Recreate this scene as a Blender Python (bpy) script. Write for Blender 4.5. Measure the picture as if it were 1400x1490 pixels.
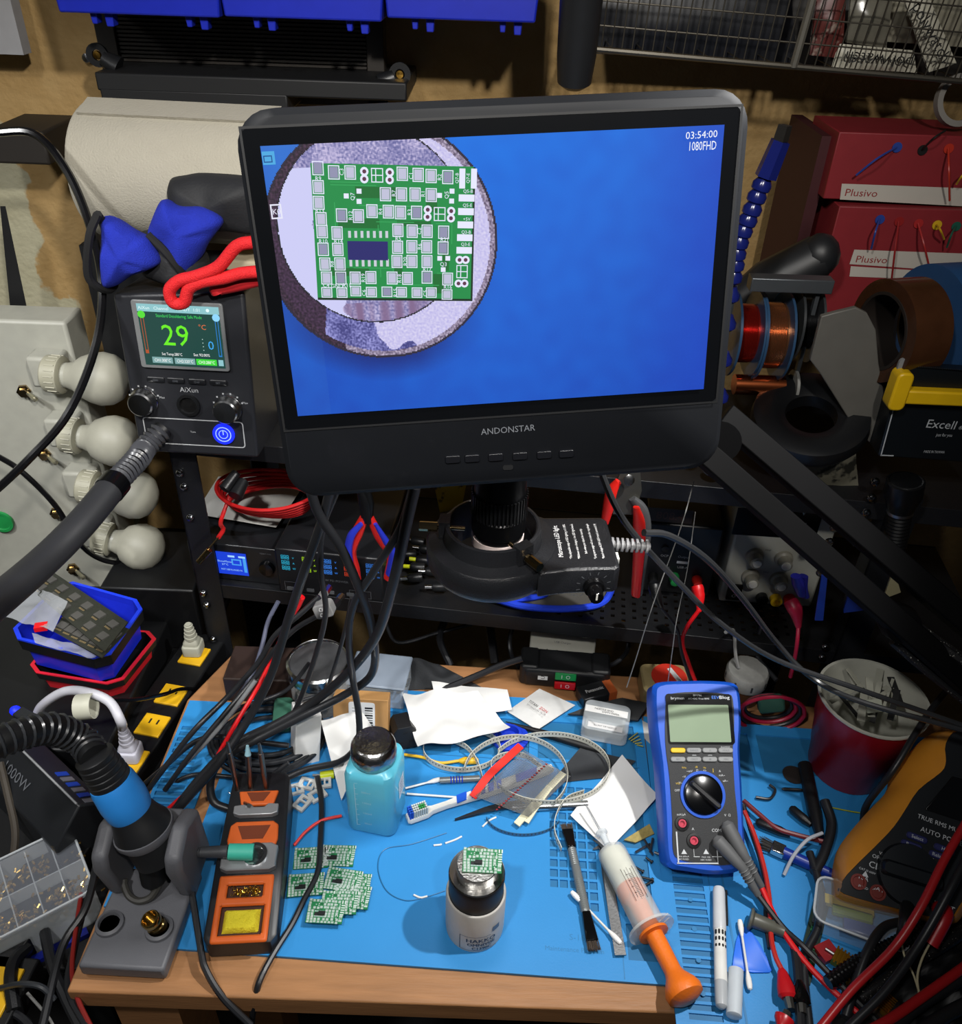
import bpy, math, random
from math import sin, cos, pi, radians, atan2, hypot, sqrt, floor
from mathutils import Matrix, Vector, noise
random.seed(7)
SC = bpy.context.scene
for o in list(bpy.data.objects): bpy.data.objects.remove(o)
V = Vector
# ---------------- camera ----------------
FPX, HC = 1250.0, 0.79
PITCH, ROLL = radians(35), radians(2.0)
_f = V((0, cos(PITCH), -sin(PITCH))); _r = V((1, 0, 0)); _u = _r.cross(_f)
_R = cos(ROLL)*_r + sin(ROLL)*_u; _U = -sin(ROLL)*_r + cos(ROLL)*_u
CAM = V((0, 0, HC))
cd = bpy.data.cameras.new('camera'); co = bpy.data.objects.new('camera', cd); SC.collection.objects.link(co)
cd.sensor_fit = 'HORIZONTAL'; cd.sensor_width = 36; cd.lens = 36*FPX/1400; cd.clip_start = .01
m = Matrix((( _R.x, _U.x, -_f.x, 0), (_R.y, _U.y, -_f.y, 0), (_R.z, _U.z, -_f.z, HC), (0, 0, 0, 1)))
co.matrix_world = m
SC.camera = co
# ---------------- world, lights, exposure ----------------
w = bpy.data.worlds.new('world'); SC.world = w; w.use_nodes = True
w.node_tree.nodes['Background'].inputs[0].default_value = (.55, .6, .7, 1)
w.node_tree.nodes['Background'].inputs[1].default_value = .05
def lamp(name, kind, loc, to, power, col=(1, 1, 1), **kw):
    l = bpy.data.lights.new(name, kind); l.energy = power; l.color = col
    for k, v in kw.items(): setattr(l, k, v)
    o = bpy.data.objects.new(name, l); SC.collection.objects.link(o); o.location = loc
    o.rotation_euler = (V(to)-V(loc)).to_track_quat('-Z', 'Y').to_euler()
    return o
lamp('bench_lamp_light', 'SPOT', (.44, .46, 1.0), (-.12, .57, 0), 38, (1, .985, .96), spot_size=radians(54), spot_blend=.45, shadow_soft_size=.014)
lamp('room_light', 'AREA', (.22, -.20, 1.22), (-.26, 1.1, .55), 3.1, (1, .96, .90), shape='DISK', size=.06, spread=radians(80))
lamp('ring_leds', 'SPOT', (.0155, .497, .402), (.01, .50, 0), 1.8, (.95, .98, 1), spot_size=radians(100), spot_blend=.8, shadow_soft_size=.035)
lamp('shelf_side_light', 'AREA', (-.28, -.12, 1.30), (-.14, .92, .12), 2.1, (1, .98, .95), shape='DISK', size=.08, spread=radians(75))
lamp('left_fill_light', 'AREA', (-.75, .35, .95), (-.60, .95, .0), 1.5, (1, 1, 1), shape='DISK', size=.10, spread=radians(80))
SC.view_settings.view_transform = 'Standard'; SC.view_settings.look = 'None'
SC.view_settings.gamma = 1; SC.view_settings.use_curve_mapping = False; SC.view_settings.exposure = 0
# ---------------- projection helpers (photo pixel -> point in the place) ----------------
def ray(px, py): return _f + _R*((px-700)/FPX) - _U*((py-745)/FPX)
def Z(px, py, z=0): d = ray(px, py); return CAM + d*((z-HC)/d.z)
def Y(px, py, y): d = ray(px, py); return CAM + d*(y/d.y)
def PL(px, py, o, n): d = ray(px, py); return CAM + d*((o-CAM).dot(n)/d.dot(n))
# ---------------- materials ----------------
def lin(c):
    if isinstance(c, str): c = [int(c[i:i+2], 16)/255 for i in (0, 2, 4)]
    return tuple((x/12.92 if x <= .04045 else ((x+.055)/1.055)**2.4) for x in c[:3]) + (1,)
MATS = {}
def mat(name, col='808080', rough=.5, metal=0, emit=0, var=.12, scale=60, bump=0, bscale=400, trans=0, alpha=1, vc=False, spec=.5, coat=0, stretch=None, ior=1.45, two=None, thr=.5, sheen=0):
    if name in MATS: return MATS[name]
    m = bpy.data.materials.new(name); m.use_nodes = True; nt = m.node_tree; N = nt.nodes; L = nt.links
    b = N['Principled BSDF']; b.inputs['Roughness'].default_value = rough; b.inputs['Metallic'].default_value = metal
    b.inputs['Specular IOR Level'].default_value = spec; b.inputs['IOR'].default_value = ior
    b.inputs['Transmission Weight'].default_value = trans; b.inputs['Alpha'].default_value = alpha; b.inputs['Coat Weight'].default_value = coat
    b.inputs['Sheen Weight'].default_value = sheen
    tc = N.new('ShaderNodeTexCoord'); co_ = tc.outputs['Object']
    if stretch:
        mp = N.new('ShaderNodeMapping'); mp.inputs['Scale'].default_value = stretch; L.new(co_, mp.inputs['Vector']); co_ = mp.outputs[0]
    c = lin(col)
    if vc:
        at = N.new('ShaderNodeAttribute'); at.attribute_name = 'Col'; src = at.outputs['Color']
    else:
        src = None
    if emit:
        if src: L.new(src, b.inputs['Emission Color']); b.inputs['Base Color'].default_value = (.01, .01, .01, 1)
        else: b.inputs['Emission Color'].default_value = c; b.inputs['Base Color'].default_value = c
        b.inputs['Emission Strength'].default_value = emit
    else:
        nz = N.new('ShaderNodeTexNoise'); nz.inputs['Scale'].default_value = scale; nz.inputs['Detail'].default_value = 5
        L.new(co_, nz.inputs['Vector'])
        mx = N.new('ShaderNodeMix'); mx.data_type = 'RGBA'
        if two:
            rp = N.new('ShaderNodeMapRange'); rp.inputs[1].default_value = thr-.04; rp.inputs[2].default_value = thr+.04
            L.new(nz.outputs[0], rp.inputs[0]); L.new(rp.outputs[0], mx.inputs[0])
            mx.inputs[6].default_value = c; mx.inputs[7].default_value = lin(two)
        else:
            L.new(nz.outputs[0], mx.inputs[0])
            if vc:
                mx.blend_type = 'MULTIPLY'; L.new(src, mx.inputs[6]); mx.inputs[7].default_value = (1-var,)*3 + (1,)
            else:
                mx.inputs[6].default_value = tuple(min(1, x*(1+var)) for x in c[:3]) + (1,)
                mx.inputs[7].default_value = tuple(x*(1-var) for x in c[:3]) + (1,)
        L.new(mx.outputs[2], b.inputs['Base Color'])
    if bump:
        n2 = N.new('ShaderNodeTexNoise'); n2.inputs['Scale'].default_value = bscale; L.new(co_, n2.inputs['Vector'])
        bp = N.new('ShaderNodeBump'); bp.inputs['Strength'].default_value = bump; bp.inputs['Distance'].default_value = .001
        L.new(n2.outputs[0], bp.inputs['Height']); L.new(bp.outputs[0], b.inputs['Normal'])
    MATS[name] = m; return m
black = mat('black_plastic', '141517', .38, bump=.15, bscale=900)
matte = mat('matte_black', '0c0d0f', .55)
cabm = mat('cable_rubber', '1f2023', .38)
dgrey = mat('dark_grey_plastic', '36383c', .5, bump=.2, bscale=1200)
grey = mat('grey_plastic', '77797b', .45)
white = mat('white_plastic', 'd9d9d4', .4)
offw = mat('ivory_plastic', 'c4c3b2', .45)
chrome = mat('chrome', 'c9c9c9', .18, 1)
steel = mat('brushed_steel', '9a9a9a', .35, 1)
redm = mat('red_rubber', 'd01218', .4)
bluem = mat('blue_plastic', '1236c8', .4)
navy = mat('navy_plastic', '0a1a80', .4)
yellow = mat('yellow_plastic', 'e0b51c', .4)
brass = mat('brass', 'c79a45', .22, 1)
copper = mat('copper', 'b8633a', .25, 1)
orange = mat('orange_silicone', 'c85a1e', .5)
paper = mat('white_paper', 'dcdcda', .7, var=.04, scale=30)
clear = mat('clear_plastic', 'e6ecf0', .12, trans=0, alpha=.28)
frost = mat('frosted_plastic', 'dfe6ea', .35, alpha=.55)
glass = mat('clear_glass', 'f4f8f8', .05, alpha=.22)
printm = mat('white_print', 'd8d8d8', .6)
blackpr = mat('black_print', '111111', .6)
green = mat('green_plastic', '1f8a45', .4)
vcm = mat('coloured_print', vc=True, rough=.5, var=.06)
vcs = mat('lit_screen', vc=True, emit=1.0, rough=.4, spec=.04)
# ---------------- mesh builder ----------------
_txt = {}
def text_geo(s):
    if s in _txt: return _txt[s]
    cu = bpy.data.curves.new('t', 'FONT'); cu.body = s; cu.size = 1.4; cu.resolution_u = 2
    ob = bpy.data.objects.new('t', cu); SC.collection.objects.link(ob)
    dg = bpy.context.evaluated_depsgraph_get(); me = bpy.data.meshes.new_from_object(ob.evaluated_get(dg))
    vs = [tuple(v.co) for v in me.vertices]; fs = [tuple(p.vertices) for p in me.polygons]
    bpy.data.objects.remove(ob); bpy.data.curves.remove(cu); bpy.data.meshes.remove(me)
    wd = max([v[0] for v in vs] or [0])
    _txt[s] = (vs, fs, wd); return _txt[s]
def spline(pts, sub):
    pts = [V(p) for p in pts]
    if len(pts) < 3 or sub <= 1: return pts
    out = []; q = [pts[0]*2-pts[1]] + pts + [pts[-1]*2-pts[-2]]
    for i in range(1, len(q)-2):
        a, b, c, d = q[i-1:i+3]
        for k in range(sub):
            t = k/sub
            out.append(.5*((2*b)+(c-a)*t+(2*a-5*b+4*c-d)*t*t+(3*b-a-3*c+d)*t**3))
    out.append(pts[-1]); return out
def frame(o, x, y):
    x = V(x).normalized(); z = x.cross(V(y)).normalized(); y = z.cross(x); o = V(o)
    return Matrix(((x.x, y.x, z.x, o.x), (x.y, y.y, z.y, o.y), (x.z, y.z, z.z, o.z), (0, 0, 0, 1)))
def rot(rx=0, ry=0, rz=0, loc=(0, 0, 0)):
    return Matrix.Translation(loc) @ Matrix.Rotation(radians(rz), 4, 'Z') @ Matrix.Rotation(radians(ry), 4, 'Y') @ Matrix.Rotation(radians(rx), 4, 'X')
def rrect(w, h, r, n=4, cx=0, cy=0):
    p = []
    for (sx, sy, a0) in ((1, 1, 0), (-1, 1, 90), (-1, -1, 180), (1, -1, 270)):
        for k in range(n+1):
            a = radians(a0+90*k/n); p.append((cx+sx*(w/2-r)+r*cos(a), cy+sy*(h/2-r)+r*sin(a)))
    return p
def circ(r, n=24, cx=0, cy=0): return [(cx+r*cos(2*pi*i/n), cy+r*sin(2*pi*i/n)) for i in range(n)]
class G:
    def __init__(s, M=None): s.v = []; s.f = []; s.c = []; s.col = (1, 1, 1, 1); s.M = M or Matrix()
    def C(s, c): s.col = lin(c) if isinstance(c, str) else tuple(c)[:3]+(1,); return s
    def add(s, vs, fs, M=None):
        n = len(s.v); T = s.M @ M if M else s.M
        s.v += [T @ V(p) for p in vs]
        s.f += [tuple(i+n for i in f) for f in fs]; s.c += [s.col]*len(fs); return s
    def box(s, x0, x1, y0, y1, z0, z1, M=None):
        return s.add([(x, y, z) for z in (z0, z1) for y in (y0, y1) for x in (x0, x1)],
              [(0, 2, 3, 1), (4, 5, 7, 6), (0, 1, 5, 4), (2, 6, 7, 3), (0, 4, 6, 2), (1, 3, 7, 5)], M)
    def cb(s, c, d, rz=0, rx=0, ry=0):
        a, b, e = d[0]/2, d[1]/2, d[2]/2; return s.box(-a, a, -b, b, -e, e, rot(rx, ry, rz, c))
    def prism(s, poly, z0, z1, M=None, inset=0, iz=0):
        n = len(poly); vs = [(x, y, z0) for x, y in poly]; fs = [tuple(range(n))[::-1]]
        cx = sum(p[0] for p in poly)/n; cy = sum(p[1] for p in poly)/n
        vs += [(x, y, z1-iz) for x, y in poly]
        fs += [(i, (i+1) % n, n+(i+1) % n, n+i) for i in range(n)]; top = n
        if inset:
            w = max(abs(p[0]-cx) for p in poly); h = max(abs(p[1]-cy) for p in poly)
            vs += [(cx+(x-cx)*(1-inset/w), cy+(y-cy)*(1-inset/h), z1) for x, y in poly]
            fs += [(n+i, n+(i+1) % n, 2*n+(i+1) % n, 2*n+i) for i in range(n)]; top = 2*n
        fs.append(tuple(range(top, top+n))); return s.add(vs, fs, M)
    def cyl(s, p0, p1, r0, r1=None, n=14):
        r1 = r0 if r1 is None else r1; p0 = V(p0); p1 = V(p1); q = (p1-p0).to_track_quat('Z', 'Y').to_matrix()
        vs = [p0+q@V((r0*cos(2*pi*i/n), r0*sin(2*pi*i/n), 0)) for i in range(n)]+[p1+q@V((r1*cos(2*pi*i/n), r1*sin(2*pi*i/n), 0)) for i in range(n)]
        return s.add(vs, [(i, (i+1) % n, n+(i+1) % n, n+i) for i in range(n)]+[tuple(range(n))[::-1], tuple(range(n, 2*n))])
    def lathe(s, prof, c=(0, 0, 0), n=28, ax=(0, 0, 1), sx=1, sy=1, caps=True):
        q = V(ax).to_track_quat('Z', 'Y').to_matrix(); c = V(c); k = len(prof)
        vs = [c+q@V((sx*r*cos(2*pi*i/n), sy*r*sin(2*pi*i/n), z)) for r, z in prof for i in range(n)]
        fs = [(j*n+i, j*n+(i+1) % n, (j+1)*n+(i+1) % n, (j+1)*n+i) for j in range(k-1) for i in range(n)]
        if caps:
            if prof[0][0] > 1e-6: fs.append(tuple(range(n))[::-1])
            if prof[-1][0] > 1e-6: fs.append(tuple(range((k-1)*n, k*n)))
        return s.add(vs, fs)
    def ball(s, c, r, n=14, M=None):
        if not hasattr(r, '__len__'): r = (r, r, r)
        k = max(6, n//2); vs = []; fs = []
        for j in range(k+1):
            a = pi*j/k
            for i in range(n): vs.append((c[0]+r[0]*sin(a)*cos(2*pi*i/n), c[1]+r[1]*sin(a)*sin(2*pi*i/n), c[2]-r[2]*cos(a)))
        for j in range(k):
            for i in range(n): fs.append((j*n+i, j*n+(i+1) % n, (j+1)*n+(i+1) % n, (j+1)*n+i))
        return s.add(vs, fs, M)
    def sweep(s, pts, prof, up=None, closed=False, scale=None):
        pts = [V(p) for p in pts]; m = len(prof); n = len(pts); vs = []; N = None
        for i, p in enumerate(pts):
            if closed: t = pts[(i+1) % n]-pts[i-1]
            else: t = pts[min(i+1, n-1)]-pts[max(i-1, 0)]
            if t.length < 1e-9: t = V((0, 0, 1))
            t.normalize()
            if up is not None:
                u = V(up[i]) if isinstance(up, list) else V(up)
                side = t.cross(u)
                if side.length < 1e-6: side = V((1, 0, 0))
                side.normalize(); N2 = side.cross(t)
            else:
                if N is None:
                    N = t.orthogonal().normalized()
                else:
                    N = N-t*N.dot(t)
                    N = N.normalized() if N.length > 1e-6 else t.orthogonal().normalized()
                side = t.cross(N); N2 = N
            k = scale[i] if scale else 1
            for a, b in prof: vs.append(p+side*a*k+N2*b*k)
        fs = [(i*m+j, i*m+(j+1) % m, ((i+1) % n)*m+(j+1) % m, ((i+1) % n)*m+j) for i in range(n if closed else n-1) for j in range(m)]
        if not closed: fs += [tuple(range(m))[::-1], tuple(range((n-1)*m, n*m))]
        return s.add(vs, fs)
    def tube(s, pts, r, n=8, sub=6, closed=False):
        return s.sweep(spline(pts, sub), [(r*cos(2*pi*i/n), r*sin(2*pi*i/n)) for i in range(n)], closed=closed)
    def ribbon(s, pts, w, t, up, sub=6):
        return s.sweep(spline(pts, sub), [(-w/2, -t/2), (w/2, -t/2), (w/2, t/2), (-w/2, t/2)], up=up)
    def quad(s, x, y, w, h, z=0, M=None):  # centred flat rectangle
        return s.add([(x-w/2, y-h/2, z), (x+w/2, y-h/2, z), (x+w/2, y+h/2, z), (x-w/2, y+h/2, z)], [(0, 1, 2, 3)], M)
    def poly(s, pts, M=None): return s.add([p if len(p) == 3 else (p[0], p[1], 0) for p in pts], [tuple(range(len(pts)))], M)
    def fr(s, x, y, w, h, t, z=0, M=None):  # flat rectangular outline
        s.quad(x, y+h/2-t/2, w, t, z, M); s.quad(x, y-h/2+t/2, w, t, z, M); s.quad(x-w/2+t/2, y, t, h-2*t, z, M); return s.quad(x+w/2-t/2, y, t, h-2*t, z, M)
    def text(s, t, h, x=0, y=0, z=0, M=None, align='c', wid=None, a=0):
        vs, fs, wd = text_geo(t); k = h; kx = h if not wid else wid/max(wd, 1e-6)
        ox = {'c': -wd/2, 'l': 0, 'r': -wd}[align]
        T = Matrix.Translation((x, y, z)) @ Matrix.Rotation(radians(a), 4, 'Z')
        if M: T = M @ T
        return s.add([((p[0]+ox)*kx, (p[1]-.5)*k, 0) for p in vs], fs, T)
    def holed(s, x0, x1, y0, y1, holes, z0, z1, M=None):
        xs = sorted({x0, x1} | {h[0] for h in holes} | {h[1] for h in holes}); ys = sorted({y0, y1} | {h[2] for h in holes} | {h[3] for h in holes})
        nx, ny = len(xs)-1, len(ys)-1; S = [[1]*ny for _ in range(nx)]
        ix = {x: i for i, x in enumerate(xs)}; iy = {y: i for i, y in enumerate(ys)}
        for h in holes:
            for i in range(ix[h[0]], ix[h[1]]):
                for j in range(iy[h[2]], iy[h[3]]): S[i][j] = 0
        g = lambda i, j: 0 <= i < nx and 0 <= j < ny and S[i][j]
        for i in range(nx):
            for j in range(ny):
                if not S[i][j]: continue
                a, b, c, d = xs[i], xs[i+1], ys[j], ys[j+1]
                s.add([(a, c, z1), (b, c, z1), (b, d, z1), (a, d, z1), (a, c, z0), (b, c, z0), (b, d, z0), (a, d, z0)],
                  [(0, 1, 2, 3), (7, 6, 5, 4)] + ([] if g(i, j-1) else [(4, 5, 1, 0)]) + ([] if g(i+1, j) else [(5, 6, 2, 1)]) + ([] if g(i, j+1) else [(6, 7, 3, 2)]) + ([] if g(i-1, j) else [(7, 4, 0, 3)]), M)
        return s
    def sheet(s, nx, ny, fn, t=.0003):
        T = [fn(i/nx, j/ny) for j in range(ny+1) for i in range(nx+1)]; T = [V(p) for p in T]; n = len(T); w = nx+1; fs = []
        vs = T + [p-V((0, 0, t)) for p in T]
        for j in range(ny):
            for i in range(nx):
                a = j*w+i; fs += [(a, a+1, a+w+1, a+w), (n+a, n+a+w, n+a+w+1, n+a+1)]
        for i in range(nx): fs += [(i, n+i, n+i+1, i+1), (ny*w+i, ny*w+i+1, n+ny*w+i+1, n+ny*w+i)]
        for j in range(ny): a = j*w; b = a+nx; fs += [(a, a+w, n+a+w, n+a), (b, n+b, n+b+w, b+w)]
        return s.add(vs, fs)
    def build(s, name, m, parent=None, label=None, cat=None, group=None, kind=None, bevel=0, smooth=40, seg=2):
        me = bpy.data.meshes.new(name); vs = s.v; org = V((0, 0, 0))
        if parent is None and vs:
            xs = [v.x for v in vs]; ys = [v.y for v in vs]; org = V(((min(xs)+max(xs))/2, (min(ys)+max(ys))/2, min(v.z for v in vs)))
        me.from_pydata([v-org for v in vs], [], s.f)
        me.attributes.new('Col', 'FLOAT_COLOR', 'FACE').data.foreach_set('color', [x for c in s.c for x in c])
        for p in me.polygons: p.use_smooth = smooth > 0
        if smooth > 0: me.set_sharp_from_angle(angle=radians(smooth))
        me.materials.append(m); o = bpy.data.objects.new(name, me); o.location = org; SC.collection.objects.link(o)
        if parent: o.parent = parent
        if bevel:
            b = o.modifiers.new('b', 'BEVEL'); b.width = bevel; b.segments = seg; b.limit_method = 'ANGLE'; b.angle_limit = radians(40)
        tag(o, label, cat, group, kind); return o
def tag(o, label=None, cat=None, group=None, kind=None):
    if label: o['label'] = label
    if cat: o['category'] = cat
    if group: o['group'] = group
    if kind: o['kind'] = kind
def T(name, label, cat, loc=(0, 0, 0), rz=0, M=None, group=None):
    o = bpy.data.objects.new(name, None); o.empty_display_size = .01; SC.collection.objects.link(o)
    if M: o.location = M.to_translation(); o.rotation_euler = M.to_euler()
    else: o.location = loc; o.rotation_euler = (0, 0, radians(rz))
    tag(o, label, cat, group); return o
def copy_tree(o, parent=None):
    c = o.copy(); SC.collection.objects.link(c); c.parent = parent
    for ch in list(o.children): copy_tree(ch, c)
    return c
def cable(name, label, cat, pts, r, m=None, mode='y', group=None, sub=8, n=8):
    P = [Y(*p) if mode == 'y' else (Z(*p) if mode == 'z' else V(p)) for p in pts]
    return G().tube(P, r, n, sub).build(name, m or cabm, None, label, cat, group)
# ================= setting =================
wallm = bpy.data.materials.new('plaster'); wallm.use_nodes = True
def plaster():
    nt = wallm.node_tree; N = nt.nodes; L = nt.links; b = N['Principled BSDF']; b.inputs['Roughness'].default_value = .85
    g = N.new('ShaderNodeNewGeometry'); sp = N.new('ShaderNodeSeparateXYZ'); L.new(g.outputs['Position'], sp.inputs[0])
    n1 = N.new('ShaderNodeTexNoise'); n1.inputs['Scale'].default_value = 9; n1.inputs['Detail'].default_value = 8; L.new(g.outputs['Position'], n1.inputs['Vector'])
    # painted part towards the left, bare ochre plaster to the right, with a ragged edge
    a = N.new('ShaderNodeMath'); a.operation = 'MULTIPLY_ADD'; a.inputs[1].default_value = .22; L.new(n1.outputs[0], a.inputs[0])
    zz = N.new('ShaderNodeMath'); zz.operation = 'MULTIPLY_ADD'; zz.inputs[1].default_value = .08; L.new(sp.outputs[2], zz.inputs[0]); L.new(sp.outputs[0], zz.inputs[2]); L.new(zz.outputs[0], a.inputs[2])
    r = N.new('ShaderNodeMapRange'); r.inputs[1].default_value = -.462; r.inputs[2].default_value = -.457; L.new(a.outputs[0], r.inputs[0])
    n2 = N.new('ShaderNodeTexNoise'); n2.inputs['Scale'].default_value = 30; n2.inputs['Detail'].default_value = 8; L.new(g.outputs['Position'], n2.inputs['Vector'])
    m1 = N.new('ShaderNodeMix'); m1.data_type = 'RGBA'; L.new(n2.outputs[0], m1.inputs[0]); m1.inputs[6].default_value = lin('a58a5c'); m1.inputs[7].default_value = lin('8a6c3c')
    m2 = N.new('ShaderNodeMix'); m2.data_type = 'RGBA'; L.new(n2.outputs[0], m2.inputs[0]); m2.inputs[6].default_value = lin('a8a48c'); m2.inputs[7].default_value = lin('948f74')
    m3 = N.new('ShaderNodeMix'); m3.data_type = 'RGBA'; L.new(r.outputs[0], m3.inputs[0]); L.new(m2.outputs[2], m3.inputs[6]); L.new(m1.outputs[2], m3.inputs[7])
    L.new(m3.outputs[2], b.inputs['Base Color'])
    n3 = N.new('ShaderNodeTexNoise'); n3.inputs['Scale'].default_value = 120; n3.inputs['Detail'].default_value = 4; L.new(g.outputs['Position'], n3.inputs['Vector'])
    bp = N.new('ShaderNodeBump'); bp.inputs['Strength'].default_value = .5; bp.inputs['Distance'].default_value = .004; L.new(n3.outputs[0], bp.inputs['Height']); L.new(bp.outputs[0], b.inputs['Normal'])
plaster()
WY = 1.16
G().box(-1.1, 1.3, WY, WY+.1, -.76, 1.9).build('wall_back', wallm, kind='structure', smooth=0)
G().box(-1.2, -1.1, -1, WY+.1, -.76, 1.9).build('wall_left', wallm, kind='structure', smooth=0)
G().box(1.3, 1.4, -1, WY+.1, -.76, 1.9).build('wall_right', wallm, kind='structure', smooth=0)
G().box(-1.2, 1.4, -1, WY+.1, -.80, -.76).build('floor', mat('dark_floor', '1a1a1c', .7, scale=8), kind='structure', smooth=0)
# workbench
wood = mat('bench_wood', '9c6f48', .5, var=.35, scale=14, stretch=(1, 9, 9), bump=.25, bscale=60)
wb = T('workbench', 'long wooden workbench top carrying the blue mats and tools', 'workbench', (.2, .6, -.76))
G(rot(loc=(-.2, -.6, .76))).prism([(-.352, .372), (.95, .372), (.95, .69), (.365, .745), (.27, .778), (-.312, .80), (-.348, .715)], -.030, -.0035).build('top', wood, wb, bevel=.002)
for x in (-.30, .90):
    for y in (.42, .64): G(rot(loc=(-.2, -.6, .76))).box(x-.03, x+.03, y-.03, y+.03, -.76, -.030).build('leg', wood, wb)
# silicone mats
sil = mat('blue_silicone', '2b84c4', .5, var=.05, scale=25, bump=.1, bscale=500)
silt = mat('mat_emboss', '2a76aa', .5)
sild = mat('dark_blue_recess', '226896', .55)
th = -2.2
mm = T('soldering_mat', 'large blue silicone work mat under the bottle and round canister stand', 'mat', (.190, .394, -.0035), th)
W_, D_ = .475, .335
cells = []
for i in range(5):
    for j in range(13):
        x = -.112+i*.0098; y = .065+j*.0112
        if (j < 2 and i < 3) is False: cells.append((round(x, 5), round(x+.0078, 5), round(y, 5), round(y+.0084, 5)))
tr = [(-.040, -.012, .02, .055), (-.040, -.012, .062, .13), (-.040, -.012, .137, .20), (-.125, -.045, .245, .30), (-.215, -.135, .245, .30), (-.305, -.225, .245, .30), (-.04, -.012, .207, .30)]
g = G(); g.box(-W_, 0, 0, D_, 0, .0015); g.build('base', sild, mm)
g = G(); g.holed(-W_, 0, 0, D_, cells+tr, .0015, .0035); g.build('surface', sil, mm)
g = G(); g.box(-.0455, -.0445, .002, D_-.01, .0035, .0037); g.box(-W_+.01, -.01, .2395, .2405, .0035, .0042); g.build('ridge', silt, mm)
g = G(); g.text('S-160', .006, -.085, .038, .00365); g.text('Maintenance Platform', .0045, -.09, .026, .00365); g.build('lettering', silt, mm)
# right mat, ladder strip along its left edge
m2 = T('soldering_mat', 'second blue silicone mat with a ladder strip, under the marker pen on the right', 'mat', (.1915, .352, -.0035), -3)
lad = [(.006, .036, round(.014+i*.0082, 5), round(.0195+i*.0082, 5)) for i in range(34)]
tr2 = [(.05, .115, .29, .345), (.125, .20, .29, .345), (.21, .30, .29, .345)]
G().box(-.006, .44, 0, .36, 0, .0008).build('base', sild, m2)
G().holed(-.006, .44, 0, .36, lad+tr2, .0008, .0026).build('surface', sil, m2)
G().box(.0415, .0425, .002, .35, .0026, .0030).box(.055, .057, .002, .28, .0026, .003).build('ridge', silt, m2)
g = G()
for i in range(12): g.cyl((.021, .007+i*.03, .0026), (.021, .007+i*.03, .0032), .0024, n=10)
g.build('stud', silt, m2, kind='stuff')
m3 = T('soldering_mat', 'left blue silicone mat under the tangle of black cables', 'mat', (-.348, .45, -.0035), -1)
lad = [(.004, .034, round(.012+i*.0082, 5), round(.0175+i*.0082, 5)) for i in range(26)]
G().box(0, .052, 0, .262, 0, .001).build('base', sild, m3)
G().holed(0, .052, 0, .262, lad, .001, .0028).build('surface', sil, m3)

# ================= monitor of the digital microscope =================
_x = V((1.012, .119, .053)).normalized(); _y = V((-.08, .148, .965)); _n = _x.cross(_y).normalized(); _y = _n.cross(_x)
MO = V((.005, .444, .632)); MM = frame(MO, _x, _y); MI = MM.inverted()
def S(px, py): q = MI @ PL(px, py, MO, _n); return q.x, q.y
mon = T('monitor', 'big black monitor showing a magnified green circuit board on blue', 'monitor', M=MM)
ox0, oy1 = S(338, 160); ox1, _ = S(1090, 150); _, oy0 = S(720, 702)
cxm, cym, wm, hm = (ox0+ox1)/2, (oy0+oy1)/2, ox1-ox0, oy1-oy0
g = G(); g.prism(rrect(wm, hm, .018, 6, cxm, cym), -.026, .004, inset=.003, iz=.003)
g.build('housing', mat('monitor_plastic', '0e1014', .6, spec=.25), mon, bevel=0)
c4 = [S(378, 212), S(1047, 181), S(1022, 562), S(437, 601)]
sx0 = (c4[0][0]+c4[3][0])/2; sx1 = (c4[1][0]+c4[2][0])/2; sy1 = (c4[0][1]+c4[1][1])/2; sy0 = (c4[2][1]+c4[3][1])/2
g = G()
bz = .009
g.fr((sx0+sx1)/2, (sy0+sy1)/2, sx1-sx0+2*bz, sy1-sy0+2*bz, .0012, .0046); g.build('bezel_groove', matte, mon)
g = G(); g.prism(rrect(sx1-sx0+.016, sy1-sy0+.016, .003, 3, (sx0+sx1)/2, (sy0+sy1)/2), .0035, .0044); g.build('bezel', mat('gloss_black', '060709', .2), mon)
def mix(a, b, t): t = max(0, min(1, t)); return tuple(x+(y-x)*t for x, y in zip(a, b))
NXs, NYs = 400, 234
Mo = Matrix(((1, 0, 0, 0), (0, 1, 0, 0), (0, 0, 1, 0), (0, 0, 0, 1)))
ca = S(555, 352); ce = S(719, 345); RO = hypot(ce[0]-ca[0], ce[1]-ca[1]); ci = S(543, 330); RI = hypot(S(679, 325)[0]-ci[0], S(679, 325)[1]-ci[1])
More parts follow.
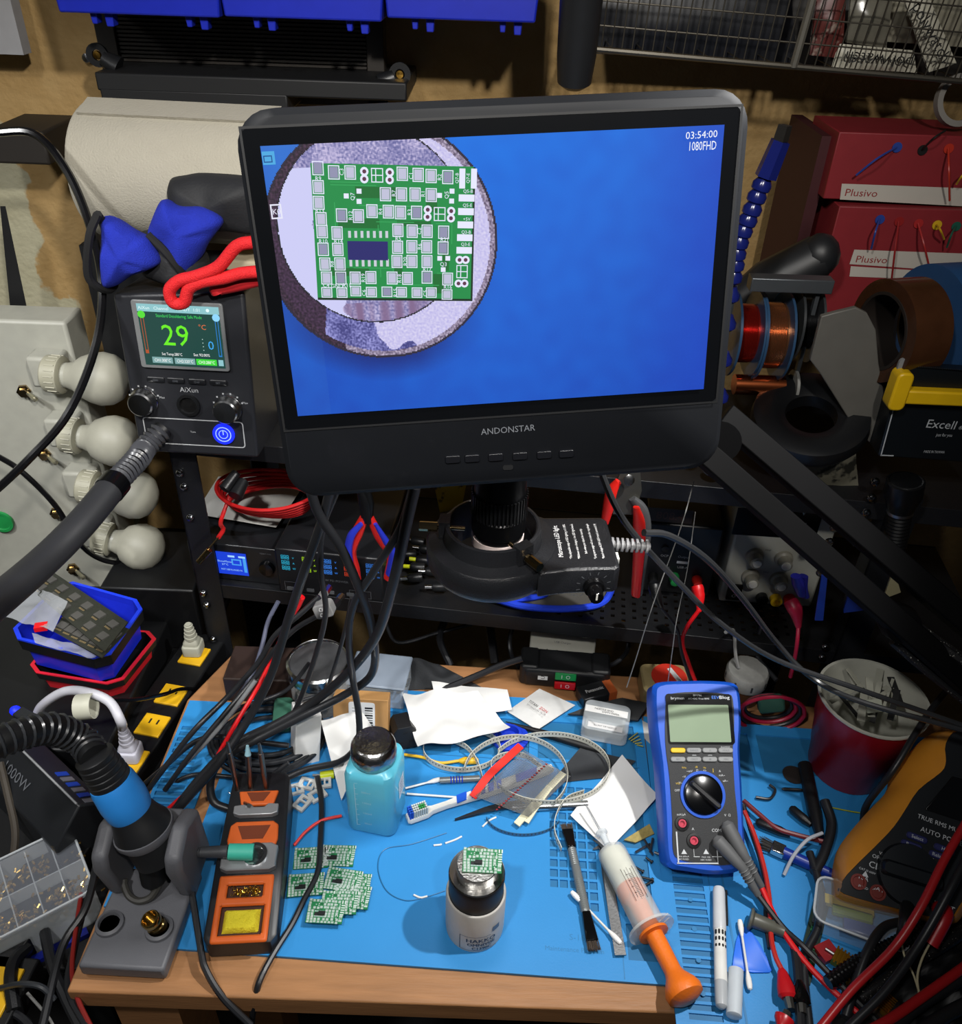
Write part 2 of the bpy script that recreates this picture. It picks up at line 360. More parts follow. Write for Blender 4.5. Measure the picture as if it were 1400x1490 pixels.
def screen_col(x, y):
    u = (x-sx0)/(sx1-sx0); v = (y-sy0)/(sy1-sy0); n1 = noise.noise(V((x*90, y*90, 0))); n2 = noise.noise(V((x*900, y*900, 3))); n3 = noise.noise(V((x*300, y*30, 7)))
    d = hypot(x-ca[0], y-ca[1])/RO; di = hypot(x-ci[0], y-ci[1])/RI; lf = max(0, (ca[0]-x)/RO); dn = max(0, (ca[1]-y)/RO)
    if d > 1.0:
        c = mix((.0, .26, .70), (0, .46, .90), .35+.5*v-.5*abs(u-.45)+n1*.12)
        sh = max(0, 1-(d-1)/.25)*max(0, min(1, (.5-u)*5))*max(0, min(1, (.55-v)*3)); c = mix(c, (.0, .06, .35), .7*sh)
        if u < .08: c = mix(c, (.45, .5, .75), .5*max(0, v-.5)+.1)
        if u > .8: c = mix(c, (0, .22, .72), (u-.8)*3)
        if d < 1.02: c = (.15, .12, .2)
        return mix(c, (0, .4, .95), .08*n2)
    if d > .955: return mix((.35, .3, .4), (.75, .7, .8), .5+n2) if lf < .4 else mix((.1, .06, .12), (.3, .2, .3), .5+n2)
    if di > 1:
        if lf > .55+.06*n1: return mix((.14, .08, .16), (.30, .20, .32), .5+n2)
        if lf+.5*dn > .48+.15*n1 and lf > -.1 and dn > .2: return mix((.25, .25, .5), (.6, .6, .85), .5+n2+n1)
        return mix((.72, .70, .90), (.86, .84, .95), .5+n2*.8)
    if di > .985: return (.08, .08, .12)
    c = mix((.40, .40, .62), (.78, .74, .88), .5+n2*.9+n1*.4)
    if dn > .5: c = mix(c, (.5, .4, .55), .5+n3)
    if (ci[0]-x)/RI+.35*(abs(y-ci[1])/RI) > .62+.25*n1 and y < ci[1]+RI*.62: c = (.80, .80, .96)
    return c
vs = []; fs = []; cs = []
for j in range(NYs+1):
    for i in range(NXs+1): vs.append((sx0+(sx1-sx0)*i/NXs, sy0+(sy1-sy0)*j/NYs, .0050))
for j in range(NYs):
    for i in range(NXs):
        a = j*(NXs+1)+i; fs.append((a, a+1, a+NXs+2, a+NXs+1)); k = screen_col(sx0+(sx1-sx0)*(i+.5)/NXs, sy0+(sy1-sy0)*(j+.5)/NYs); cs.append(lin(k))
g = G(); g.v = [V(p) for p in vs]; g.f = fs; g.c = cs
g.build('screen', vcs, mon, smooth=0, label='lit screen with the magnified board')
# picture of the circuit board on the screen
def _cp(L): return [(480+x/2.917, y/2.917) for x, y in L]
def _uv(px, py): return (px-455.5+(py-236)*-.0)/230.5-.012*((py-335)/98), (py-236-(px-453)*.012)/195
def pcb_art(g, W, H, z, dz, detail=True, pad='d9dde0', sil='e8ecec', base='148a3c', dark='0e6a2c', chipc='20206a'):
    """board face, centred at origin, W x H, drawn with flat quads; layout follows the magnified view"""
    def X(px, py): u, v = _uv(px, py); return (u-.5)*W
    def Yv(px, py): u, v = _uv(px, py); return (.5-v)*H
    kx, ky = W/230.5, H/195
    def q(px, py, w, h, k): g.quad(X(px, py), Yv(px, py), w*kx, h*ky, z+dz*k)
    g.C(dark)
    for (x, y, w, h) in ((545, 276, 60, 16), (520, 320, 60, 14), (600, 320, 50, 8), (648, 360, 10, 60), (578, 385, 12, 30), (505, 392, 60, 12), (640, 410, 18, 30), (625, 290, 16, 26)): q(x, y, w, h, .6)
    P = _cp([(15, 725), (82, 725), (297, 728), (363, 732), (417, 736), (487, 740), (228, 812), (295, 812), (352, 812), (420, 814), (45, 900), (115, 903), (172, 882), (241, 884), (292, 887), (360, 887), (25, 975), (282, 962), (343, 966), (407, 966), (478, 970),
        (27, 1045), (282, 1035), (343, 1033), (407, 1033), (478, 1038), (35, 1108), (280, 1097), (345, 1097), (410, 1097), (38, 1170), (100, 1170), (168, 1168), (260, 1170), (327, 1172), (412, 1167), (503, 1175), (42, 1235), (102, 1228), (170, 1233), (238, 1232), (302, 1234), (370, 1236), (433, 1236), (503, 1245)])
    P += [(463, 243), (463, 269), (463, 291), (466, 314), (467, 332), (468, 358), (470, 380), (472, 401), (472, 423)]
    for i, (x, y) in enumerate(P):
        h = 13 if y > 418 else 16.5
        g.C(sil); g.fr(X(x, y), Yv(x, y), 16.0*kx, (h+3)*ky, 1.3*kx, z+dz)
        g.C(pad if (i*7) % 5 or not detail else '8f90ae'); q(x, y, 11.5, h-1.5, 1.2)
    g.C(sil)
    for x, y in _cp([(570, 825), (570, 882), (570, 938), (570, 993), (570, 1048)]): q(x, y, 23, 10, 1)
    for x, y in _cp([(548, 745), (597, 745)]): q(x, y, 8.5, 28, 1)
    for x, y in _cp([(455, 815), (507, 797), (507, 838), (65, 820), (118, 800), (118, 842), (465, 1083), (500, 1083), (482, 1133)]): q(x, y, 7, 7, 1)
    for (x, y, dx, dy) in [(*p, 0, 5.2) for p in _cp([(140, 735), (245, 738), (407, 890), (507, 895)])]+[(*p, 4.6, 0) for p in _cp([(565, 1090), (565, 1195)])]:
        for d in (-1, 1):
            a, b = x+dx*d, y+dy*d
            g.C(sil); g.poly([(X(a, b)+6*kx*cos(t*pi/6), Yv(a, b)+6*kx*sin(t*pi/6), z+dz) for t in range(12)])
            g.C('5c3048' if detail else pad); g.poly([(X(a, b)+3.0*kx*cos(t*pi/4), Yv(a, b)+3.0*kx*sin(t*pi/4), z+dz*1.4) for t in range(8)])
    g.C(sil)
    for (x, y) in _cp([(193, 735), (458, 893), (565, 1142)]): g.fr(X(x, y), Yv(x, y), 17*kx, 20*ky, 1.3*kx, z+dz); q(x, y, 16, 1.3, 1.1); q(x-2, y, 1.3, 18, 1.1)
    for i in range(7):
        g.C('c8ccd8'); q(506.5+i*9, 336, 4, 10, 1.5); q(508+i*9, 378, 4, 11, 1.5)
    g.C(chipc); q(533, 360, 59, 28, 2)
    if detail:
        g.C(sil)
        for (t, x, y, a) in (('R9', 463, 257, 0), ('R13', 464, 302, 0), ('R10', 468, 346, 0), ('R14', 490, 346, 0), ('R8', 480, 380, 90), ('C4', 471, 412, 0), ('C3', 496, 248, 90), ('C1', 594, 253, 90), ('R2', 635, 254, 90), ('R7', 570, 277, 90), ('R1', 612, 278, 90), ('Q5', 646, 279, 90), ('Q7', 511, 282, 90), ('R12', 508, 309, 90), ('R4', 551, 303, 90), ('R3', 593, 304, 90), ('C2', 608, 331, 90), ('R21', 645, 343, 0), ('R5', 577, 342, 0), ('R6', 609, 354, 90), ('R20', 588, 376, 90), ('R17', 621, 388, 0), ('Q3', 645, 380, 0), ('R16', 653, 415, 0), ('C6', 527, 424, 90), ('R19', 526, 401, 90), ('R18', 580, 402, 90), ('R15', 574, 424, 90), ('C5', 619, 425, 90), ('GND', 487, 413, 0), ('R11', 501, 412, 0)):
            g.text(t, 6.0*ky, X(x, y), Yv(x, y), z+dz*1.6, a=a)
        for (t, x, y, a) in (('Q7-B', 660, 255, 90), ('Q7-E', 676, 255, 90), ('Q5-B', 677, 273, 0), ('Q5-E', 677, 293, 0), ('+5V', 677, 313, 0), ('Q3-B', 677, 332, 0), ('Q3-E', 677, 350, 0)): g.text(t, 4.8*ky, X(x, y), Yv(x, y), z+dz*1.6, a=a)
        g.C('30a458')
        for (a, b, c, d) in ((480, 262, 550, 262), (480, 266, 545, 266), (486, 290, 486, 330), (520, 295, 620, 295), (545, 318, 600, 318), (548, 322, 548, 334), (570, 350, 570, 392), (512, 386, 572, 386), (552, 386, 552, 400), (632, 320, 656, 320), (656, 320, 656, 350), (636, 394, 650, 394), (480, 390, 480, 410), (560, 412, 640, 412)):
            q((a+c)/2, (b+d)/2, max(abs(c-a), 1.1), max(abs(d-b), 1.1), .8)
bl = [S(453, 236), S(688, 239), S(686, 434), S(461, 430)]
bcx = sum(p[0] for p in bl)/4; bcy = sum(p[1] for p in bl)/4; bW = hypot(bl[1][0]-bl[0][0], bl[1][1]-bl[0][1]); bH = hypot(bl[0][0]-bl[3][0], bl[0][1]-bl[3][1])
ang = atan2(bl[2][1]-bl[3][1], bl[2][0]-bl[3][0])*.5+atan2(bl[1][1]-bl[0][1], bl[1][0]-bl[0][0])*.5
g = G(Matrix.Translation((bcx, bcy, 0)) @ Matrix.Rotation(ang, 4, 'Z')); g.C('0a2a14').quad(.0005, -.0007, bW+.001, bH+.001, .00505); g.C('158a44').quad(0, 0, bW, bH, .0052)
pcb_art(g, bW, bH, .0052, .00006, pad='bfc0d8', sil='e6e8ff')
g.build('board_picture', vcs, mon, smooth=0)
g = G(); g.C('eef4ff')
x, y = S(1016, 195); g.text('03:54:00', .0034, x, y, .0053, a=1); x, y = S(1017, 211); g.text('1080FHD', .0042, x, y, .0053, wid=.0145)
g.build('screen_lettering', vcs, mon, smooth=0); g = G()
x, y = S(404, 306); g.C('e8e8f8').fr(x, y, .0055, .007, .0007, .0053); g.text('K0', .0026, x, y, .0053)
g.build('battery_icon', vcs, mon, smooth=0); g = G()
x, y = S(393, 229); g.C('49a8e0').quad(x, y, .006, .006, .0053); g.C('0a4a90').fr(x-.0004, y-.0004, .0042, .0032, .0005, .0055)
g.build('camera_icon', vcs, mon, smooth=0)
x, y = S(738, 621); G().text('ANDONSTAR', .0038, x, y, .0045, wid=.031, a=1).build('lettering', mat('dim_print', '5b5e63', .5), mon)
g = G()
for px in (658, 686, 720, 755, 790, 822):
    x, y = S(px, 660-(px-740)*.05); g.prism(rrect(.0085, .0045, .001, 2, x, y), .0035, .0052)
for px in (658, 686, 720, 755, 790, 822):
    pass
g.build('button', mat('monitor_button', '0b0c10', .35), mon, bevel=.0003)
x, y = S(738, 676); G().prism(rrect(.006, .003, .0012, 3, x, y), .0035, .0046).build('sensor_window', matte, mon)
G().prism(circ(.02, 20, cxm, cym-.02), -.045, -.026).build('rear_mount', matte, mon)
# ---------------- microscope lens body + ring light ----------------
RL = Y(716, 792, .50)
mic = T('microscope', 'black microscope lens barrel hanging under the monitor', 'microscope', (RL.x+.004, RL.y+.004, RL.z-.004))
g = G(); g.lathe([(.0175, .010), (.0185, .012), (.0185, .016), (.0195, .017), (.0195, .030), (.0185, .031), (.0185, .085)], n=40); g.build('barrel', mat('anodised_black', '0f1012', .3, .4), mic)
g = G()
for i in range(44): a = 2*pi*i/44; g.cb((.0198*cos(a), .0198*sin(a), .040), (.0009, .0014, .018), rz=a*180/pi)
g.build('knurling', mat('knurl', '17181a', .35, .3), mic, kind='stuff')
G().lathe([(.0170, .004), (.0190, .0045), (.0190, .0118), (.0175, .012)], n=40).build('lens_ring', mat('pale_ring', 'd8c8c4', .3), mic)
rl = T('ring_light', 'round black microscope ring light with dimmer box and printed instructions', 'ring light', (RL.x, RL.y, RL.z-.014))
g = G(); n = 48
prof = [(.031, .0), (.044, -.004), (.0475, .002), (.048, .016), (.046, .019), (.036, .0205), (.0345, .0325), (.0325, .033), (.0315, .0325), (.031, .02)]
k = len(prof); vs = [(r*cos(2*pi*i/n), r*sin(2*pi*i/n), z) for r, z in prof for i in range(n)]
g.add(vs, [(j*n+i, j*n+(i+1) % n, ((j+1) % k)*n+(i+1) % n, ((j+1) % k)*n+i) for j in range(k) for i in range(n)])
rim = mat('speckled_black', '1a1b1e', .3, var=.5, scale=900, bump=.35, bscale=1500)
g.build('ring_housing', rim, rl)
A = rot(rz=4)
g = G(A); g.prism([(.030, -.040), (.050, -.0365), (.068, -.0355), (.085, -.0355), (.0885, -.032), (.0885, .024), (.085, .028), (.040, .028), (.020, .040), (.03, .0)], -.003, .0185, inset=.002, iz=.002)
g.build('dimmer_box', rim, rl, bevel=.0015)
g = G(A)
Mt = lambda x, y: rot(rz=90, loc=(x, y, .0188))
g.text('Microscope LED light', .0036, M=Mt(.0475, -.003), wid=.038)
for i, s in enumerate(('*The adjustable range of LED lighting is 0-100%.', '*Without color changed, the LED light beads', 'fade when you adjust the intensity.', '*Long-term usage will not make the ring dangle', '*Rated voltage:AC85V-265V rated current:0.1A')):
    g.text(s, .0019, M=Mt(.0545+i*.0058, -.003), wid=.042 if i != 2 else .030)
g.build('lettering', printm, rl)
kb = T.__call__ if False else None
gk = G(A @ rot(rx=90, loc=(.070, -.0362, .004)))
gk.lathe([(.0075, 0), (.0072, .004), (.0055, .0045), (.0052, .013), (.0046, .014)], n=20); kn = gk.build('dimmer_knob', mat('glossy_knob', '0a0a0b', .12), rl)
g = G(A @ rot(rx=90, loc=(.070, -.0359, .004)))
for i in range(9):
    a = radians(-30+i*30); g.quad(0, .0112, .0006, .0026, .0003, Matrix.Rotation(a-pi/2+.3, 4, 'Z'))
g.text('Max', .002, -.013, -.008, .0003); g.build('dial_marks', mat('faint_print', '55585c', .6), rl)
G(A @ rot(rx=90, loc=(.070, -.0362, .004))).box(-.0006, .0006, -.001, .0045, .0139, .0145).build('pointer', white, kn)
for i, a in enumerate((-52, 178, 62)):
    c, s_ = cos(radians(a)), sin(radians(a)); g = G()
    g.cyl((c*.020, s_*.020, .027), (c*.040, s_*.040, .027), .0016); g.cyl((c*.040, s_*.040, .027), (c*.053, s_*.053, .027), .0036, n=8)
    g.build('thumb_screw', mat('aged_brass', '9a8460', .2, 1), rl)
    G().cb((c*.0345, s_*.0345, .028), (.008, .012, .014), rz=a).build('screw_lug', rim, rl)
G(A).cb((.0895, -.012, .006), (.004, .008, .012)).build('rocker_switch', white, rl)
# cord boot + cable
p0 = RL+V((.089, .008, -.002))
g = G()
for i in range(8): g.lathe([(.0052, 0), (.0052, .0017), (.003, .0018), (.003, .0034)], p0+V((.0036*i-.001, -.0002*i, -.0)), 12, ax=(1, -.03, 0))
g.build('cord_boot', mat('grey_boot', '88888a', .4), None, 'ribbed grey strain relief on the ring light power cord', 'strain relief')
cable('power_cable', 'pale glossy power cord running from the ring light boot down to the right', 'cable', [(937, 775, .498), (975, 780, .51), (1030, 815, .54), (1080, 870, .58), (1130, 935, .62), (1180, 985, .61), (1250, 1020, .58), (1400, 1062, .54)], .0027, mat('satin_cord', '2e2f31', .25))
cable('power_cable', 'black cord crossing in front of the red pliers from behind the monitor', 'cable', [(872, 680, .56), (895, 735, .55), (925, 780, .55), (985, 845, .56), (1050, 908, .58), (1130, 960, .60), (1250, 1003, .59), (1400, 1055, .56)], .0026, mat('satin_cord', '2e2f31', .25))
# ================= things on the work mat =================
class Face:
    """photo pixel -> local x, y on the plane z=h of a thing's frame"""
    def __init__(s, M): s.M = M; s.I = M.inverted(); s.n = V((M[0][2], M[1][2], M[2][2])); s.o = M.to_translation()
    def __call__(s, px, py, h=0): q = s.I @ PL(px, py, s.o+s.n*h, s.n); return q.x, q.y
# --- vise stand (canister) ---
vs_ = T('vise_stand', 'round white ball-vise stand with black ring and steel top, in the middle of the mat', 'vise', (.0076, .4445, 0))
G().lathe([(.0262, 0), (.0272, .001), (.0277, .008), (.0277, .056), (.0270, .058), (.0253, .058), (.0250, .055), (.0250, .045)], n=44).build('cup', mat('vise_enamel', 'b9b6b0', .45, bump=.1), vs_)
G().lathe([(.0248, .043), (.0250, .075), (.0254, .080), (.0254, .085), (.0250, .0865)], n=44).build('collar', matte, vs_)
G().lathe([(.0180, .0865), (.0248, .0865), (.0250, .0872), (.0244, .0880), (.0190, .0872)], n=44).build('rim', chrome, vs_)
G().lathe([(.0183, .083), (.0183, .0985), (.0177, .0992), (.0004, .0992)], n=40).build('steel_disc', mat('turned_steel', 'b4b1ac', .3, 1, bump=.3, bscale=500), vs_)
g = G()
def wrap(g, R, z, a0, s, h, k=1):   # lettering wrapped around a cylinder
    vs, fs, wd = text_geo(s)
    g.add([(R*sin(a0+(p[0]-wd/2)*h*k/R), -R*cos(a0+(p[0]-wd/2)*h*k/R), z+p[1]*h-.5*h) for p in vs], fs)
g.C('1a2a44'); R_ = .0281; a0 = .22
for e_ in (-.004, .008): wrap(g, R_+e_*.001, .0208, a0+e_, 'HAKKO', .0056, 1.05); wrap(g, R_+e_*.001, .0142, a0+.02+e_, 'OMNIVISE', .0044, 1.0); wrap(g, R_+e_*.001, .0082, a0+.03+e_, 'C1390C', .0040)
for (z0, z1, b0, b1) in ((.0045, .0050, -.50, .80), (.0265, .0270, -.50, .55), (.0045, .0270, -.51, -.49)):
    n = 8; g.add([(R_*sin(b0+(b1-b0)*i/n), -R_*cos(b0+(b1-b0)*i/n), z) for z in (z0, z1) for i in range(n+1)], [(i, i+1, n+2+i, n+1+i) for i in range(n)])
g.C('5a6a80'); n = 6; g.add([(R_*sin(.62+.28*i/n), -R_*cos(.62+.28*i/n), z) for z in (.030, .037) for i in range(n+1)], [(i, i+1, n+2+i, n+1+i) for i in range(n)])
g.build('label_print', vcm, vs_, smooth=0)
# --- small circuit boards ---
def board(name, label, W, H, loc, rz, group=None):
    b = T(name, label, 'circuit board', loc, rz, group=group)
    G().box(-W/2, W/2, -H/2, H/2, 0, .0014).build('substrate', mat('pcb_green', '11663a', .35), b, smooth=0)
    g = G(); g.C('157040').quad(0, 0, W, H, .00142); pcb_art(g, W, H, .00146, .00003, detail=False, pad='a9b5b0', sil='bcc8c2', base='157040', dark='0e5a30', chipc='1c1c1e'); g.build('pads_and_print', vcm, b, smooth=0)
    G().box(-.19*W, -.0*W, -.19*H, -.03*H, .0015, .0032).build('chip', matte, b)
    return b
b0 = board('circuit_board', 'small green circuit board lying on the steel top of the round vise', .0345, .0235, (.0120, .4465, .0996), -1)
spots = [(453, 1249, 6, 'small green board at the upper left of the board pile'), (491, 1246, 1, 'small green board at the upper right of the board pile'),
         (513, 1288, 0, 'small green board peeking out at the right of the pile'), (445, 1288, 7, 'small green board at the far left of the pile, just below the top row'),
         (499, 1281, -7, 'small green board in the centre of the pile with its chip showing'), (512, 1306, -2, 'small green board whose edge strip sticks out furthest right'),
         (494, 1314, 1, 'small green board mostly hidden under the bottom board'), (474, 1327, -1, 'small green board lying uppermost at the bottom of the pile')]
hid = [0, 0, .0016, .0016, .0034, .0034, .0052, .0070]
for (px, py, a, lb), z in zip(spots, hid):
    c = copy_tree(b0); c.location = Z(px, py, z+.0004)+V((0, 0, 0)); c.rotation_euler = (0, 0, radians(a)); tag(c, lb, group='pile of green boards')
# --- solvent bottle ---
bt = T('solvent_bottle', 'square light blue plastic bottle with a round metal pump lid', 'bottle', (-.0985, .5625, 0), -10)
w2 = .0262
g = G(); R0 = rrect(.0515, .0515, .009, 5)
k = len(R0); lv = [(0, .93), (.003, 1), (.083, 1), (.090, .93), (.094, .72), (.095, .55)]
vs = [(x*s, y*s, z) for z, s in lv for x, y in R0]
g.add(vs, [(j*k+i, j*k+(i+1) % k, (j+1)*k+(i+1) % k, (j+1)*k+i) for j in range(len(lv)-1) for i in range(k)]+[tuple(range(k))[::-1], tuple(range((len(lv)-1)*k, len(lv)*k))])
g.build('body', mat('cyan_bottle', '5fc0d8', .35, var=.05, coat=.3), bt)
G().lathe([(.0215, .093), (.0228, .0945), (.0232, .104), (.0225, .110), (.0205, .1125), (.0195, .1135), (.020, .115), (.018, .1165), (.0004, .1150)], n=40).build('metal_lid', mat('scuffed_chrome', 'a9a8a6', .22, 1, var=.4, scale=120, bump=.35, bscale=300), bt)
Mf = frame((0, -.02585, 0), (1, 0, 0), (0, 0, 1)); Mr = frame((.02585, 0, 0), (0, 1, 0), (0, 0, 1))
g = G(); g.quad(-.0135, .046, .0006, .066, .0002, Mf)
for i in range(9): g.quad(-.0125 if i % 2 else -.0118, .014+i*.0083, .0022 if i % 2 else .0036, .0006, .0002, Mf)
for i, s in enumerate(('50ml', '100ml', '150ml', '200ml')): g.text(s, .0028, -.002, .018+i*.0167, .0002, M=Mf)
g.build('graduations', mat('pale_print', 'b4dce8', .6), bt)
g = G(); g.C('dfe4ea').quad(.004, .050, .017, .026, .0002, Mr); g.C('555566'); 
for i in range(5): g.quad(.004, .042+i*.004, .011, .0012, .0003, Mr)
g.build('sticker', vcm, bt, smooth=0)
# --- soldering iron holder ---
hs = T('iron_holder', 'black soldering iron holder with orange tip trays, brass wool and yellow sponge', 'iron holder', (-.2045, .4055, 0), 5)
g = G(); prof = [(-.030, -.003), (.030, -.003), (.032, .02), (.030, .08), (.026, .165), (-.026, .165), (-.030, .08), (-.032, .02)]
vs = []; L_ = [(0, 0), (.024, 0), (.028, .001)]
sid = [(-.028, .002), (.028, .002), (.0325, .008), (.0325, .075), (.029, .165), (.024, .172), (-.024, .172), (-.029, .165), (-.0325, .075), (-.0325, .008)]
hgt = lambda y: .022+.022*max(0, min(1, y/.172))
n = len(sid)
vs = [(x, y, 0) for x, y in sid]+[(x, y, hgt(y)-.002) for x, y in sid]+[(x*.93, y*.97+.002, hgt(y)) for x, y in sid]
g.add(vs, [tuple(range(n))[::-1]]+[(i, (i+1) % n, n+(i+1) % n, n+i) for i in range(n)]+[(n+i, n+(i+1) % n, 2*n+(i+1) % n, 2*n+i) for i in range(n)]+[tuple(range(2*n, 3*n))])
g.build('base', mat('holder_black', '1b1c1f', .4), hs)
sl = math.atan(.022/.172)*180/pi
HM = Matrix.Translation((0, 0, .0222)) @ Matrix.Rotation(radians(sl), 4, 'X')   # sloping top face
fh = 0.0
g = G(HM); g.holed(-.0255, .0255, .0, .062, [(-.0165, .0165, .041, .0525), (-.0195, .0195, .007, .033)], 0, .005); g.build('front_tray', orange, hs, bevel=.0022)
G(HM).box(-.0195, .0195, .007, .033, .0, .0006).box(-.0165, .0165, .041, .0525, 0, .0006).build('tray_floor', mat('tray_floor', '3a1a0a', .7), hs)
g = G(HM)
def lump(u, v):
    x = -.0165+.033*u; y = .0095+.021*v; e = min(u, v, 1-u, 1-v)
    return (x, y, .0005+min(1, e*9)*(.0052+.0012*noise.noise(V((x*350, y*350, 2)))))
g.sheet(22, 14, lump, .0004); g.build('sponge', mat('yellow_sponge', 'd9c828', .8, bump=1, bscale=700), hs)
g = G(HM); rnd = random.Random(3)
for i in range(60):
    x = rnd.uniform(-.013, .013); y = rnd.uniform(.043, .0505); a = rnd.uniform(0, 6.28); r = rnd.uniform(.001, .0026)
    g.tube([(x+r*cos(a+t), y+r*sin(a+t)*.8, .0012+rnd.uniform(0, .0025)) for t in (0, 1.2, 2.4, 3.6)], .00035, 4, 2)
g.build('brass_wool', mat('brass_wool', 'c9a040', .25, 1), hs, kind='stuff')
g = G(HM); g.prism([(-.023, .092), (.023, .092), (.0245, .098), (.0235, .113), (.018, .117), (-.018, .117), (-.0235, .113), (-.0245, .098)], -.001, .003); g.build('middle_tray', orange, hs, bevel=.0015)
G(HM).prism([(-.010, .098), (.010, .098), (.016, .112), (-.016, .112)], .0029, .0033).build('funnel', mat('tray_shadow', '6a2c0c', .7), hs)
G(HM).prism([(-.026, .068), (-.02, .065), (.02, .065), (.026, .068), (.0265, .088), (.020, .0915), (-.020, .0915), (-.0265, .088)], .0005, .0085, inset=.001, iz=.001).build('metal_saddle', mat('silver_saddle', 'a0a2a5', .35, .6), hs)
G(HM).lathe([(.0115, 0), (.0115, .0025), (.0085, .0025), (.0085, 0)], (.006, .079, .0085), 24).build('saddle_ring', chrome, hs)
g = G(HM); g.prism([(-.016, .134), (.016, .134), (.020, .150), (-.020, .150)], -.001, .0035); g.build('rear_tray', orange, hs, bevel=.0015)
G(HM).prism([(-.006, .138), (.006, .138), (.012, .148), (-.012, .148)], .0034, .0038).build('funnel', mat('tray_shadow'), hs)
g = G(HM); g.prism([(-.022, .124), (-.016, .1215), (.016, .1215), (.022, .124), (.022, .133), (.012, .134), (.008, .130), (-.002, .130), (-.006, .134), (-.022, .132)], 0, .007); g.build('tip_bar', mat('silver_saddle'), hs, bevel=.0008)
for i, (px, py, qx, qy) in enumerate(((331, 1080, 346, 1152), (360, 1085, 364, 1150), (377, 1082, 388, 1150))):
    a = Z(qx, qy, .040); b = Y(px, py, a.y+.012); d = (b-a); 
    tp = T('soldering_tip', ('steel soldering tip cartridge standing leftmost in the holder', 'steel soldering tip cartridge with pale blue sleeve, in the middle of three', 'steel soldering tip cartridge standing rightmost of the three')[i], 'soldering tip', a, group='spare soldering tips')
    G().cyl((0, 0, -.01), d*.8, .0028, n=12).build('shaft', mat('heat_tinted_steel', 'a08c80', .3, 1), tp)
    G().cyl(d*.8, d, .0033 if i == 1 else .0022, .0015, n=12).build('tip', mat('pale_sleeve', '8fb8c4', .4) if i == 1 else steel, tp)
# handle resting across the saddle
HW = lambda x, y, z: hs_m @ (HM @ V((x, y, z)))
hs_m = Matrix.Translation((-.2045, .4055, 0)) @ Matrix.Rotation(radians(5), 4, 'Z')
hd = T('soldering_iron', 'soldering iron handle with green grip lying across the black holder', 'soldering iron', HW(0, .079, .012))
o = V(HW(0, .079, .012)); 
a = HW(.005, .079, .014)-o; b = HW(-.018, .079, .017)-o; c = HW(-.044, .080, .016)-o
G().cyl(a, b, .0078, .0075, n=20).build('grip', mat('teal_grip', '3cb09a', .55), hd)
G().cyl(b, c, .0062, .0050, n=20).build('handle', dgrey, hd)
e = [c, c+V((-.009, 0, -.002)), c+V((-.014, -.002, -.012)), c+V((-.012, -.010, -.024))]
G().tube(e, .0048, 12, 6).build('strain_relief', dgrey, hd)
P0 = e[-1]+o
cable('iron_cable', 'black iron cable curving down in front of the orange tray holder over the bench edge', 'cable', [P0, Z(292, 1380, .012), Z(300, 1412, .008), Z(325, 1452, -.005), V(Y(365, 1492, .36))], .0031, mode='w')
t3 = T('spare_tip', 'thin pointed steel tip leaning on the notched silver bar of the iron holder', 'soldering tip', Z(362, 1172, .05))
G().cyl((0, 0, 0), Y(345, 1163, .555)-Z(362, 1172, .05), .002, .0018, n=10).build('shaft', steel, t3)
G().lathe([(.0016, 0), (.0022, .002), (.0012, .003), (.002, .005), (.0010, .006), (.0004, .012)], Y(345, 1163, .555)-Z(362, 1172, .05), 10, ax=(-.7, .3, .5)).build('tip', chrome, t3)
# --- hot air gun stand ---
st = T('hot_air_stand', 'dark grey desktop stand holding the hot air gun, with two nozzle wells', 'stand', (-.305, .432, 0), 0)
sg = mat('stand_grey', '5c5d62', .5, bump=.15, bscale=900, var=.08)
q = lambda px, py, z: Z(px, py, z)-V((-.305, .432, 0))
zb = .017
bp = [q(112, 1405, zb), q(238, 1412, zb), q(292, 1262, zb), q(178, 1262, zb)]
g = G(); g.prism([(p.x, p.y) for p in bp], 0, zb); g.build('base', sg, st, bevel=.003)
# arched bracket: two cheeks and a roof
ck = lambda pts, x0, x1: [(x, y, z) for x in (x0, x1) for y, z in pts]
xL, xR = bp[3].x, bp[2].x+.004
sidep = [(.020, zb), (.075, zb), (.070, .085), (.040, .100), (.012, .088), (.008, .070)]
for (x0, x1) in ((xL-.002, xL+.013), (xR-.016, xR)):
    n = len(sidep); g = G(); g.add(ck(sidep, x0, x1), [tuple(range(n))[::-1], tuple(range(n, 2*n))]+[(i, (i+1) % n, n+(i+1) % n, n+i) for i in range(n)]); g.build('cheek', sg, st, bevel=.005, seg=3)
g = G(); g.box(xL+.012, xR-.015, .050, .073, zb, .080); g.build('back_wall', sg, st, bevel=.003)
nz = q(225, 1215, .09)
g = G(); g.lathe([(.024, -.006), (.027, 0), (.027, .004), (.023, .005), (.023, -.006)], (( xL+xR)/2, .038, .092), 32, ax=(-.25, .15, 1)); g.build('collar', sg, st)
for i, (px, py) in enumerate(((160, 1345), (232, 1352))):
    c = q(px, py, zb); g = G(); g.lathe([(.0130, 0), (.0125, .003), (.0098, .0045), (.0092, .003), (.0088, -.004)], c, 28, caps=False); g.build('nozzle_well', sg, st)
    G().lathe([(.0088, .0004), (.0001, .0004)], c, 20).build('well_floor', matte, st)
c = q(208, 1302, zb)
g = G(); g.tube([c+V((-.0165, .006, .016)), c+V((-.0160, .002, .012)), c+V((-.010, -.005, .005)), c+V((0, -.008, .003)), c+V((.010, -.005, .005)), c+V((.016, .002, .012)), c+V((.0165, .006, .016))], .0034, 8, 5)
g.build('cradle', mat('cradle', '3c3b38', .45), st)
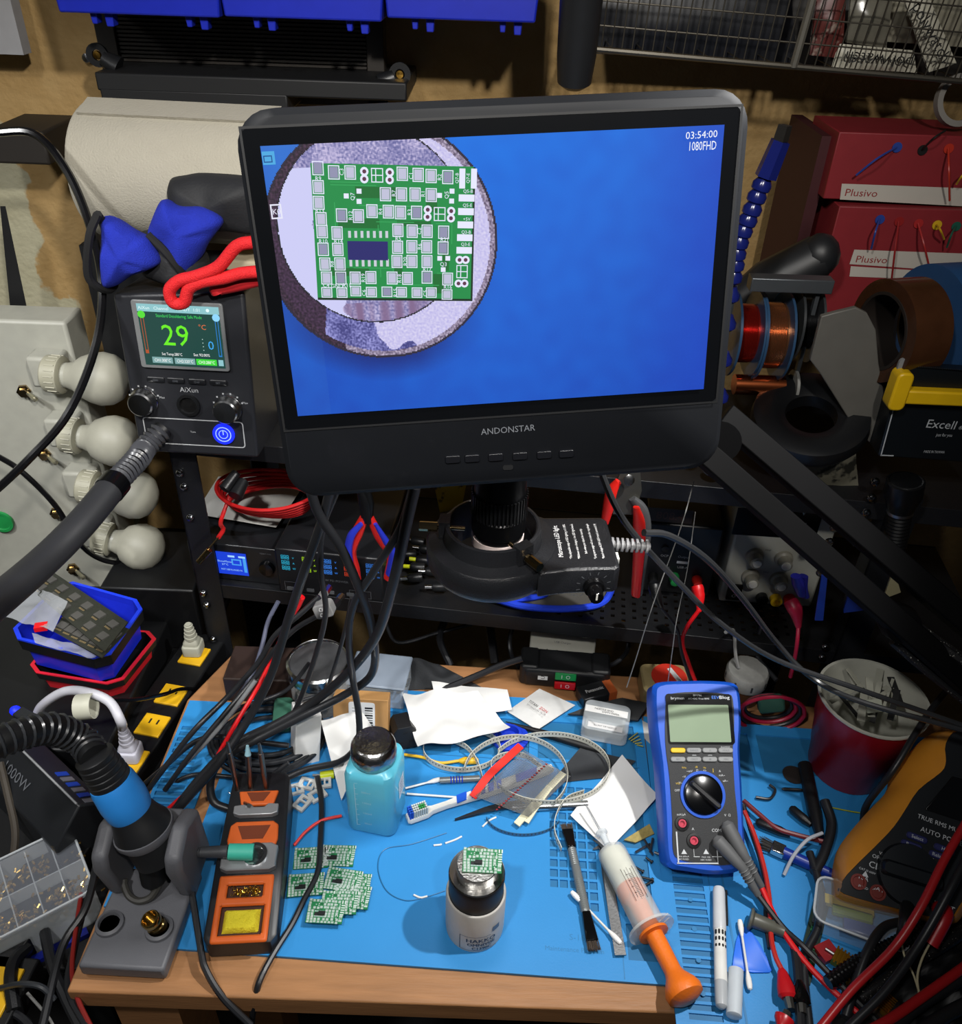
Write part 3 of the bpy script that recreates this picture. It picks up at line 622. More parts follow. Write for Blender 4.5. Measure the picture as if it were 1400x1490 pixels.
# nozzle in right well
wc = Z(232, 1350, zb)
g = G(); g.lathe([(.008, .001), (.0085, .008), (.0075, .009), (.0078, .012), (.0085, .013), (.0085, .019), (.0078, .020), (.0070, .020), (.0068, .010)], wc, 26, ax=(-.25, -.12, 1)); nzt = g.build('hot_air_nozzle', mat('nickel_brass', 'b89c62', .18, 1), None, 'shiny brass hot air nozzle standing in the right well of the stand', 'nozzle')
# --- hot air gun with blue ring and hose ---
ag = T('hot_air_gun', 'black hot air gun with a blue band, seated in the grey stand', 'hot air gun', (-.305+(xL+xR)/2, .470, .092))
ax = (V((-.36, .15, 1))).normalized()
def at_(k): return ax*k
g = G(); g.lathe([(.0225, -.030), (.0225, -.004), (.0265, 0), (.0255, .006), (.0215, .016), (.0190, .026)], (0, 0, 0), 36, ax=ax); g.build('nose', mat('gun_black', '1a1b1d', .45), ag)
G().lathe([(.0190, .026), (.0203, .030), (.0212, .042), (.0200, .060), (.0188, .064)], (0, 0, 0), 36, ax=ax).build('blue_band', mat('band_blue', '2b86d8', .45), ag)
g = G()
for i in range(5): g.lathe([(.0180-.0004*i, .064+i*.006), (.0184-.0004*i, .066+i*.006), (.0184-.0004*i, .069+i*.006), (.0170-.0004*i, .070+i*.006)], (0, 0, 0), 30, ax=ax)
g.build('ribbed_sleeve', mat('gun_black'), ag)
G().cyl(V((0, -.004, -.034)), V((0, -.010, -.062)), .0125, .0115, 20).build('outlet', matte, ag)
base = V(ag.location)+ax*.092
hp = [base, Y(118, 1077, .50), Y(75, 1060, .49), Y(30, 1068, .47), Y(-20, 1088, .45), Y(-70, 1110, .44)]
hosep = spline(hp, 22)
hs2 = T('hose', 'corrugated black hose arching from the hot air gun to the left edge', 'hose', hosep[0])
g = G(); g.sweep([p-hosep[0] for p in hosep], [(.0128*cos(2*pi*i/16), .0128*sin(2*pi*i/16)) for i in range(16)]); g.build('tube', mat('hose_black', '121315', .45), hs2)
g = G(); n = len(hosep)
L = 0; acc = [0]
for i in range(1, n): acc.append(acc[-1]+(hosep[i]-hosep[i-1]).length)
def along(P, acc, d):
    for i in range(1, len(P)):
        if acc[i] >= d: t = (d-acc[i-1])/(acc[i]-acc[i-1]); return P[i-1].lerp(P[i], t), (P[i]-P[i-1]).normalized()
    return P[-1], (P[-1]-P[-2]).normalized()
def ribs(g, P, R, step, rr, o, squash=1):
    acc = [0]
    for i in range(1, len(P)): acc.append(acc[-1]+(P[i]-P[i-1]).length)
    d = step
    while d < acc[-1]:
        c, t = along(P, acc, d); g.lathe([(R, -rr), (R+rr, 0), (R, rr)], c-o, 16, ax=t, caps=False); d += step
ribs(g, hosep, .0128, .0075, .0016, hosep[0]); g.build('ribs', mat('hose_rib', '2c2e31', .25), hs2, kind='stuff')
# --- blue multimeter ---
ML, MR = Z(976, 1266, .026), Z(1081, 1271, .026); xd = (MR-ML).normalized(); ctr = (ML+MR)/2
ydir = V((-.045, cos(radians(36)), sin(radians(36))))
MMt = frame(ctr, V((1, .02, .02)), ydir); MF = Face(MMt)
mu = T('multimeter', 'blue and black digital multimeter tilted up on its stand with two grey leads', 'multimeter', M=MMt)
hh = 0
def pf(*pts, h=0): return [MF(px, py, h) for px, py in pts]
out = pf((957, 993), (1000, 990), (1040, 990), (1070, 994), (1078, 1010), (1080, 1050), (1078, 1090), (1081, 1140), (1084, 1200), (1086, 1250), (1076, 1268), (1040, 1273), (1000, 1268), (975, 1262), (968, 1240), (965, 1180), (960, 1110), (953, 1060), (950, 1010))[::-1]
def rsp(P, sub=4):
    q = [V((*P[-1], 0))]+[V((*p, 0)) for p in P]+[V((*P[0], 0)), V((*P[1], 0))]; o = []
    for i in range(1, len(q)-2):
        a, b, c, d = q[i-1:i+3]
        for k in range(sub): t = k/sub; o.append(.5*((2*b)+(c-a)*t+(2*a-5*b+4*c-d)*t*t+(3*b-a-3*c+d)*t**3))
    return [(p.x, p.y) for p in o]
def area(P): return sum(P[i-1][0]*P[i][1]-P[i][0]*P[i-1][1] for i in range(len(P)))/2
def ccw(P): return P if area(P) > 0 else P[::-1]
g = G(); g.prism(ccw(rsp(out)), -.034, 0, inset=.004, iz=.005); g.build('holster', mat('meter_blue', '1452c0', .4), mu)
inn = pf((969, 1018), (975, 1010), (1010, 1007), (1056, 1010), (1066, 1018), (1068, 1060), (1066, 1090), (1069, 1150), (1073, 1190), (1073, 1240), (1062, 1258), (1020, 1256), (988, 1250), (979, 1235), (978, 1190), (974, 1130), (968, 1080))
fm = mat('meter_face', '2a2b2d', .6, bump=.3, bscale=1500)
G().prism(ccw(rsp(inn, 3)), -.004, .0012).build('face', fm, mu)
def rectf(g, px0, py0, px1, py1, z0, z1, r=.001, F=MF, h=0):
    a = F(px0, py0, h); b = F(px1, py0, h); c = F(px1, py1, h); d = F(px0, py1, h)
    cx = (a[0]+b[0]+c[0]+d[0])/4; cy = (a[1]+b[1]+c[1]+d[1])/4; w = ((b[0]-a[0])+(c[0]-d[0]))/2; hh = ((a[1]-d[1])+(b[1]-c[1]))/2
    return g.prism(rrect(abs(w), abs(hh), min(r, abs(w)*.49, abs(hh)*.49), 3, cx, cy), z0, z1)
g = G(); rectf(g, 970, 1010, 1066, 1083, .001, .0022, .003); g.build('display_bezel', mat('gloss_black'), mu)
g = G(); rectf(g, 973, 1026, 1061, 1080, .0022, .0026, .001); g.build('display', mat('lcd_green', '8b9c84', .12, coat=.5, var=.04), mu)
g = G(); g.C('c8ccd0'); x, y = MF(985, 1016); g.text('brymen', .0030, x, y, .0024, wid=.014); x, y = MF(1014, 1012); g.text('BM786', .0020, x, y, .0024, wid=.009)
x, y = MF(1016, 1017); g.text('AC+DC True RMS', .0016, x, y, .0024, wid=.022)
g.C('2a70d8'); x, y = MF(1040, 1015); g.text('EEV', .0032, x, y, .0024, wid=.008); g.C('d8dce0'); x, y = MF(1053, 1015); g.text('Blog', .0034, x, y, .0024, wid=.011)
g.C('c8a828')
for t, px, py in (('%Hz', 995, 1117), ('dB', 1013, 1116), ('Hz', 1025, 1117), ('VFD', 986, 1140)): x, y = MF(px, py); g.text(t, .0018, x, y, .0014)
x, y = MF(1037, 1121); g.text('I', .004, x, y, .0014)
g.C('c9cccf')
for t, px, py, h in (('OFF', 985, 1150, .0022), ('V~', 990, 1139, .0022), ('~V', 995, 1130, .0022), ('~mV', 1003, 1122, .0022), ('\u03a9', 1014, 1121, .0022), ('+|-', 1025, 1121, .0022), ('mA~', 1050, 1128, .0022), ('uA~', 1055, 1136, .0022),
                  ('A', 1047, 1122, .0022), ('mA/\u00b5A', 991, 1185, .0022), ('A', 1008, 1206, .0026), ('COM', 1042, 1208, .0030), ('V  \u03a9', 1058, 1186, .0024), ('MAX 600mA', 994, 1246, .0015), ('HBC FUSED', 994, 1250, .0015), ('MAX 10A', 1027, 1247, .0015), ('HBC FUSED', 1027, 1251, .0015), ('AutoHOLD', 1055, 1087, .0014), ('LEVEL', 1010, 1099, .0012), ('LEVEL', 1033, 1099, .0012)):
    x, y = MF(px, py); g.text(t, h, x, y, .0014)
for px in (995, 1027):
    x, y = MF(px, 1239); g.poly([(x-.0028, y-.0022, .0014), (x+.0028, y-.0022, .0014), (x, y+.0024, .0014)])
for (a, b, c, d) in ((985, 1210, 986, 1256), (985, 1255, 1044, 1257), (1043, 1230, 1044, 1257), (1009, 1235, 1010, 1247), (1009, 1246, 1018, 1247), (1036, 1246, 1050, 1247)):
    p = MF(a, b); r_ = MF(c, d); g.quad((p[0]+r_[0])/2, (p[1]+r_[1])/2, max(.0004, abs(p[0]-r_[0])), max(.0004, abs(p[1]-r_[1])), .0014)
g.build('lettering', vcm, mu, smooth=0)
for j, py in enumerate((1092, 1105)):
    for i, px in enumerate((986, 1009, 1032, 1055)):
        x, y = MF(px, py); g = G(); g.prism(rrect(.0150, .0048, .0022, 4, x, y), .001, .0036, inset=.0006, iz=.0006)
        bb = g.build('button', yellow if (i == 0 and j == 0) else mat('meter_button', '8a8c8d', .5), mu, label='yellow button' if (i == 0 and j == 0) else None)
        if i or j: G().text(('', 'RANGE', '\u0394', 'HOLD', 'REC', 'CREST', 'dB', 'MIN')[j*4+i], .0018, x, y, .0037).build('lettering', mat('dim_print'), bb)
kx, ky = MF(1022, 1156); kr = .0208
G().lathe([(kr+.0018, .0012), (kr+.0018, .0028), (kr-.001, .0028), (kr-.001, .0012)], (kx, ky, 0), 40, caps=False).build('dial_ring', mat('meter_blue'), mu)
dl = G().lathe([(kr-.001, .001), (kr-.0018, .005), (kr-.004, .0062), (.0001, .0066)], (kx, ky, 0), 40).build('dial', mat('gloss_black'), mu)
pa = MF(1002, 1138); pb = MF(1045, 1176)
g = G(); d = (V((*pb, 0))-V((*pa, 0))); a = atan2(d.y, d.x); g.prism(rrect(d.length, .0062, .0028, 3), .006, .0125, M=Matrix.Translation(((pa[0]+pb[0])/2, (pa[1]+pb[1])/2, 0)) @ Matrix.Rotation(a, 4, 'Z'), inset=.0016, iz=.003); g.build('pointer', mat('dial_pointer', '242527', .4), dl)
for (px, py) in ((992, 1198), (1009, 1223)):
    x, y = MF(px, py); jk = G().lathe([(.0072, .001), (.0070, .0030), (.0048, .0034), (.0045, .001)], (x, y, 0), 24).build('socket', matte, mu)
    G().lathe([(.0040, .0012), (.0040, .0036), (.0024, .0036), (.0022, .0014), (.0001, .0014)], (x, y, 0), 20).build('red_insert', mat('socket_pink', 'b8384e', .4), jk)
lg = mat('lead_grey', '5a5b5c', .55)
MP = lambda px, py, h: MMt @ V((*MF(px, py, h), h))
for i, ((a, b), (c, d), (e, f_), col, lb) in enumerate((((1058, 1201), (1084, 1247), (1108, 1290), 'r', 'grey right-angle plug of the red lead, upper of two on the blue meter'), ((1044, 1223), (1080, 1262), (1103, 1302), 'k', 'grey right-angle plug of the black lead, lower of two on the blue meter'))):
    A_ = MP(a, b, .008); B_ = MP(c, d, .012); C_ = Z(e, f_, .018)
    pg = T('lead_plug', lb, 'plug', A_, group='grey lead plugs')
    g = G(); g.sweep([V((0, 0, 0))-(B_-A_)*.12, V((0, 0, 0)), (B_-A_)*.35, (B_-A_)*.8, (B_-A_)*1.0, (C_-A_)], [(.0068*cos(2*pi*k/14), .0068*sin(2*pi*k/14)) for k in range(14)], scale=[.45, 1, 1, .82, .68, .50]); g.build('body', lg, pg)
    g = G()
    for k in range(4): g.lathe([(.0046, -.0008), (.0053, 0), (.0046, .0008)], (B_-A_)+(C_-B_)*(.1+.12*k), 14, ax=(C_-B_).normalized(), caps=False)
    g.build('grip_ribs', lg, pg)
    if col == 'r': e1 = [(C_), Z(1130, 1338, .012), Z(1160, 1385, .010), Z(1200, 1430, .008), Z(1255, 1480, .006)]
    else: e1 = [(C_), Z(1140, 1350, .012), Z(1170, 1378, .014), Z(1215, 1425, .010), Z(1275, 1485, .010)]
    cable('test_lead', ('red' if col == 'r' else 'black')+' test lead running from the blue meter down to the lower right corner', 'cable', e1, .0028, redm if col == 'r' else cabm, 'w')
# --- syringe ---
sa, sb = Z(888, 1236, .016), Z(950, 1356, .016); ax = (sb-sa).normalized(); L = (sb-sa).length
sy = T('flux_syringe', 'large frosted syringe of pale paste with orange plunger and steel needle', 'syringe', (sa.x, sa.y, 0))
o = sa-V((sa.x, sa.y, 0))
G().lathe([(.0035, -.006), (.006, -.004), (.0135, .001), (.0148, .006), (.0148, L*.95), (.0225, L*.955), (.0228, L*.985), (.0150, L*.99)], o, 36, ax=ax).build('barrel', mat('barrel_frost', 'e4e6e2', .3, alpha=.42), sy)
G().lathe([(.004, -.001), (.0120, .003), (.0132, .008), (.0132, L*.46), (.0001, L*.46)], o, 30, ax=ax).build('paste', mat('cream_paste', 'd9d8c4', .6), sy)
G().lathe([(.0132, L*.46), (.0132, L*.60), (.0095, L*.64), (.0085, L*.88), (.0095, L*1.0), (.0145, L*1.003), (.0145, L*1.03), (.0085, L*1.035), (.0080, L*1.42), (.0095, L*1.47), (.0150, L*1.56), (.0172, L*1.62), (.0165, L*1.68), (.010, L*1.72), (.0002, L*1.73)], o, 30, ax=ax).build('plunger', mat('plunger_orange', 'e2701a', .45, bump=.25, bscale=400), sy)
g = G(); e = (V(Y(870, 1178, .585))-sa); 
G().lathe([(.006, -.0215), (.0062, -.019), (.0035, -.017), (.0032, -.008), (.0038, -.004)], o, 16, ax=ax).build('needle_hub', frost, sy)
G().cyl(o-ax*.018, o-ax*.05+V((-.004, 0, .006)), .0009, n=8).build('needle', steel, sy)
g = G(); 
for k in range(13): 
    c = o+ax*(L*(.36+.035*k)); g.lathe([(.01495, 0), (.01495, .0004)], c, 36, ax=ax, caps=False)
g2 = G(); qn = ax.to_track_quat('Z', 'Y').to_matrix()
for k in range(6):
    a = radians(60+k*10); off = qn @ V((.01498*cos(a), .01498*sin(a), 0))
for k in range(5):
    off = V((0, 0, .0149)); sd = ax.cross(V((0, 0, 1))).normalized()*(-.006+.003*k); p = o+off*.985+sd
    g2.cyl(p+ax*L*(.34+.02*(k % 2)), p+ax*L*(.72-.03*(k % 2)), .00022, n=4)
for k in range(16):
    p = o+V((0, 0, .0149)); sd = ax.cross(V((0, 0, 1))).normalized(); g2.cyl(p+ax*L*(.42+.018*k)-sd*.003-V((0, 0, .0003)), p+ax*L*(.42+.018*k)+sd*(.001 if k % 4 else .004), .0002, n=4)
g2.build('scale_marks', mat('dark_print', '3a2020', .6), sy, kind='stuff')
# --- double ended brush ---
ba, bb_ = Z(824, 1200, .005), Z(865, 1385, .005); ax = (bb_-ba).normalized(); L = (bb_-ba).length
br = T('flux_brush', 'double-ended brush with ribbed grey handle lying left of the tweezers', 'brush', (ba.x, ba.y, 0)); o = V((0, 0, .0055))
pr = [(.0030, L*.20)]
for i in range(9): pr += [(.0046, L*(.22+.016*i)), (.0040, L*(.228+.016*i))]
pr += [(.0046, L*.37), (.0046, L*.46)]
for i in range(16): pr += [(.0049, L*(.47+.0155*i)), (.0041, L*(.4775+.0155*i))]
pr += [(.0034, L*.73)]
G().lathe(pr, o, 18, ax=ax).build('handle', mat('silver_grey', '7e8282', .35, .3), br)
for s, k0, k1, nm in ((-1, .21, .045, 0), (1, .72, .93, 1)):
    G(frame(o, ax, V((-ax.y, ax.x, 0)))).add([(L*k0, -.004, -.004), (L*k0, .004, -.004), (L*k0, .004, .004), (L*k0, -.004, .004), (L*k1, -.0060, -.0022), (L*k1, .0060, -.0022), (L*k1, .0060, .0022), (L*k1, -.0060, .0022)], [(0, 1, 2, 3), (7, 6, 5, 4), (0, 4, 5, 1), (1, 5, 6, 2), (2, 6, 7, 3), (3, 7, 4, 0)]).build('ferrule', mat('glossy_knob'), br, bevel=.001)
    g = G(frame(o, ax, V((-ax.y, ax.x, 0)))); rnd = random.Random(5)
    for i in range(90):
        y = rnd.uniform(-.0055, .0055); z = rnd.uniform(-.0018, .0018); k2 = k1+(k1-k0)*.30*rnd.uniform(.8, 1.05)
        g.cyl((L*k1, y, z), (L*k2, y*1.1+rnd.uniform(-.0005, .0005), z), .00025, n=3)
    g.build('bristles', mat('brown_bristle', '4a4038', .7), br, kind='stuff')
# --- tweezers by the syringe ---
def strip(name, pts, ws, t, m, par, up=(0, 0, 1)):
    g = G(); P = spline(pts, 5); W = [ws[min(len(ws)-1, int(i/5))]*(1-(i % 5)/5)+ws[min(len(ws)-1, int(i/5)+1)]*((i % 5)/5) for i in range(len(P))]
    vs = []; 
    for i, p in enumerate(P):
        tt = (P[min(i+1, len(P)-1)]-P[max(i-1, 0)]).normalized(); s = tt.cross(V(up)).normalized()*W[i]/2; u = V(up)*t/2
        vs += [p-s-u, p+s-u, p+s+u, p-s+u]
    n = len(P); g.add(vs, [(i*4+j, i*4+(j+1) % 4, i*4+4+(j+1) % 4, i*4+4+j) for i in range(n-1) for j in range(4)]+[(3, 2, 1, 0), (n*4-4, n*4-3, n*4-2, n*4-1)])
    return g.build(name, m, par)
tw = T('tweezers', 'steel tweezers lying between the ribbed brush and the syringe', 'tweezers', (Z(903, 1392).x, Z(903, 1392).y, 0)); o = V(tw.location)
for dz, dx in ((.0012, 0), (.0042, .0015)):
    strip('arm', [Z(903, 1390, dz)-o, Z(893, 1330, dz+.001)-o, Z(882, 1270, dz+.003)-o+V((dx, 0, 0)), Z(876, 1235, dz+.002)-o+V((dx*2, 0, 0)), Z(863, 1222 if dx else 1236, dz+.001)-o], [.0105, .0098, .0085, .006, .001], .0011, mat('satin_steel', '8d8e8f', .35, 1, bump=.1), tw)
# --- swabs ---
cot = mat('cotton', 'e9e7e4', .9, bump=.4, bscale=1500)
def swab(lb, a, b, ra=True, rb=True, z=.004, w_=1.15):
    A_ = Z(*a, z); B_ = Z(*b, z); s = T('cotton_swab', lb, 'cotton swab', (A_.x, A_.y, 0), group='cotton swabs'); o = V(s.location); d = (B_-A_).normalized()
    G().cyl(A_-o, B_-o, w_/1000, n=8).build('stick', white, s)
    for (p, q, f_) in ((A_, d, ra), (B_, -d, rb)):
        if f_: G().lathe([(.0004, -.003), (.0020, -.002), (.0027, .002), (.0026, .007), (.0016, .012), (.0012, .014)], p-o, 14, ax=q).build('cotton_tip', cot, s)
swab('white cotton swab lying across the tweezers with one end under the ribbed brush', (834, 1300), (901, 1370), z=.006)
swab('white cotton swab lying on the blue guitar-pick shaped tool', (1077, 1342), (1091, 1436), z=.0045)
swab('white cotton swab behind the toothbrush, its tip towards the blue-banded wand', (640, 1134), (590, 1147), rb=False)
swab('bare white swab stick lying just above the toothbrush', (592, 1155), (692, 1162), ra=False, rb=False, z=.003)
# --- marker pen ---
pa, pb = Z(1046, 1290, .0065), Z(1050, 1468, .0065); ax = (pb-pa).normalized(); L = (pb-pa).length
mk = T('marker_pen', 'white marker pen with black window slots lying on the right mat', 'pen', (pa.x, pa.y, -.0002)); o = V((0, 0, .0065))
G().lathe([(.001, 0), (.0052, .002), (.0060, .006), (.0062, L*.38), (.0058, L*.39)], o, 22, ax=ax).build('cap', mat('pen_cap', 'c2c5c8', .35), mk)
G().lathe([(.0056, L*.38), (.0058, L*.60), (.0058, L*.80)], o, 22, ax=ax, caps=False).build('barrel', white, mk)
G().lathe([(.0058, L*.80), (.0056, L*.93), (.0050, L*.98), (.002, L*1.0)], o, 22, ax=ax).build('end', mat('pen_end', 'a9adb0', .3), mk)
sd = ax.cross(V((0, 0, 1))).normalized(); 
for r in range(3):
    for k in range(4):
        a = radians(-48+k*32); c = o+ax*(L*(.42+.055*r))+(sd*sin(a)+V((0, 0, 1))*cos(a))*.00572
        G(frame(c, ax, sd*cos(a)-V((0, 0, 1))*sin(a))).prism(rrect(L*.040*(1-.2*r), .0018, .0008, 2), -.0003 if True else 0, .0004).build('slot', blackpr, mk)
G().cyl(o-sd*.0072+ax*L*.02, o-sd*.0072+ax*L*.33, .0010, n=8).build('clip', matte, mk)
# --- pick, silicone tube ---
c = Z(1090, 1383, 0)
g = G(Matrix.Translation((c.x, c.y, 0)) @ Matrix.Rotation(radians(-3), 4, 'Z')); tri = [(0, .0225), (-.004, .021), (-.011, .008), (-.0155, -.006), (-.0185, -.0165), (-.015, -.0195), (0, -.021), (.015, -.0195), (.0185, -.0165), (.0155, -.006), (.011, .008), (.004, .021)]
g.prism(ccw(tri), 0, .0012, inset=.0005, iz=.0004); g.build('prying_pick', mat('pick_blue', '1a6ae0', .4), None, 'bright blue triangular prying pick under a cotton swab', 'pick')
A_, B_ = Z(1071, 1410, .006), Z(1068, 1478, .006)
G().lathe([(.0048, 0), (.0068, .001), (.0068, (B_-A_).length), (.0048, (B_-A_).length+.001)], A_, 20, ax=(B_-A_), sx=1).build('silicone_tube', mat('milky', 'ccd4da', .4, alpha=.8), None, 'short milky silicone tube at the bottom right of the marker pen', 'tube')
# ================= clutter on the mat, behind the vise =================
def sheet_px(name, lb, cat, cs, m, z=.002, amp=.002, f=40, t=.0004, zs=None, par=None, nx=14, group=None, seed=0):
    P = [Z(c[0], c[1], c[2] if len(c) > 2 else z) for c in cs]
    def fn(u, v):
        p = (P[3]*(1-u)+P[2]*u)*(1-v)+(P[0]*(1-u)+P[1]*u)*v; return p+V((0, 0, amp*(.6+noise.noise(V((p.x*f, p.y*f, seed))))))
    return G().sheet(nx, nx, fn, t).build(name, m, par, lb, cat, group)
# papers
sheet_px('paper_sheet', 'white folded paper square leaning against the blue multimeter', 'paper', [(905, 1100), (958, 1160), (885, 1240), (830, 1187)], paper, .004, .003, 25)
sheet_px('paper_towel', 'crumpled white paper lying over the coiled component tapes', 'paper', [(585, 1012), (695, 1012), (742, 1068), (608, 1094)], paper, .020, .010, 30, nx=22)
sheet_px('paper_sheet', 'white sheet half under the crumpled paper, close to the zip bag', 'paper', [(628, 994), (738, 1007), (745, 1035), (640, 1050)], paper, .012, .008, 22, nx=18, seed=4)
sheet_px('paper_scrap', 'white pointed paper scrap standing in front of the cardboard box', 'paper', [(467, 1050, .045), (525, 1035, .055), (545, 1065, .05), (497, 1166, .004)], paper, .03, .004, 40, seed=8)
# zip bag
zb_ = T('zip_bag', 'white zip bag with black and red print lying behind the component tapes', 'bag', Z(788, 1034))
o = V(zb_.location); P = [Z(785, 1002, .006), Z(837, 1026, .006), Z(782, 1062, .005), Z(738, 1035, .005)]
def bag(u, v): p = (P[3]*(1-u)+P[2]*u)*(1-v)+(P[0]*(1-u)+P[1]*u)*v; return p-o+V((0, 0, .006*sin(pi*u)*sin(pi*v)))
G().sheet(12, 12, bag, .0006).build('pouch', mat('bag_white', 'cfcfcd', .3, bump=.3, bscale=200), zb_)
g = G(); Mb = frame(Z(788, 1034, .0135)-o, (Z(806, 1043)-Z(765, 1018)), V((0.2, 1, 0)))
g.C('333333').text('TITAN', .0040, -.014, .003, 0, M=Mb, wid=.013); g.C('c8202a').text('ZON', .0042, .001, .003, 0, M=Mb, wid=.011)
g.C('777777').text('TITANZON 18-30', .0025, -.006, -.003, 0, M=Mb)
g.build('lettering', vcm, zb_)
# 9v battery
bq = T('battery', 'black block battery lying on the wood behind the clear little box', 'battery', Z(866, 1016), 22)
G().box(-.022, .022, -.012, .012, 0, .0165).build('case', mat('battery_black', '202123', .3), bq, bevel=.002)
G().box(.012, .0225, -.0122, .0122, .0005, .0168).build('colour_band', mat('battery_band', 'b0562a', .4), bq)
G().text('Panasonic', .005, -.003, 0, .0167, wid=.024).build('lettering', printm, bq)
for y in (-.006, .006): G(rot(ry=90, loc=(.022, y, .008))).lathe([(.0035, 0), (.0035, .003), (.0022, .003)], n=12).build('terminal', chrome, bq)
# clear little hinged box
cx_ = T('clear_box', 'small clear plastic box with white label strips near the blue multimeter', 'box', Z(880, 1060), -12)
G().prism(rrect(.054, .046, .008, 5), .001, .0205).build('case', mat('clear_box', 'dbe2e6', .15, alpha=.38), cx_, bevel=.001)
G().prism(rrect(.046, .036, .006, 4), .001, .006).build('parts_inside', mat('pale_parts', '9aa0a2', .4, var=.5, scale=300), cx_)
g = G(); g.C('e4e4e2').quad(-.001, .008, .050, .010, .0208); g.C('444444').text('NEEDLE SMD', .0028, -.004, .0095, .021).text('EMPTY PAPER', .0024, .004, .0058, .021)
g.C('d8d8d8').quad(0, -.0160, .040, .008, .0208); g.C('555555').text('BLUNT TIP NEEDLE', .0022, 0, -.016, .021); g.build('label_strips', vcm, cx_, smooth=0)
# dark foam strip and tag
sheet_px('foam_sheet', 'dark grey foam sheet behind the clear little box', 'foam', [(905, 1018), (945, 1028), (928, 1050), (826, 1040)], mat('foam_grey', '3a3b3c', .7), .004, .006, 30, t=.002)
sheet_px('antistatic_bag', 'flat dark antistatic bag under the clear box and the white tape curls', 'bag', [(845, 1088), (925, 1108), (900, 1130), (800, 1140)], mat('antistatic', '3a3c3f', .25), .002, .001, 30)
sheet_px('price_tag', 'grey card tag with a hole at the left edge of the multimeter', 'tag', [(928, 1045), (955, 1060), (952, 1088), (938, 1075)], mat('tag_grey', 'b8b8b6', .6), -.001, .001, 10)
g = G(); 
for i in range(5): a = Z(915+i*3, 1076+i*2, .003); b = Z(928+i*2, 1066+i*5, .005); g.cyl(a, b, .0007, n=6)
g.build('header_pins', mat('pin_yellow', 'c8c05a', .35, .3), None, 'row of thin yellowish header pins at the upper right corner of the work mat', 'pins')
# dark long tool under tapes
A_, B_ = Z(740, 1040, .003), Z(830, 1078, .003); G().lathe([(.0005, 0), (.003, .03), (.0042, .05), (.0042, .10), (.003, .12)], Z(736, 1050, .004), 12, ax=Z(850, 1085, .004)-Z(736, 1050, .004)).build('spudger', matte, None, 'thin black pointed spudger under the zip bag', 'tool')
# blue cap
c = Z(742, 1075, 0); g = G(); g.lathe([(.020, 0), (.020, .004), (.0125, .005), (.0118, .012), (.009, .0125), (.0085, .004)], c, 28, sx=1.1); g.build('needle_cap', mat('cap_blue', '1c3cc0', .35), None, 'deep blue round plastic cap behind the white tape curls', 'cap')
# iec connector
ic = T('iec_connector', 'black mains socket connector standing between blue bottle and paper', 'connector', Z(592, 1092), 18)
G(rot(rx=78, loc=(0, 0, .0))).prism([(-.013, .002), (.013, .002), (.013, .026), (.008, .032), (-.008, .032), (-.013, .026)], -.028, 0, inset=.001, iz=.001).build('body', mat('conn_black', '18191b', .45), ic)
for x, y in ((-.006, .012), (.006, .012), (0, .024)): G(rot(rx=78)).box(x-.0026, x+.0026, y-.0012, y+.0012, -.0002, .0002).build('slot', blackpr, ic)
# cardboard box, white box, lidded box
cb = T('cardboard_box', 'small brown cardboard box with a white barcode label behind the blue bottle', 'box', Z(527, 1082), -2)
G(rot(rx=-14)).box(-.033, .030, 0, .018, 0, .060).build('carton', mat('cardboard', 'b08450', .7), cb, bevel=.0008)
g = G(rot(rx=-14) @ frame((0, -.0003, .036), (1, 0, 0), (0, 0, 1))); g.C('e6e6e4').prism(rrect(.030, .040, .003, 3), 0, .0002); g.C('222222')
for i in range(9): g.quad(.008, -.013+i*.0032, .009, .0009+.0007*(i % 3), .0003)
g.C('888888'); 
for i in range(5): g.quad(-.006, .012-i*.004, .010, .0008, .0003)
g.build('barcode_label', vcm, cb, smooth=0)
wb_ = T('white_box', 'white carton box leaning beside the cardboard box', 'box', Z(447, 1112), 20)
G(rot(ry=8, rx=-8)).box(-.014, .014, 0, .030, 0, .066).build('carton', mat('carton_white', 'd4d4d2', .6), wb_, bevel=.001)
lb_ = T('storage_box', 'low translucent lidded storage box of tiny screws behind the cardboard box', 'box', Z(555, 1010), -6)
G().box(-.035, .032, -.022, .030, 0, .034).build('case', mat('clear_box'), lb_, bevel=.003)
G().box(-.037, .034, -.024, .032, .034, .038).build('lid', mat('lid_haze', '8d99a8', .3, alpha=.75), lb_, bevel=.002)
g = G(); rnd = random.Random(2)
for i in range(70): x, y, z = rnd.uniform(-.028, .026), rnd.uniform(-.017, .02), rnd.uniform(.002, .02); a = rnd.uniform(0, 3); g.cyl((x, y, z), (x+.006*cos(a), y+.006*sin(a), z+.001), .0008, n=5)
g.build('screws_inside', steel, lb_, kind='stuff')
# glass jar
jr = T('glass_jar', 'glass jar with a clear metal-rimmed lid standing on the bench behind the cables', 'jar', Z(470, 1022, -.003))
G().lathe([(.030, 0), (.035, .004), (.0355, .045), (.031, .054), (.031, .060)], n=36).build('glass', glass, jr)
G().lathe([(.028, .003), (.030, .005), (.030, .030), (.0001, .032)], n=24).build('contents', mat('jar_bits', '70706c', .4, .4, var=.8, scale=350, bump=1, bscale=500), jr)
G().lathe([(.0365, .054), (.0372, .056), (.0365, .058), (.0372, .060), (.0372, .070), (.0345, .0725), (.033, .071), (.0325, .069)], n=40).build('band', chrome, jr)
G().lathe([(.033, .0695), (.0001, .0700)], n=30).build('lid_disc', mat('lid_dark', '4a4b4d', .2, .3, var=.5, scale=60), jr)
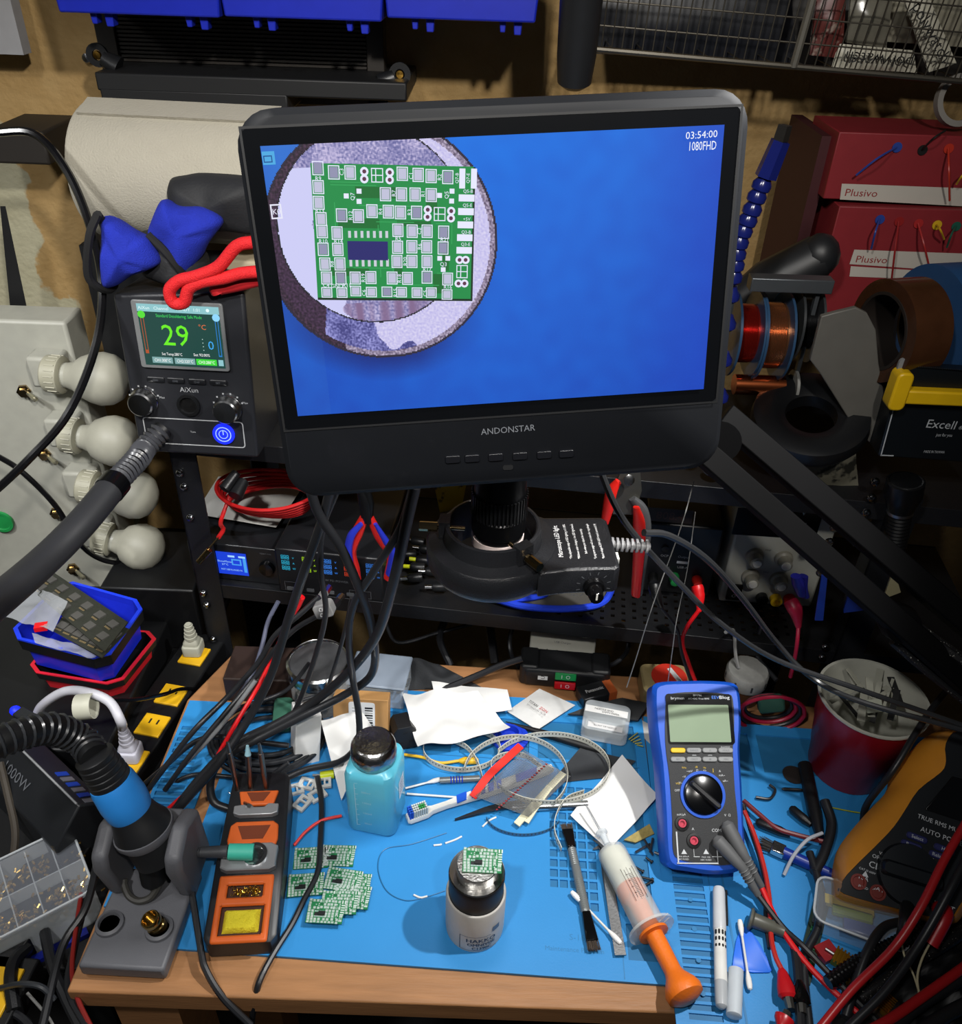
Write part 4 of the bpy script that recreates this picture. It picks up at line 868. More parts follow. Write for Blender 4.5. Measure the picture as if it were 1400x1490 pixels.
# black cloth bag
def heap(name, lb, cat, cs, m, h, z0=-.003, f=35, seed=0, nx=22):
    P = [Z(*c, z0) for c in cs]
    def fn(u, v):
        p = (P[3]*(1-u)+P[2]*u)*(1-v)+(P[0]*(1-u)+P[1]*u)*v; e = min(1, 5*min(u, v, 1-u, 1-v)); return p+V((0, 0, .0008+h*e*(.55+.8*noise.noise(V((p.x*f, p.y*f, seed))))))
    return G().sheet(nx, nx, fn, .0006).build(name, m, None, lb, cat)
heap('cloth_pouch', 'rumpled black cloth pouch lying at the back of the bench', 'pouch', [(545, 960), (640, 968), (700, 1000), (585, 1005)], mat('black_cloth', '26282b', .8, bump=.3), .022)
cable('mains_cable', 'thick grey-black cable running from the cloth pouch up to the switch box', 'cable', [(640, 1006, .012), (690, 985, .018), (730, 968, .03), (760, 958, .04)], .0042, mode='z')
# --- component tapes (ribbons on edge) ---
tapem = mat('paper_tape', 'cfcdbf', .6)
def dots_strip(g, P, w, up, col, every=2, a=.0):
    pass
def tape(lb, pts, w=.0075, up=(0, 0, 1), m=tapem, grp='cut component tapes', hole=True, t=.0006, sub=10):
    P = [Z(*p) for p in pts]; o = P[0].copy(); o.z = 0; tp = T('component_tape', lb, 'tape', o, group=grp)
    S_ = spline([p-o for p in P], sub); G().ribbon(S_, w, t, up, sub=1).build('tape', m, tp)
    g = G(); 
    acc = [0]
    for i in range(1, len(S_)): acc.append(acc[-1]+(S_[i]-S_[i-1]).length)
    d = .003; U = V(up)
    while d < acc[-1]-.002:
        c, tt = along(S_, acc, d); sd = tt.cross(U).normalized(); u2 = sd.cross(tt)
        for sg_ in (1, -1):   # printed pockets on both faces
            Mq = frame(c+u2*(t/2+.00012)*sg_+sd*w*.12, tt, sd) if abs(U.z) > .5 and w > .003 and False else frame(c+u2*(t/2+.00012)*sg_+sd*w*.1, tt, sd*sg_)
            g.quad(0, 0, .0014, .0024, 0, Mq)
        d += .004
    g.build('pockets', mat('pocket_dark', '4c4a44', .6), tp, kind='stuff'); return tp
ss = V((0, -.25, 1))
def ring_pts(cx, cy, rx, ry, a0, a1, n=12, z=.010, dz=0): return [(cx+rx*cos(radians(a0+(a1-a0)*i/n)), cy+ry*sin(radians(a0+(a1-a0)*i/n)), z+dz*i/n) for i in range(n+1)]
UP = (0, -.82, .57)
def rtape(lb, pts, w=.0085, **k): # ribbon standing on edge: wide side vertical
    P = [Z(*p) for p in pts]; o = P[0].copy(); o.z = 0; tp = T('component_tape', lb, 'tape', o, group=k.get('grp', 'cut component tapes'))
    S_ = spline([p-o for p in P], 8); m = k.get('m', tapem)
    G().sweep(S_, [(-.0003, -w/2), (.0003, -w/2), (.0003, w/2), (-.0003, w/2)], up=(0, 0, 1)).build('tape', m, tp)
    g = G(); acc = [0]
    for i in range(1, len(S_)): acc.append(acc[-1]+(S_[i]-S_[i-1]).length)
    d = .003
    while d < acc[-1]-.002:
        c, tt = along(S_, acc, d); sd = tt.cross(V((0, 0, 1))).normalized()
        for q_ in (1, -1): g.quad(0, 0, .0013, .0022, 0, frame(c+sd*.00045*q_+V((0, 0, w*.12)), tt*q_, (0, 0, 1)))
        d += .0040
    g.build('pockets', mat('pocket_dark', '4c4a44', .6), tp, kind='stuff'); return tp
rtape('white component tape bent in the widest loop, right of the red comb', ring_pts(800, 1118, 87, 50, -150, 150, 16, .012), grp=None)
rtape('white component tape looping across the middle over the red comb', ring_pts(750, 1130, 76, 58, 190, 400, 14, .016), grp=None)
rtape('white component tape curl under the edge of the crumpled paper', ring_pts(672, 1090, 56, 30, -60, 190, 14, .009), grp=None)
rtape('white component tape hooking down beside the blue bottle side of the mat', [(655, 1075, .012), (680, 1088, .012), (695, 1110, .010), (702, 1132, .008)], grp=None)
rtape('white component tape hanging over the flux brush, curling towards the viewer', [(850, 1152, .012), (825, 1162, .012), (810, 1185, .010), (807, 1210, .007), (817, 1236, .005)], w=.0075, grp=None)
rtape('small white component tape arc just above the toothbrush', [(720, 1135, .010), (715, 1110, .012), (735, 1098, .012), (765, 1100, .010), (790, 1118, .008)], grp=None)
rtape('clear grey component tape bent below the red comb', ring_pts(762, 1185, 55, 30, 20, 170, 10, .003), w=.005, m=mat('clear_tape', '3c6a8c', .3), grp=None)
# cream paper-tape strips
for lb, a, b in (('cream folded tape strip with one end pointing at the vise', (820, 1125), (752, 1200)), ('cream tape strip lying alongside the longer cream strip', (800, 1145), (765, 1196))):
    A_, B_ = Z(*a, .012), Z(*b, .006); G().ribbon([A_, (A_+B_)/2+V((0, 0, .002)), B_], .0075, .0022, (0, 0, 1)).build('paper_strip', mat('cream', 'ddd8b8', .6), None, lb, 'strip')
# red comb with leads
rc = T('lead_comb', 'red bandolier strip with fine bare component leads over the toothbrush', 'component strip', Z(728, 1128)); o = V(rc.location)
G().ribbon([Z(758, 1085, .022)-o, Z(735, 1106, .022)-o, Z(710, 1130, .02)-o, Z(688, 1160, .016)-o], .0085, .001, (0, -.3, 1)).build('red_strip', mat('red_tape', 'd8281c', .5), rc)
g = G()
for i in range(44):
    t = i/43; a = Z(762-70*t, 1092+66*t, .020); b = Z(830-60*t, 1130+58*t, .012); g.cyl(a-o, b-o, .0005, n=4)
g.build('leads', steel, rc, kind='stuff')
g = G()
for i in range(22):
    t = i/21; p = Z(795-72*t, 1112+66*t, .018)-o; g.ball(p, (.0016, .0010, .0010), 6)
g.build('diodes', mat('diode_red', '8a2020', .3), rc, kind='stuff')
# toothbrush
ta, tb = Z(592, 1192, .006), Z(820, 1112, .008); ax = (tb-ta).normalized(); L = (tb-ta).length
tbb = T('toothbrush', 'white and blue toothbrush with green and blue bristles, head beside the blue bottle', 'toothbrush', (ta.x, ta.y, 0)); o = V((0, 0, .007)); Fm = frame(o, ax, V((-ax.y, ax.x, 0)))
def bar(g, xs, ws, z0, z1, M):
    P = [(x, w) for x, w in zip(xs, ws)]; poly = [(x, -w) for x, w in P]+[(x, w) for x, w in P[::-1]]; return g.prism(poly, z0, z1, M=M, inset=.0008, iz=.0015)
bar(G(), [0, .003, .022, .028, .045, .075, .09, .13, .165, .172], [.004, .0060, .0060, .0035, .003, .005, .0062, .0062, .0050, .003], -.003, .003, Fm).build('handle', white, tbb)
g = G(); rnd = random.Random(1)
bl_ = mat('bristle', vc=True, rough=.6)
for i in range(9):
    for j in range(4):
        x = .003+i*.0023; y = -.0042+j*.0028; g.C('1a55c8' if i < 2 else ('2f9a4a' if 4 < i < 8 and 0 < j < 3 else 'c9d0cc')); g.cyl((x, y, .003), (x+.0003, y, .013), .0011, n=5)
g.M = Matrix(); g.v = [Fm @ p for p in g.v]; g.build('bristles', bl_, tbb, kind='stuff')
for i, (x0, x1, w) in enumerate(((.055, .066, .0050), (.072, .079, .0050), (.083, .088, .005), (.092, .098, .005), (.102, .107, .005), (.125, .150, .0050))):
    g = G(); g.prism([(x0, -w), (x1, -w*.9), (x1+.004, w), (x0+.003, w*.9)], .0028, .0040, M=Fm); g.build('blue_grip', mat('grip_blue', '1a55c8', .4), tbb)
# pointed tweezers under toothbrush
tw2 = T('fine_tweezers', 'dark fine-pointed tweezers lying just below the toothbrush', 'tweezers', Z(700, 1182)); o = V(tw2.location)
for dz, dy in ((.001, 0), (.0035, 1)):
    strip('arm', [Z(662, 1194-dy*2, dz)-o, Z(690, 1185-dy*2, dz+.001)-o, Z(715, 1176, dz+.003)-o, Z(760, 1168, dz)-o], [.001, .004, .007, .008], .001, mat('dark_steel', '55585c', .35, .9), tw2)
# blue banded wand and aluminium rod
A_, B_ = Z(640, 1136, .005), Z(698, 1133, .005); wd_ = T('flux_wand', 'grey wand with a blue wire wrap behind the toothbrush', 'tool', (A_.x, A_.y, .0005)); o = V((0, 0, .005))
G().cyl(o, B_-A_+o, .0035, n=12).build('shaft', mat('silver_grey'), wd_)
g = G(); 
for k in range(5): g.lathe([(.0032, -.001), (.0042, 0), (.0032, .001)], o+(B_-A_)*(.28+.07*k), 10, ax=B_-A_, caps=False)
g.build('wire_wrap', bluem, wd_)
A_, B_ = Z(745, 1176, .005), Z(855, 1170, .005); G().cyl(A_, B_, .0042, n=14).build('metal_rod', mat('aluminium', 'b9bcbe', .25, 1), None, 'shiny aluminium rod lying behind the cream tape strips', 'rod')
# yellow jumper
yj = T('yellow_jumper', 'yellow test jumper with a yellow clip boot, right of the blue bottle', 'cable', Z(640, 1105)); o = V(yj.location)
G().tube([Z(588, 1098, .004)-o, Z(615, 1102, .005)-o, Z(640, 1110, .005)-o, Z(668, 1107, .005)-o], .0017, 8).build('wire', mat('wire_yellow', 'dcae28', .4), yj)
G().lathe([(.002, 0), (.0045, .006), (.004, .020), (.002, .022)], Z(668, 1107, .005)-o, 12, ax=(1, .05, 0)).build('boot', mat('wire_yellow'), yj)
yc = T('yellow_clip', 'yellow capped pin plug left of the white paper scrap', 'plug', Z(480, 1128)); o = V(yc.location)
G().cyl(Z(466, 1129, .006)-o, Z(486, 1126, .006)-o, .0048, n=12).build('boot', mat('boot_yellow', 'c8d420', .4), yc); G().cyl(Z(455, 1128, .006)-o, Z(466, 1128, .006)-o, .0014, n=8).build('pin', steel, yc)
# small wires / solder on mat
cable('red_wire', 'short red wire bent on the mat between iron holder and blue bottle', 'wire', [(428, 1230, .004), (445, 1210, .006), (468, 1194, .006), (497, 1187, .004)], .0016, mat('wire_red', 'd03028', .4), 'z')
cable('enamel_wire', 'hair-thin blue enamel wire loop lying on the mat left of the vise', 'wire', [(650, 1212, .001), (600, 1228, .001), (560, 1236, .001), (550, 1262, .001), (562, 1295, .001), (590, 1310, .001), (620, 1305, .001), (648, 1296, .001)], .00045, mat('enamel', '2a6a98', .3), 'z')
for i, (a, b, c) in enumerate((((631, 1230), (641, 1229), (642, 1228)), ((648, 1227), (662, 1222), (672, 1217)), ((702, 1203), (712, 1194), (722, 1189)), ((602, 1302), (612, 1306), (622, 1304)))):
    G().tube([Z(*p, .0012) for p in (a, b, c)], .0010, 6).build('wax_crumb', white, None, ('tiny white crumb on the mat straight above the vise, left one', 'white elongated crumb right above the vise', 'white crumb further up beside the dark tape', 'white crumb on the blue wire left of the vise')[i], 'crumb')
# screws and bits near syringe
for i, (a, b) in enumerate((((925, 1262), (935, 1268)), ((932, 1276), (948, 1280)), ((936, 1290), (948, 1283)), ((940, 1248), (948, 1254)))):
    A_, B_ = Z(*a, .002), Z(*b, .002); s = T('screw', ('small dark screw nearest the syringe barrel top', 'small dark screw pointing right below the board scrap', 'small dark screw crossing under its neighbour', 'tiny dark screw just below the brown board scrap')[i], 'screw', (A_.x, A_.y, 0), group='loose dark screws'); o = V((0, 0, .0022))
    G().cyl(o, B_-A_+o, .0012, n=8).build('thread', mat('dark_screw', '2a2b2e', .35, .7), s); G().cyl(B_-A_+o, (B_-A_)*1.2+o, .0022, .0018, n=8).build('head', mat('dark_screw'), s)
sheet_px('board_scrap', 'tan perforated board scrap beside the white paper square', 'board', [(945, 1199), (952, 1213), (925, 1226), (908, 1222)], mat('tan_board', '9a8a50', .6, var=.5, scale=300), .002, .0005, 10, t=.0015)
g = G()
for i, (a, b) in enumerate((((925, 1240), (946, 1228)), ((938, 1222), (950, 1244)), ((950, 1220), (946, 1240)), ((952, 1240), (968, 1246)))): g.cyl(Z(*a, .003+.001*i), Z(*b, .003+.001*i), .0013, n=7)
g.build('clipped_leads', mat('clip_metal', '5a5c60', .3, .8), None, 'small heap of clipped metal leads left of the multimeter', 'offcuts', kind='stuff')
for i, (a, b) in enumerate((((958, 1342), (972, 1329)), ((962, 1346), (974, 1335)))): G().cyl(Z(*a, .0015), Z(*b, .0015), .0005, n=5).build('bare_wire', white, None, ('upper of two thin white wire ends right of the syringe', 'lower of two thin white wire ends right of the syringe')[i], 'wire')
# small white parts strips left of the bottle
g = G()
rnd = random.Random(9)
wp = [(430, 1150, 20), (447, 1142, -15), (462, 1158, 40), (440, 1170, 60), (470, 1140, 10)]
for i, (px, py, a) in enumerate(wp):
    s = T('relay_base', ('white plastic frame nearest the iron holder top corner', 'white plastic frame at the back of the small heap', 'white plastic frame at the right of the small heap', 'white plastic frame at the front of the small heap', 'white plastic frame beside the yellow pin plug')[i], 'plastic part', Z(px, py, .0+.0012*i), a, group='white plastic frames')
    G().holed(-.009, .009, -.007, .007, [(-.005, .001, -.004, .004), (.003, .006, -.003, .003)], 0, .003).build('frame', mat('frame_white', 'b8bab8', .5), s)
# ================= black metal rack behind the bench =================
RA = -6.2; RM = rot(rz=RA, loc=(-.352, .852, 0)); RI = RM.inverted()
ZA, ZB = .283, .066
rackm = mat('rack_black', '131417', .45, bump=.2, bscale=600)
rk = T('metal_rack', 'black metal shelving rack behind the bench with perforated shelves', 'rack', (-.352, .852, -.76), RA)
RL_ = Matrix.Translation((0, 0, .76))
def lx(px, py, z): q = RI @ Z(px, py, z); return q.x, q.y
for z, nm in ((ZA, 0), (ZB, 1), (-.35, 2)):
    g = G(RL_)
    if nm == 1:
        holes = []
        for i in range(46):
            for j in range(5):
                x = .44+i*.0135; y = .012+j*.0135+(.0 if i % 2 else .0067)
                if x < .76: holes.append((round(x, 4), round(x+.005, 4), round(y, 4), round(y+.005, 4)))
        g.holed(0, .98, .0, .24, holes, z-.002, z)
    else: g.box(0, .98, 0, .24, z-.002, z)
    g.build('shelf_panel', rackm, rk)
    G(RL_).box(0, .98, -.002, .0, z-.021, z+.001).box(0, .98, .24, .242, z-.021, z+.001).build('shelf_lip', rackm, rk, bevel=.0006)
for x in (-.012, .792):
    for y, s in ((-.004, 1), (.244, -1)):
        g = G(RL_); g.box(x, x+.032, min(y, y+.002*s), max(y, y+.002*s), -.76, ZA+.012).box(x, x+.002, min(y, y+.03*s), max(y, y+.03*s), -.76, ZA+.012); g.build('post', rackm, rk)
bolt = mat('bolt_chrome', '8e9094', .18, 1)
mb = []
def bolts(lst, y=-.005):
    for px, py in lst:
        d = ray(px, py); n = RM.to_3x3() @ V((0, -1, 0)); o = RM @ V((0, y, 0)); t = (o-CAM).dot(n)/d.dot(n); p = RI @ (CAM+d*t)
        G(RL_).lathe([(.0052, 0), (.0050, .0016), (.0034, .0036), (.0001, .0042)], (p.x, y, p.z), 12, ax=(0, -1, 0)).build('bolt', bolt, rk)
bolts([(262, 688), (268, 708), (277, 753), (296, 863), (301, 880), (310, 930), (315, 966), (1273, 701), (1268, 724), (1260, 746), (1201, 941), (1196, 956)])
bolts([(1214, 768), (1207, 788), (1247, 790), (1194, 833)], -.0055)
def on(px, py, z): return Z(px, py, z)
# --- hot air / soldering station on the upper shelf ---
a = Z(207, 656, ZA); b = Z(372, 665, ZA); c = (a+b)/2
SM = frame(c, (b-a), (0, .09, 1)); SF = Face(SM); xw = (b-a).length/2
sn = T('soldering_station', 'black rework station with a colour display reading 29 and two silver knobs', 'station', M=SM)
hgt_ = SF(265, 425)[1]
g = G(); TL = SF(163, 428); TR = SF(355, 424); BL = SF(203, 657); BR = SF(376, 667)
poly = [BL, BR, TR, TL]; g.prism([(p[0], p[1]) for p in poly], -.10, 0); g.build('case', mat('station_black', '222327', .42, bump=.1, bscale=900), sn, bevel=.004, seg=3)
g = G(); rectf(g, 200, 438, 330, 536, .0005, .0035, .003, SF); g.build('display_frame', mat('frame_grey', '6d6f70', .3), sn, bevel=.0008)
SG = lambda px, py: SF(px, py)
def prq(g, px0, py0, px1, py1, z, F):
    a = F(px0, py0); b = F(px1, py1); return g.quad((a[0]+b[0])/2, (a[1]+b[1])/2, abs(b[0]-a[0]), abs(b[1]-a[1]), z)
# display corners follow the frame: rotate drawing with the face (local units)
cxx, cyy = SF(266, 488); dw = SF(326, 488)[0]-SF(206, 483)[0]; dh = SF(266, 443)[1]-SF(266, 533)[1]
def D(u, v): return cxx+(u-.5)*dw*.98, cyy+(.5-v)*dh*.98
g = G(); g.C('1c4640').quad(cxx, cyy, dw*.98, dh*.98, .0037)
def dq(u, v, w, h, c, z=.0038): g.C(c); x, y = D(u, v); g.quad(x, y, w*dw, h*dh, z)
def dt(t, u, v, h, c, **k): g.C(c); x, y = D(u, v); g.text(t, h*dh, x, y, .0039, **k)
dq(.5, .06, .98, .12, '8fc6cc'); dt('AiXun   Channel      READY  1:01    \u25cf', .45, .06, .05, 'e8ffff', wid=dw*.85)
dt('Standard Desoldering: Safe Mode', .5, .175, .05, '40d860', wid=dw*.55)
dq(.045, .5, .04, .60, 'b0522c'); dq(.045, .47, .024, .54, '1c4640', .00385); dq(.955, .5, .04, .60, '2a80d0'); dq(.955, .5, .024, .56, '1c4640', .00385)
for u, c_ in ((.045, '58e038'), (.955, '90d8ff')): g.C(c_); x, y = D(u, .17); g.poly([(x+.004*cos(k*pi/6), y+.004*sin(k*pi/6), .0039) for k in range(12)])
dt('29', .42, .48, .34, '6cf020', wid=dw*.33); dt('\u00b0C', .77, .33, .08, 'e07040'); dt('0', .85, .62, .14, '40a8f0')
for k in range(4): dq(.755, .53+.06*k, .01, .012, 'c8e8e0')
dt('Set Temp:280\u00b0C', .35, .80, .045, 'ffffff', wid=dw*.25); dt('Set 92:00%', .72, .79, .045, 'ffffff', wid=dw*.2)
for u, c_, t in ((.22, '7fa8a8', 'CH1:300\u00b0C'), (.50, '7fa8a8', 'CH2:320\u00b0C'), (.77, '3fd838', 'CH3:280\u00b0C')): dq(u, .91, .25, .10, c_); dt(t, u, .91, .05, 'ffffff', wid=dw*.2)
dq(.95, .91, .06, .10, '8fc6cc')
g.build('display', vcs, sn, smooth=0, label='lit colour display reading 29')
for i, px in enumerate((227, 256, 287, 318)):
    x, y = SF(px, 552+i*1.5); k = G().prism(rrect(.019, .006, .002, 3, x, y), 0, .002, inset=.0006, iz=.0005).build('button', mat('station_button', '17181b', .35), sn)
    G().text(('CH1', 'CH2', 'CH3', 'SET')[i], .0022, x, y, .0021).build('lettering', mat('dim_print'), k)
g = G(); x, y = SF(275, 567); g.text('AiXun', .0056, x, y, .0004)
for px0, px1, py0, py1 in ((207, 358, 605, 607), (207, 358, 650, 652)): pass
x0, y0 = SF(207, 606); x1, y1 = SF(358, 652); cx0, cy0 = (x0+x1)/2, (y0+y1)/2; ww, hh_ = x1-x0, y0-y1
ro = rrect(ww, hh_, .004, 4, cx0, cy0); ri = rrect(ww-.0024, hh_-.0024, .003, 4, cx0, cy0); n = len(ro)
g.add([(p[0], p[1], .0005) for p in ro+ri], [(i, (i+1) % n, n+(i+1) % n, n+i) for i in range(n)])
for (px, py) in ((211, 582), (333, 593)):
    for k in range(6): x, y = SF(px, py); a = radians(10+28*k); g.quad(x+.0165*cos(a+.2), y+.0165*sin(a+.2), .0018, .0018, .0005)
for (px, py) in ((236, 578), (357, 586)): x, y = SF(px, py); g.text('Max', .0025, x, y, .0005)
x, y = SF(281, 628); g.text('Turn', .0022, x, y, .0005)
g.build('lettering', mat('station_print', 'a8aaac', .5), sn)
for (px, py) in ((211, 582), (333, 593)):
    x, y = SF(px, py); G().lathe([(.0150, 0), (.0152, .003), (.0140, .0045), (.0135, .014), (.0120, .0155), (.0001, .0160)], (x, y, 0), 30).build('knob', mat('knob_silver', 'a4a5a6', .22, 1), sn, label='silver knob')
x, y = SF(275, 589); sk = G().lathe([(.0125, 0), (.0125, .003), (.0095, .0035), (.0085, .001)], (x, y, 0), 26, caps=False).build('socket_ring', mat('ring_dark', '3a3b3d', .25, .8), sn); G().lathe([(.0088, .0012), (.0001, .0012)], (x, y, 0), 18).build('hole', blackpr, sk)
x, y = SF(326, 631); pw = G().lathe([(.0120, 0), (.0120, .002), (.0001, .0022)], (x, y, 0), 26).build('power_button', mat('blue_glow', '1020ff', emit=1.6), sn, label='glowing blue power button')
g = G(); 
for r0, r1 in ((.0088, .0078), (.0052, .0044)):
    m_ = 24; g.add([(x+r*cos(2*pi*k/m_), y+r*sin(2*pi*k/m_), .0024) for r in (r0, r1) for k in range(m_)], [(k, (k+1) % m_, m_+(k+1) % m_, m_+k) for k in range(m_)])
g.quad(x, y+.002, .001, .005, .0025); g.build('power_symbol', mat('pale_blue_glow', '88a0ff', emit=1.0), pw)
# hose of the station
hb = SM @ V((*SF(240, 622), .004))
hp = [hb, SM @ V((*SF(225, 637), .028)), Y(200, 668, .76), Y(170, 700, .72)]
P_ = spline(hp, 10)
h1 = T('station_hose', 'thick black hose from the rework station running down to the left edge', 'hose', hb)
G().sweep([p-hb for p in P_], [(.0105*cos(2*pi*i/16), .0105*sin(2*pi*i/16)) for i in range(16)]).build('bellows', mat('bellow_dark', '0c0c0e', .45), h1)
g = G(); ribs(g, P_, .0105, .0056, .0022, hb); g.build('ribs', mat('bellow_grey', '3a3b3f', .28), h1, kind='stuff')
P2 = spline([P_[-1], Y(120, 760, .66), Y(60, 820, .60), Y(-40, 905, .50)], 8)
G().cyl(P_[-1]-hb, P2[2]-hb, .0150, .0150, 18).build('collar', mat('gloss_black'), h1)
G().sweep([p-hb for p in P2[1:]], [(.0142*cos(2*pi*i/16), .0142*sin(2*pi*i/16)) for i in range(16)]).build('sleeve', mat('sleeve_grey', '232427', .5), h1)
# cream box behind station, with roll, gloves
cz_ = .46
cp = Y(395, 690, .90)
CB = T('cream_box', 'tall cream box standing between the rework station and the monitor', 'box', (cp.x+.02, .95, ZA), RA)
G().box(-.045, .10, -.03, .05, 0, .185).build('carton', mat('cream_carton', 'b9ad92', .6), CB, bevel=.003)
G().box(cp.x-.20, cp.x-.035, .955, 1.06, ZA, .468).build('black_box', matte, None, 'black box behind the rework station holding up the foam roll', 'box')
# foam roll
ra, rb_ = Y(150, 247, .965), Y(420, 262, .945)
fr_ = T('foam_roll', 'large roll of pale grey foam sheet behind the gloves', 'roll', ((ra.x+rb_.x)/2, ra.y, ra.z-.069)); o = V(fr_.location); ax = (rb_-ra)
G().lathe([(.020, -.004), (.066, -.004), (.069, 0), (.069, ax.length), (.066, ax.length+.002), (.020, ax.length+.002)], ra-o, 56, ax=ax).build('foam', mat('foam', 'a19c8e', .85, bump=.6, bscale=500, var=.06), fr_)
G().lathe([(.019, -.005), (.019, ax.length+.003)], ra-o, 20, ax=ax).build('core', mat('cardboard'), fr_)
def wrapedge(): 
    q = ax.to_track_quat('Z', 'Y').to_matrix(); P = []
    return P
G().add([(V(ra)-o+V((0, y, z))+ax*t) for t in (0, 1) for y, z in ((-.033, .0610), (.0, .0700), (.0, .0720), (-.035, .0635))], [(0, 1, 2, 3), (7, 6, 5, 4), (0, 4, 5, 1), (1, 5, 6, 2), (2, 6, 7, 3), (3, 7, 4, 0)]).build('loose_edge', mat('foam'), fr_)
# gloves
glb = mat('glove_blue', '15279c', .9, bump=.9, bscale=900, var=.25); glk = mat('glove_black', '1c1d20', .7, bump=.3)
ys = .855
def flatblob(g, pts, y0, th, nx=1):  # puffed outline: pixel outline at depth y0, thickness th
    pts = rsp([(x, -y) for x, y in pts], 3); pts = [(x, -y) for x, y in pts]; P = [Y(px, py, y0) for px, py in pts]; n = len(P); c = sum(P, V())/n
    vs = []; RG = ((.45, -.62), (.82, -.45), (1.03, 0), (.82, .45), (.45, .62)); m_ = len(RG)
    for s, dy in RG: vs += [c+(p-c)*s+V((.004*noise.noise(p*40), dy*th+.012*noise.noise(V((p.x*45*s, p.z*45*s, 2+s))), .003*noise.noise(p*55))) for p in P]
    vs += [c+V((0, -.64*th, 0)), c+V((0, .64*th, 0))]
    fs = [(j*n+i, j*n+(i+1) % n, (j+1)*n+(i+1) % n, (j+1)*n+i) for j in range(m_-1) for i in range(n)]+[(m_*n, (i+1) % n, i) for i in range(n)]+[(m_*n+1, (m_-1)*n+i, (m_-1)*n+(i+1) % n) for i in range(n)]
    return g.add([v-g.o for v in vs], fs)
def glove(lb, cuff, palm, hem, y0, yaw=0):
    o = Y(*cuff[0], y0); t = T('work_glove', lb, 'glove', (o.x, y0, o.z)); o = V(t.location)
    g = G(); g.o = o; flatblob(g, cuff, y0, .035); c_ = g.build('cuff', glb, t, smooth=80)
    s = c_.modifiers.new('s', 'SUBSURF'); s.levels = s.render_levels = 1
    g = G(); g.o = o; flatblob(g, palm, y0+.030, .045); p_ = g.build('palm', glk, t, smooth=80)
    s = p_.modifiers.new('s', 'SUBSURF'); s.levels = s.render_levels = 1
    G().tube([Y(px, py, y0-dy)-o for px, py, dy in hem], .0042, 8, 5).build('hem', mat('hem_black', '0e0e10', .8), t); return t
glove('blue knit glove with dark coated palm lying over the foam roll', [(235, 285), (262, 300), (290, 300), (330, 318), (310, 345), (292, 380), (270, 402), (240, 375), (214, 340), (222, 310)], [(245, 262), (268, 252), (340, 250), (400, 262), (395, 340), (335, 335), (300, 330), (268, 318), (250, 295)], [(216, 342, .012), (240, 366, .018), (258, 388, .018), (270, 404, .012)], ys)
gv = glove('blue knit glove cuff hanging open at the far left above the rework station', [(150, 315), (175, 322), (205, 345), (222, 352), (235, 385), (200, 402), (165, 418), (150, 412), (148, 350)], [(195, 340), (240, 340), (300, 370), (300, 410), (240, 408), (205, 395)], [(142, 312, .01), (130, 345, .018), (128, 400, .018), (148, 420, .01), (166, 415, -.01), (162, 375, -.012), (152, 330, -.005), (142, 312, .01)], ys-.02)
# red braided cord
rc1 = T('braided_rope', 'thick red braided cord loop lying over the top of the rework station', 'cord', Y(262, 440, .80))
o = V(rc1.location); rp = spline([Y(px, py, .81)-o for px, py in ((372, 352), (345, 358), (318, 388), (285, 402), (262, 408), (247, 422), (252, 440), (268, 440), (275, 420), (295, 410), (325, 405), (350, 398), (380, 395))], 6)
G().sweep(rp, [(.0062*cos(2*pi*i/10), .0062*sin(2*pi*i/10)) for i in range(10)]).build('braid', mat('braid_red', 'd01a20', .7, bump=1, bscale=900, var=.3, scale=500), rc1)
G().tube([Y(px, py, .825)-o for px, py in ((320, 425), (318, 418), (345, 412), (385, 402))], .0085, 10).build('red_strap', mat('strap_red', 'b81820', .7), rc1)
# rubber foot cap etc under station
# ---- lower shelf: cable coil, lcd supply, usb supply ----
bx = T('lcd_supply', 'slim black power supply with a lit blue display, at the left of the lower shelf', 'power supply', (Z(353, 846, ZB).x, Z(353, 846, ZB).y, ZB), RA)
M0 = bx.matrix_basis.copy(); M0 = Matrix.Translation(bx.location) @ Matrix.Rotation(radians(RA), 4, 'Z')
G().box(-.066, .058, 0, .16, 0, .058).build('case', mat('supply_black', '1a1b1e', .3), bx, bevel=.002)
LF = Face(M0 @ frame((0, 0, 0), (1, 0, 0), (0, 0, 1)))
g = G(frame((0, -.0005, 0), (1, 0, 0), (0, 0, 1)))
def rel(px, py): return LF(px, py)
x0, y0 = LF(312, 792); x1, y1 = LF(361, 826); cx0, cy0 = (x0+x1)/2, .029; w0, h0 = abs(x1-x0), .036
g.C('1840d8').quad(cx0, cy0, w0, h0, .0004); g.C('48a0f0').quad(cx0+w0*.42, cy0, w0*.1, h0*.7, .0006); g.quad(cx0+w0*.15, cy0+.003, .013, .010, .0006); g.C('1840d8').quad(cx0+w0*.15, cy0+.003, .009, .006, .0008)
g.C('a8d8ff'); g.text('ShowMenu', .003, cx0-.010, cy0+.003, .0007).text('37\u00b0C', .003, cx0-.010, cy0-.002, .0007).text('NOT USB PLUGGED IN', .0026, cx0-.002, cy0-.010, .0007, wid=w0*.7)
g.quad(cx0, cy0+.012, .009, .003, .0007).quad(cx0+.014, cy0+.012, .009, .003, .0007)
g.build('display', vcs, bx, smooth=0, label='lit blue display')
x, y = LF(388, 818); G(frame((0, 0, 0), (1, 0, 0), (0, 0, 1))).lathe([(.0105, 0), (.0105, .002), (.0092, .006), (.0001, .0065)], (x, .028, 0), 24).build('dial', mat('gloss_black'), bx)
G(frame((0, 0, 0), (1, 0, 0), (0, 0, 1))).text('MINIWARE', .0022, x, .050, .0004).build('lettering', mat('dim_print'), bx)
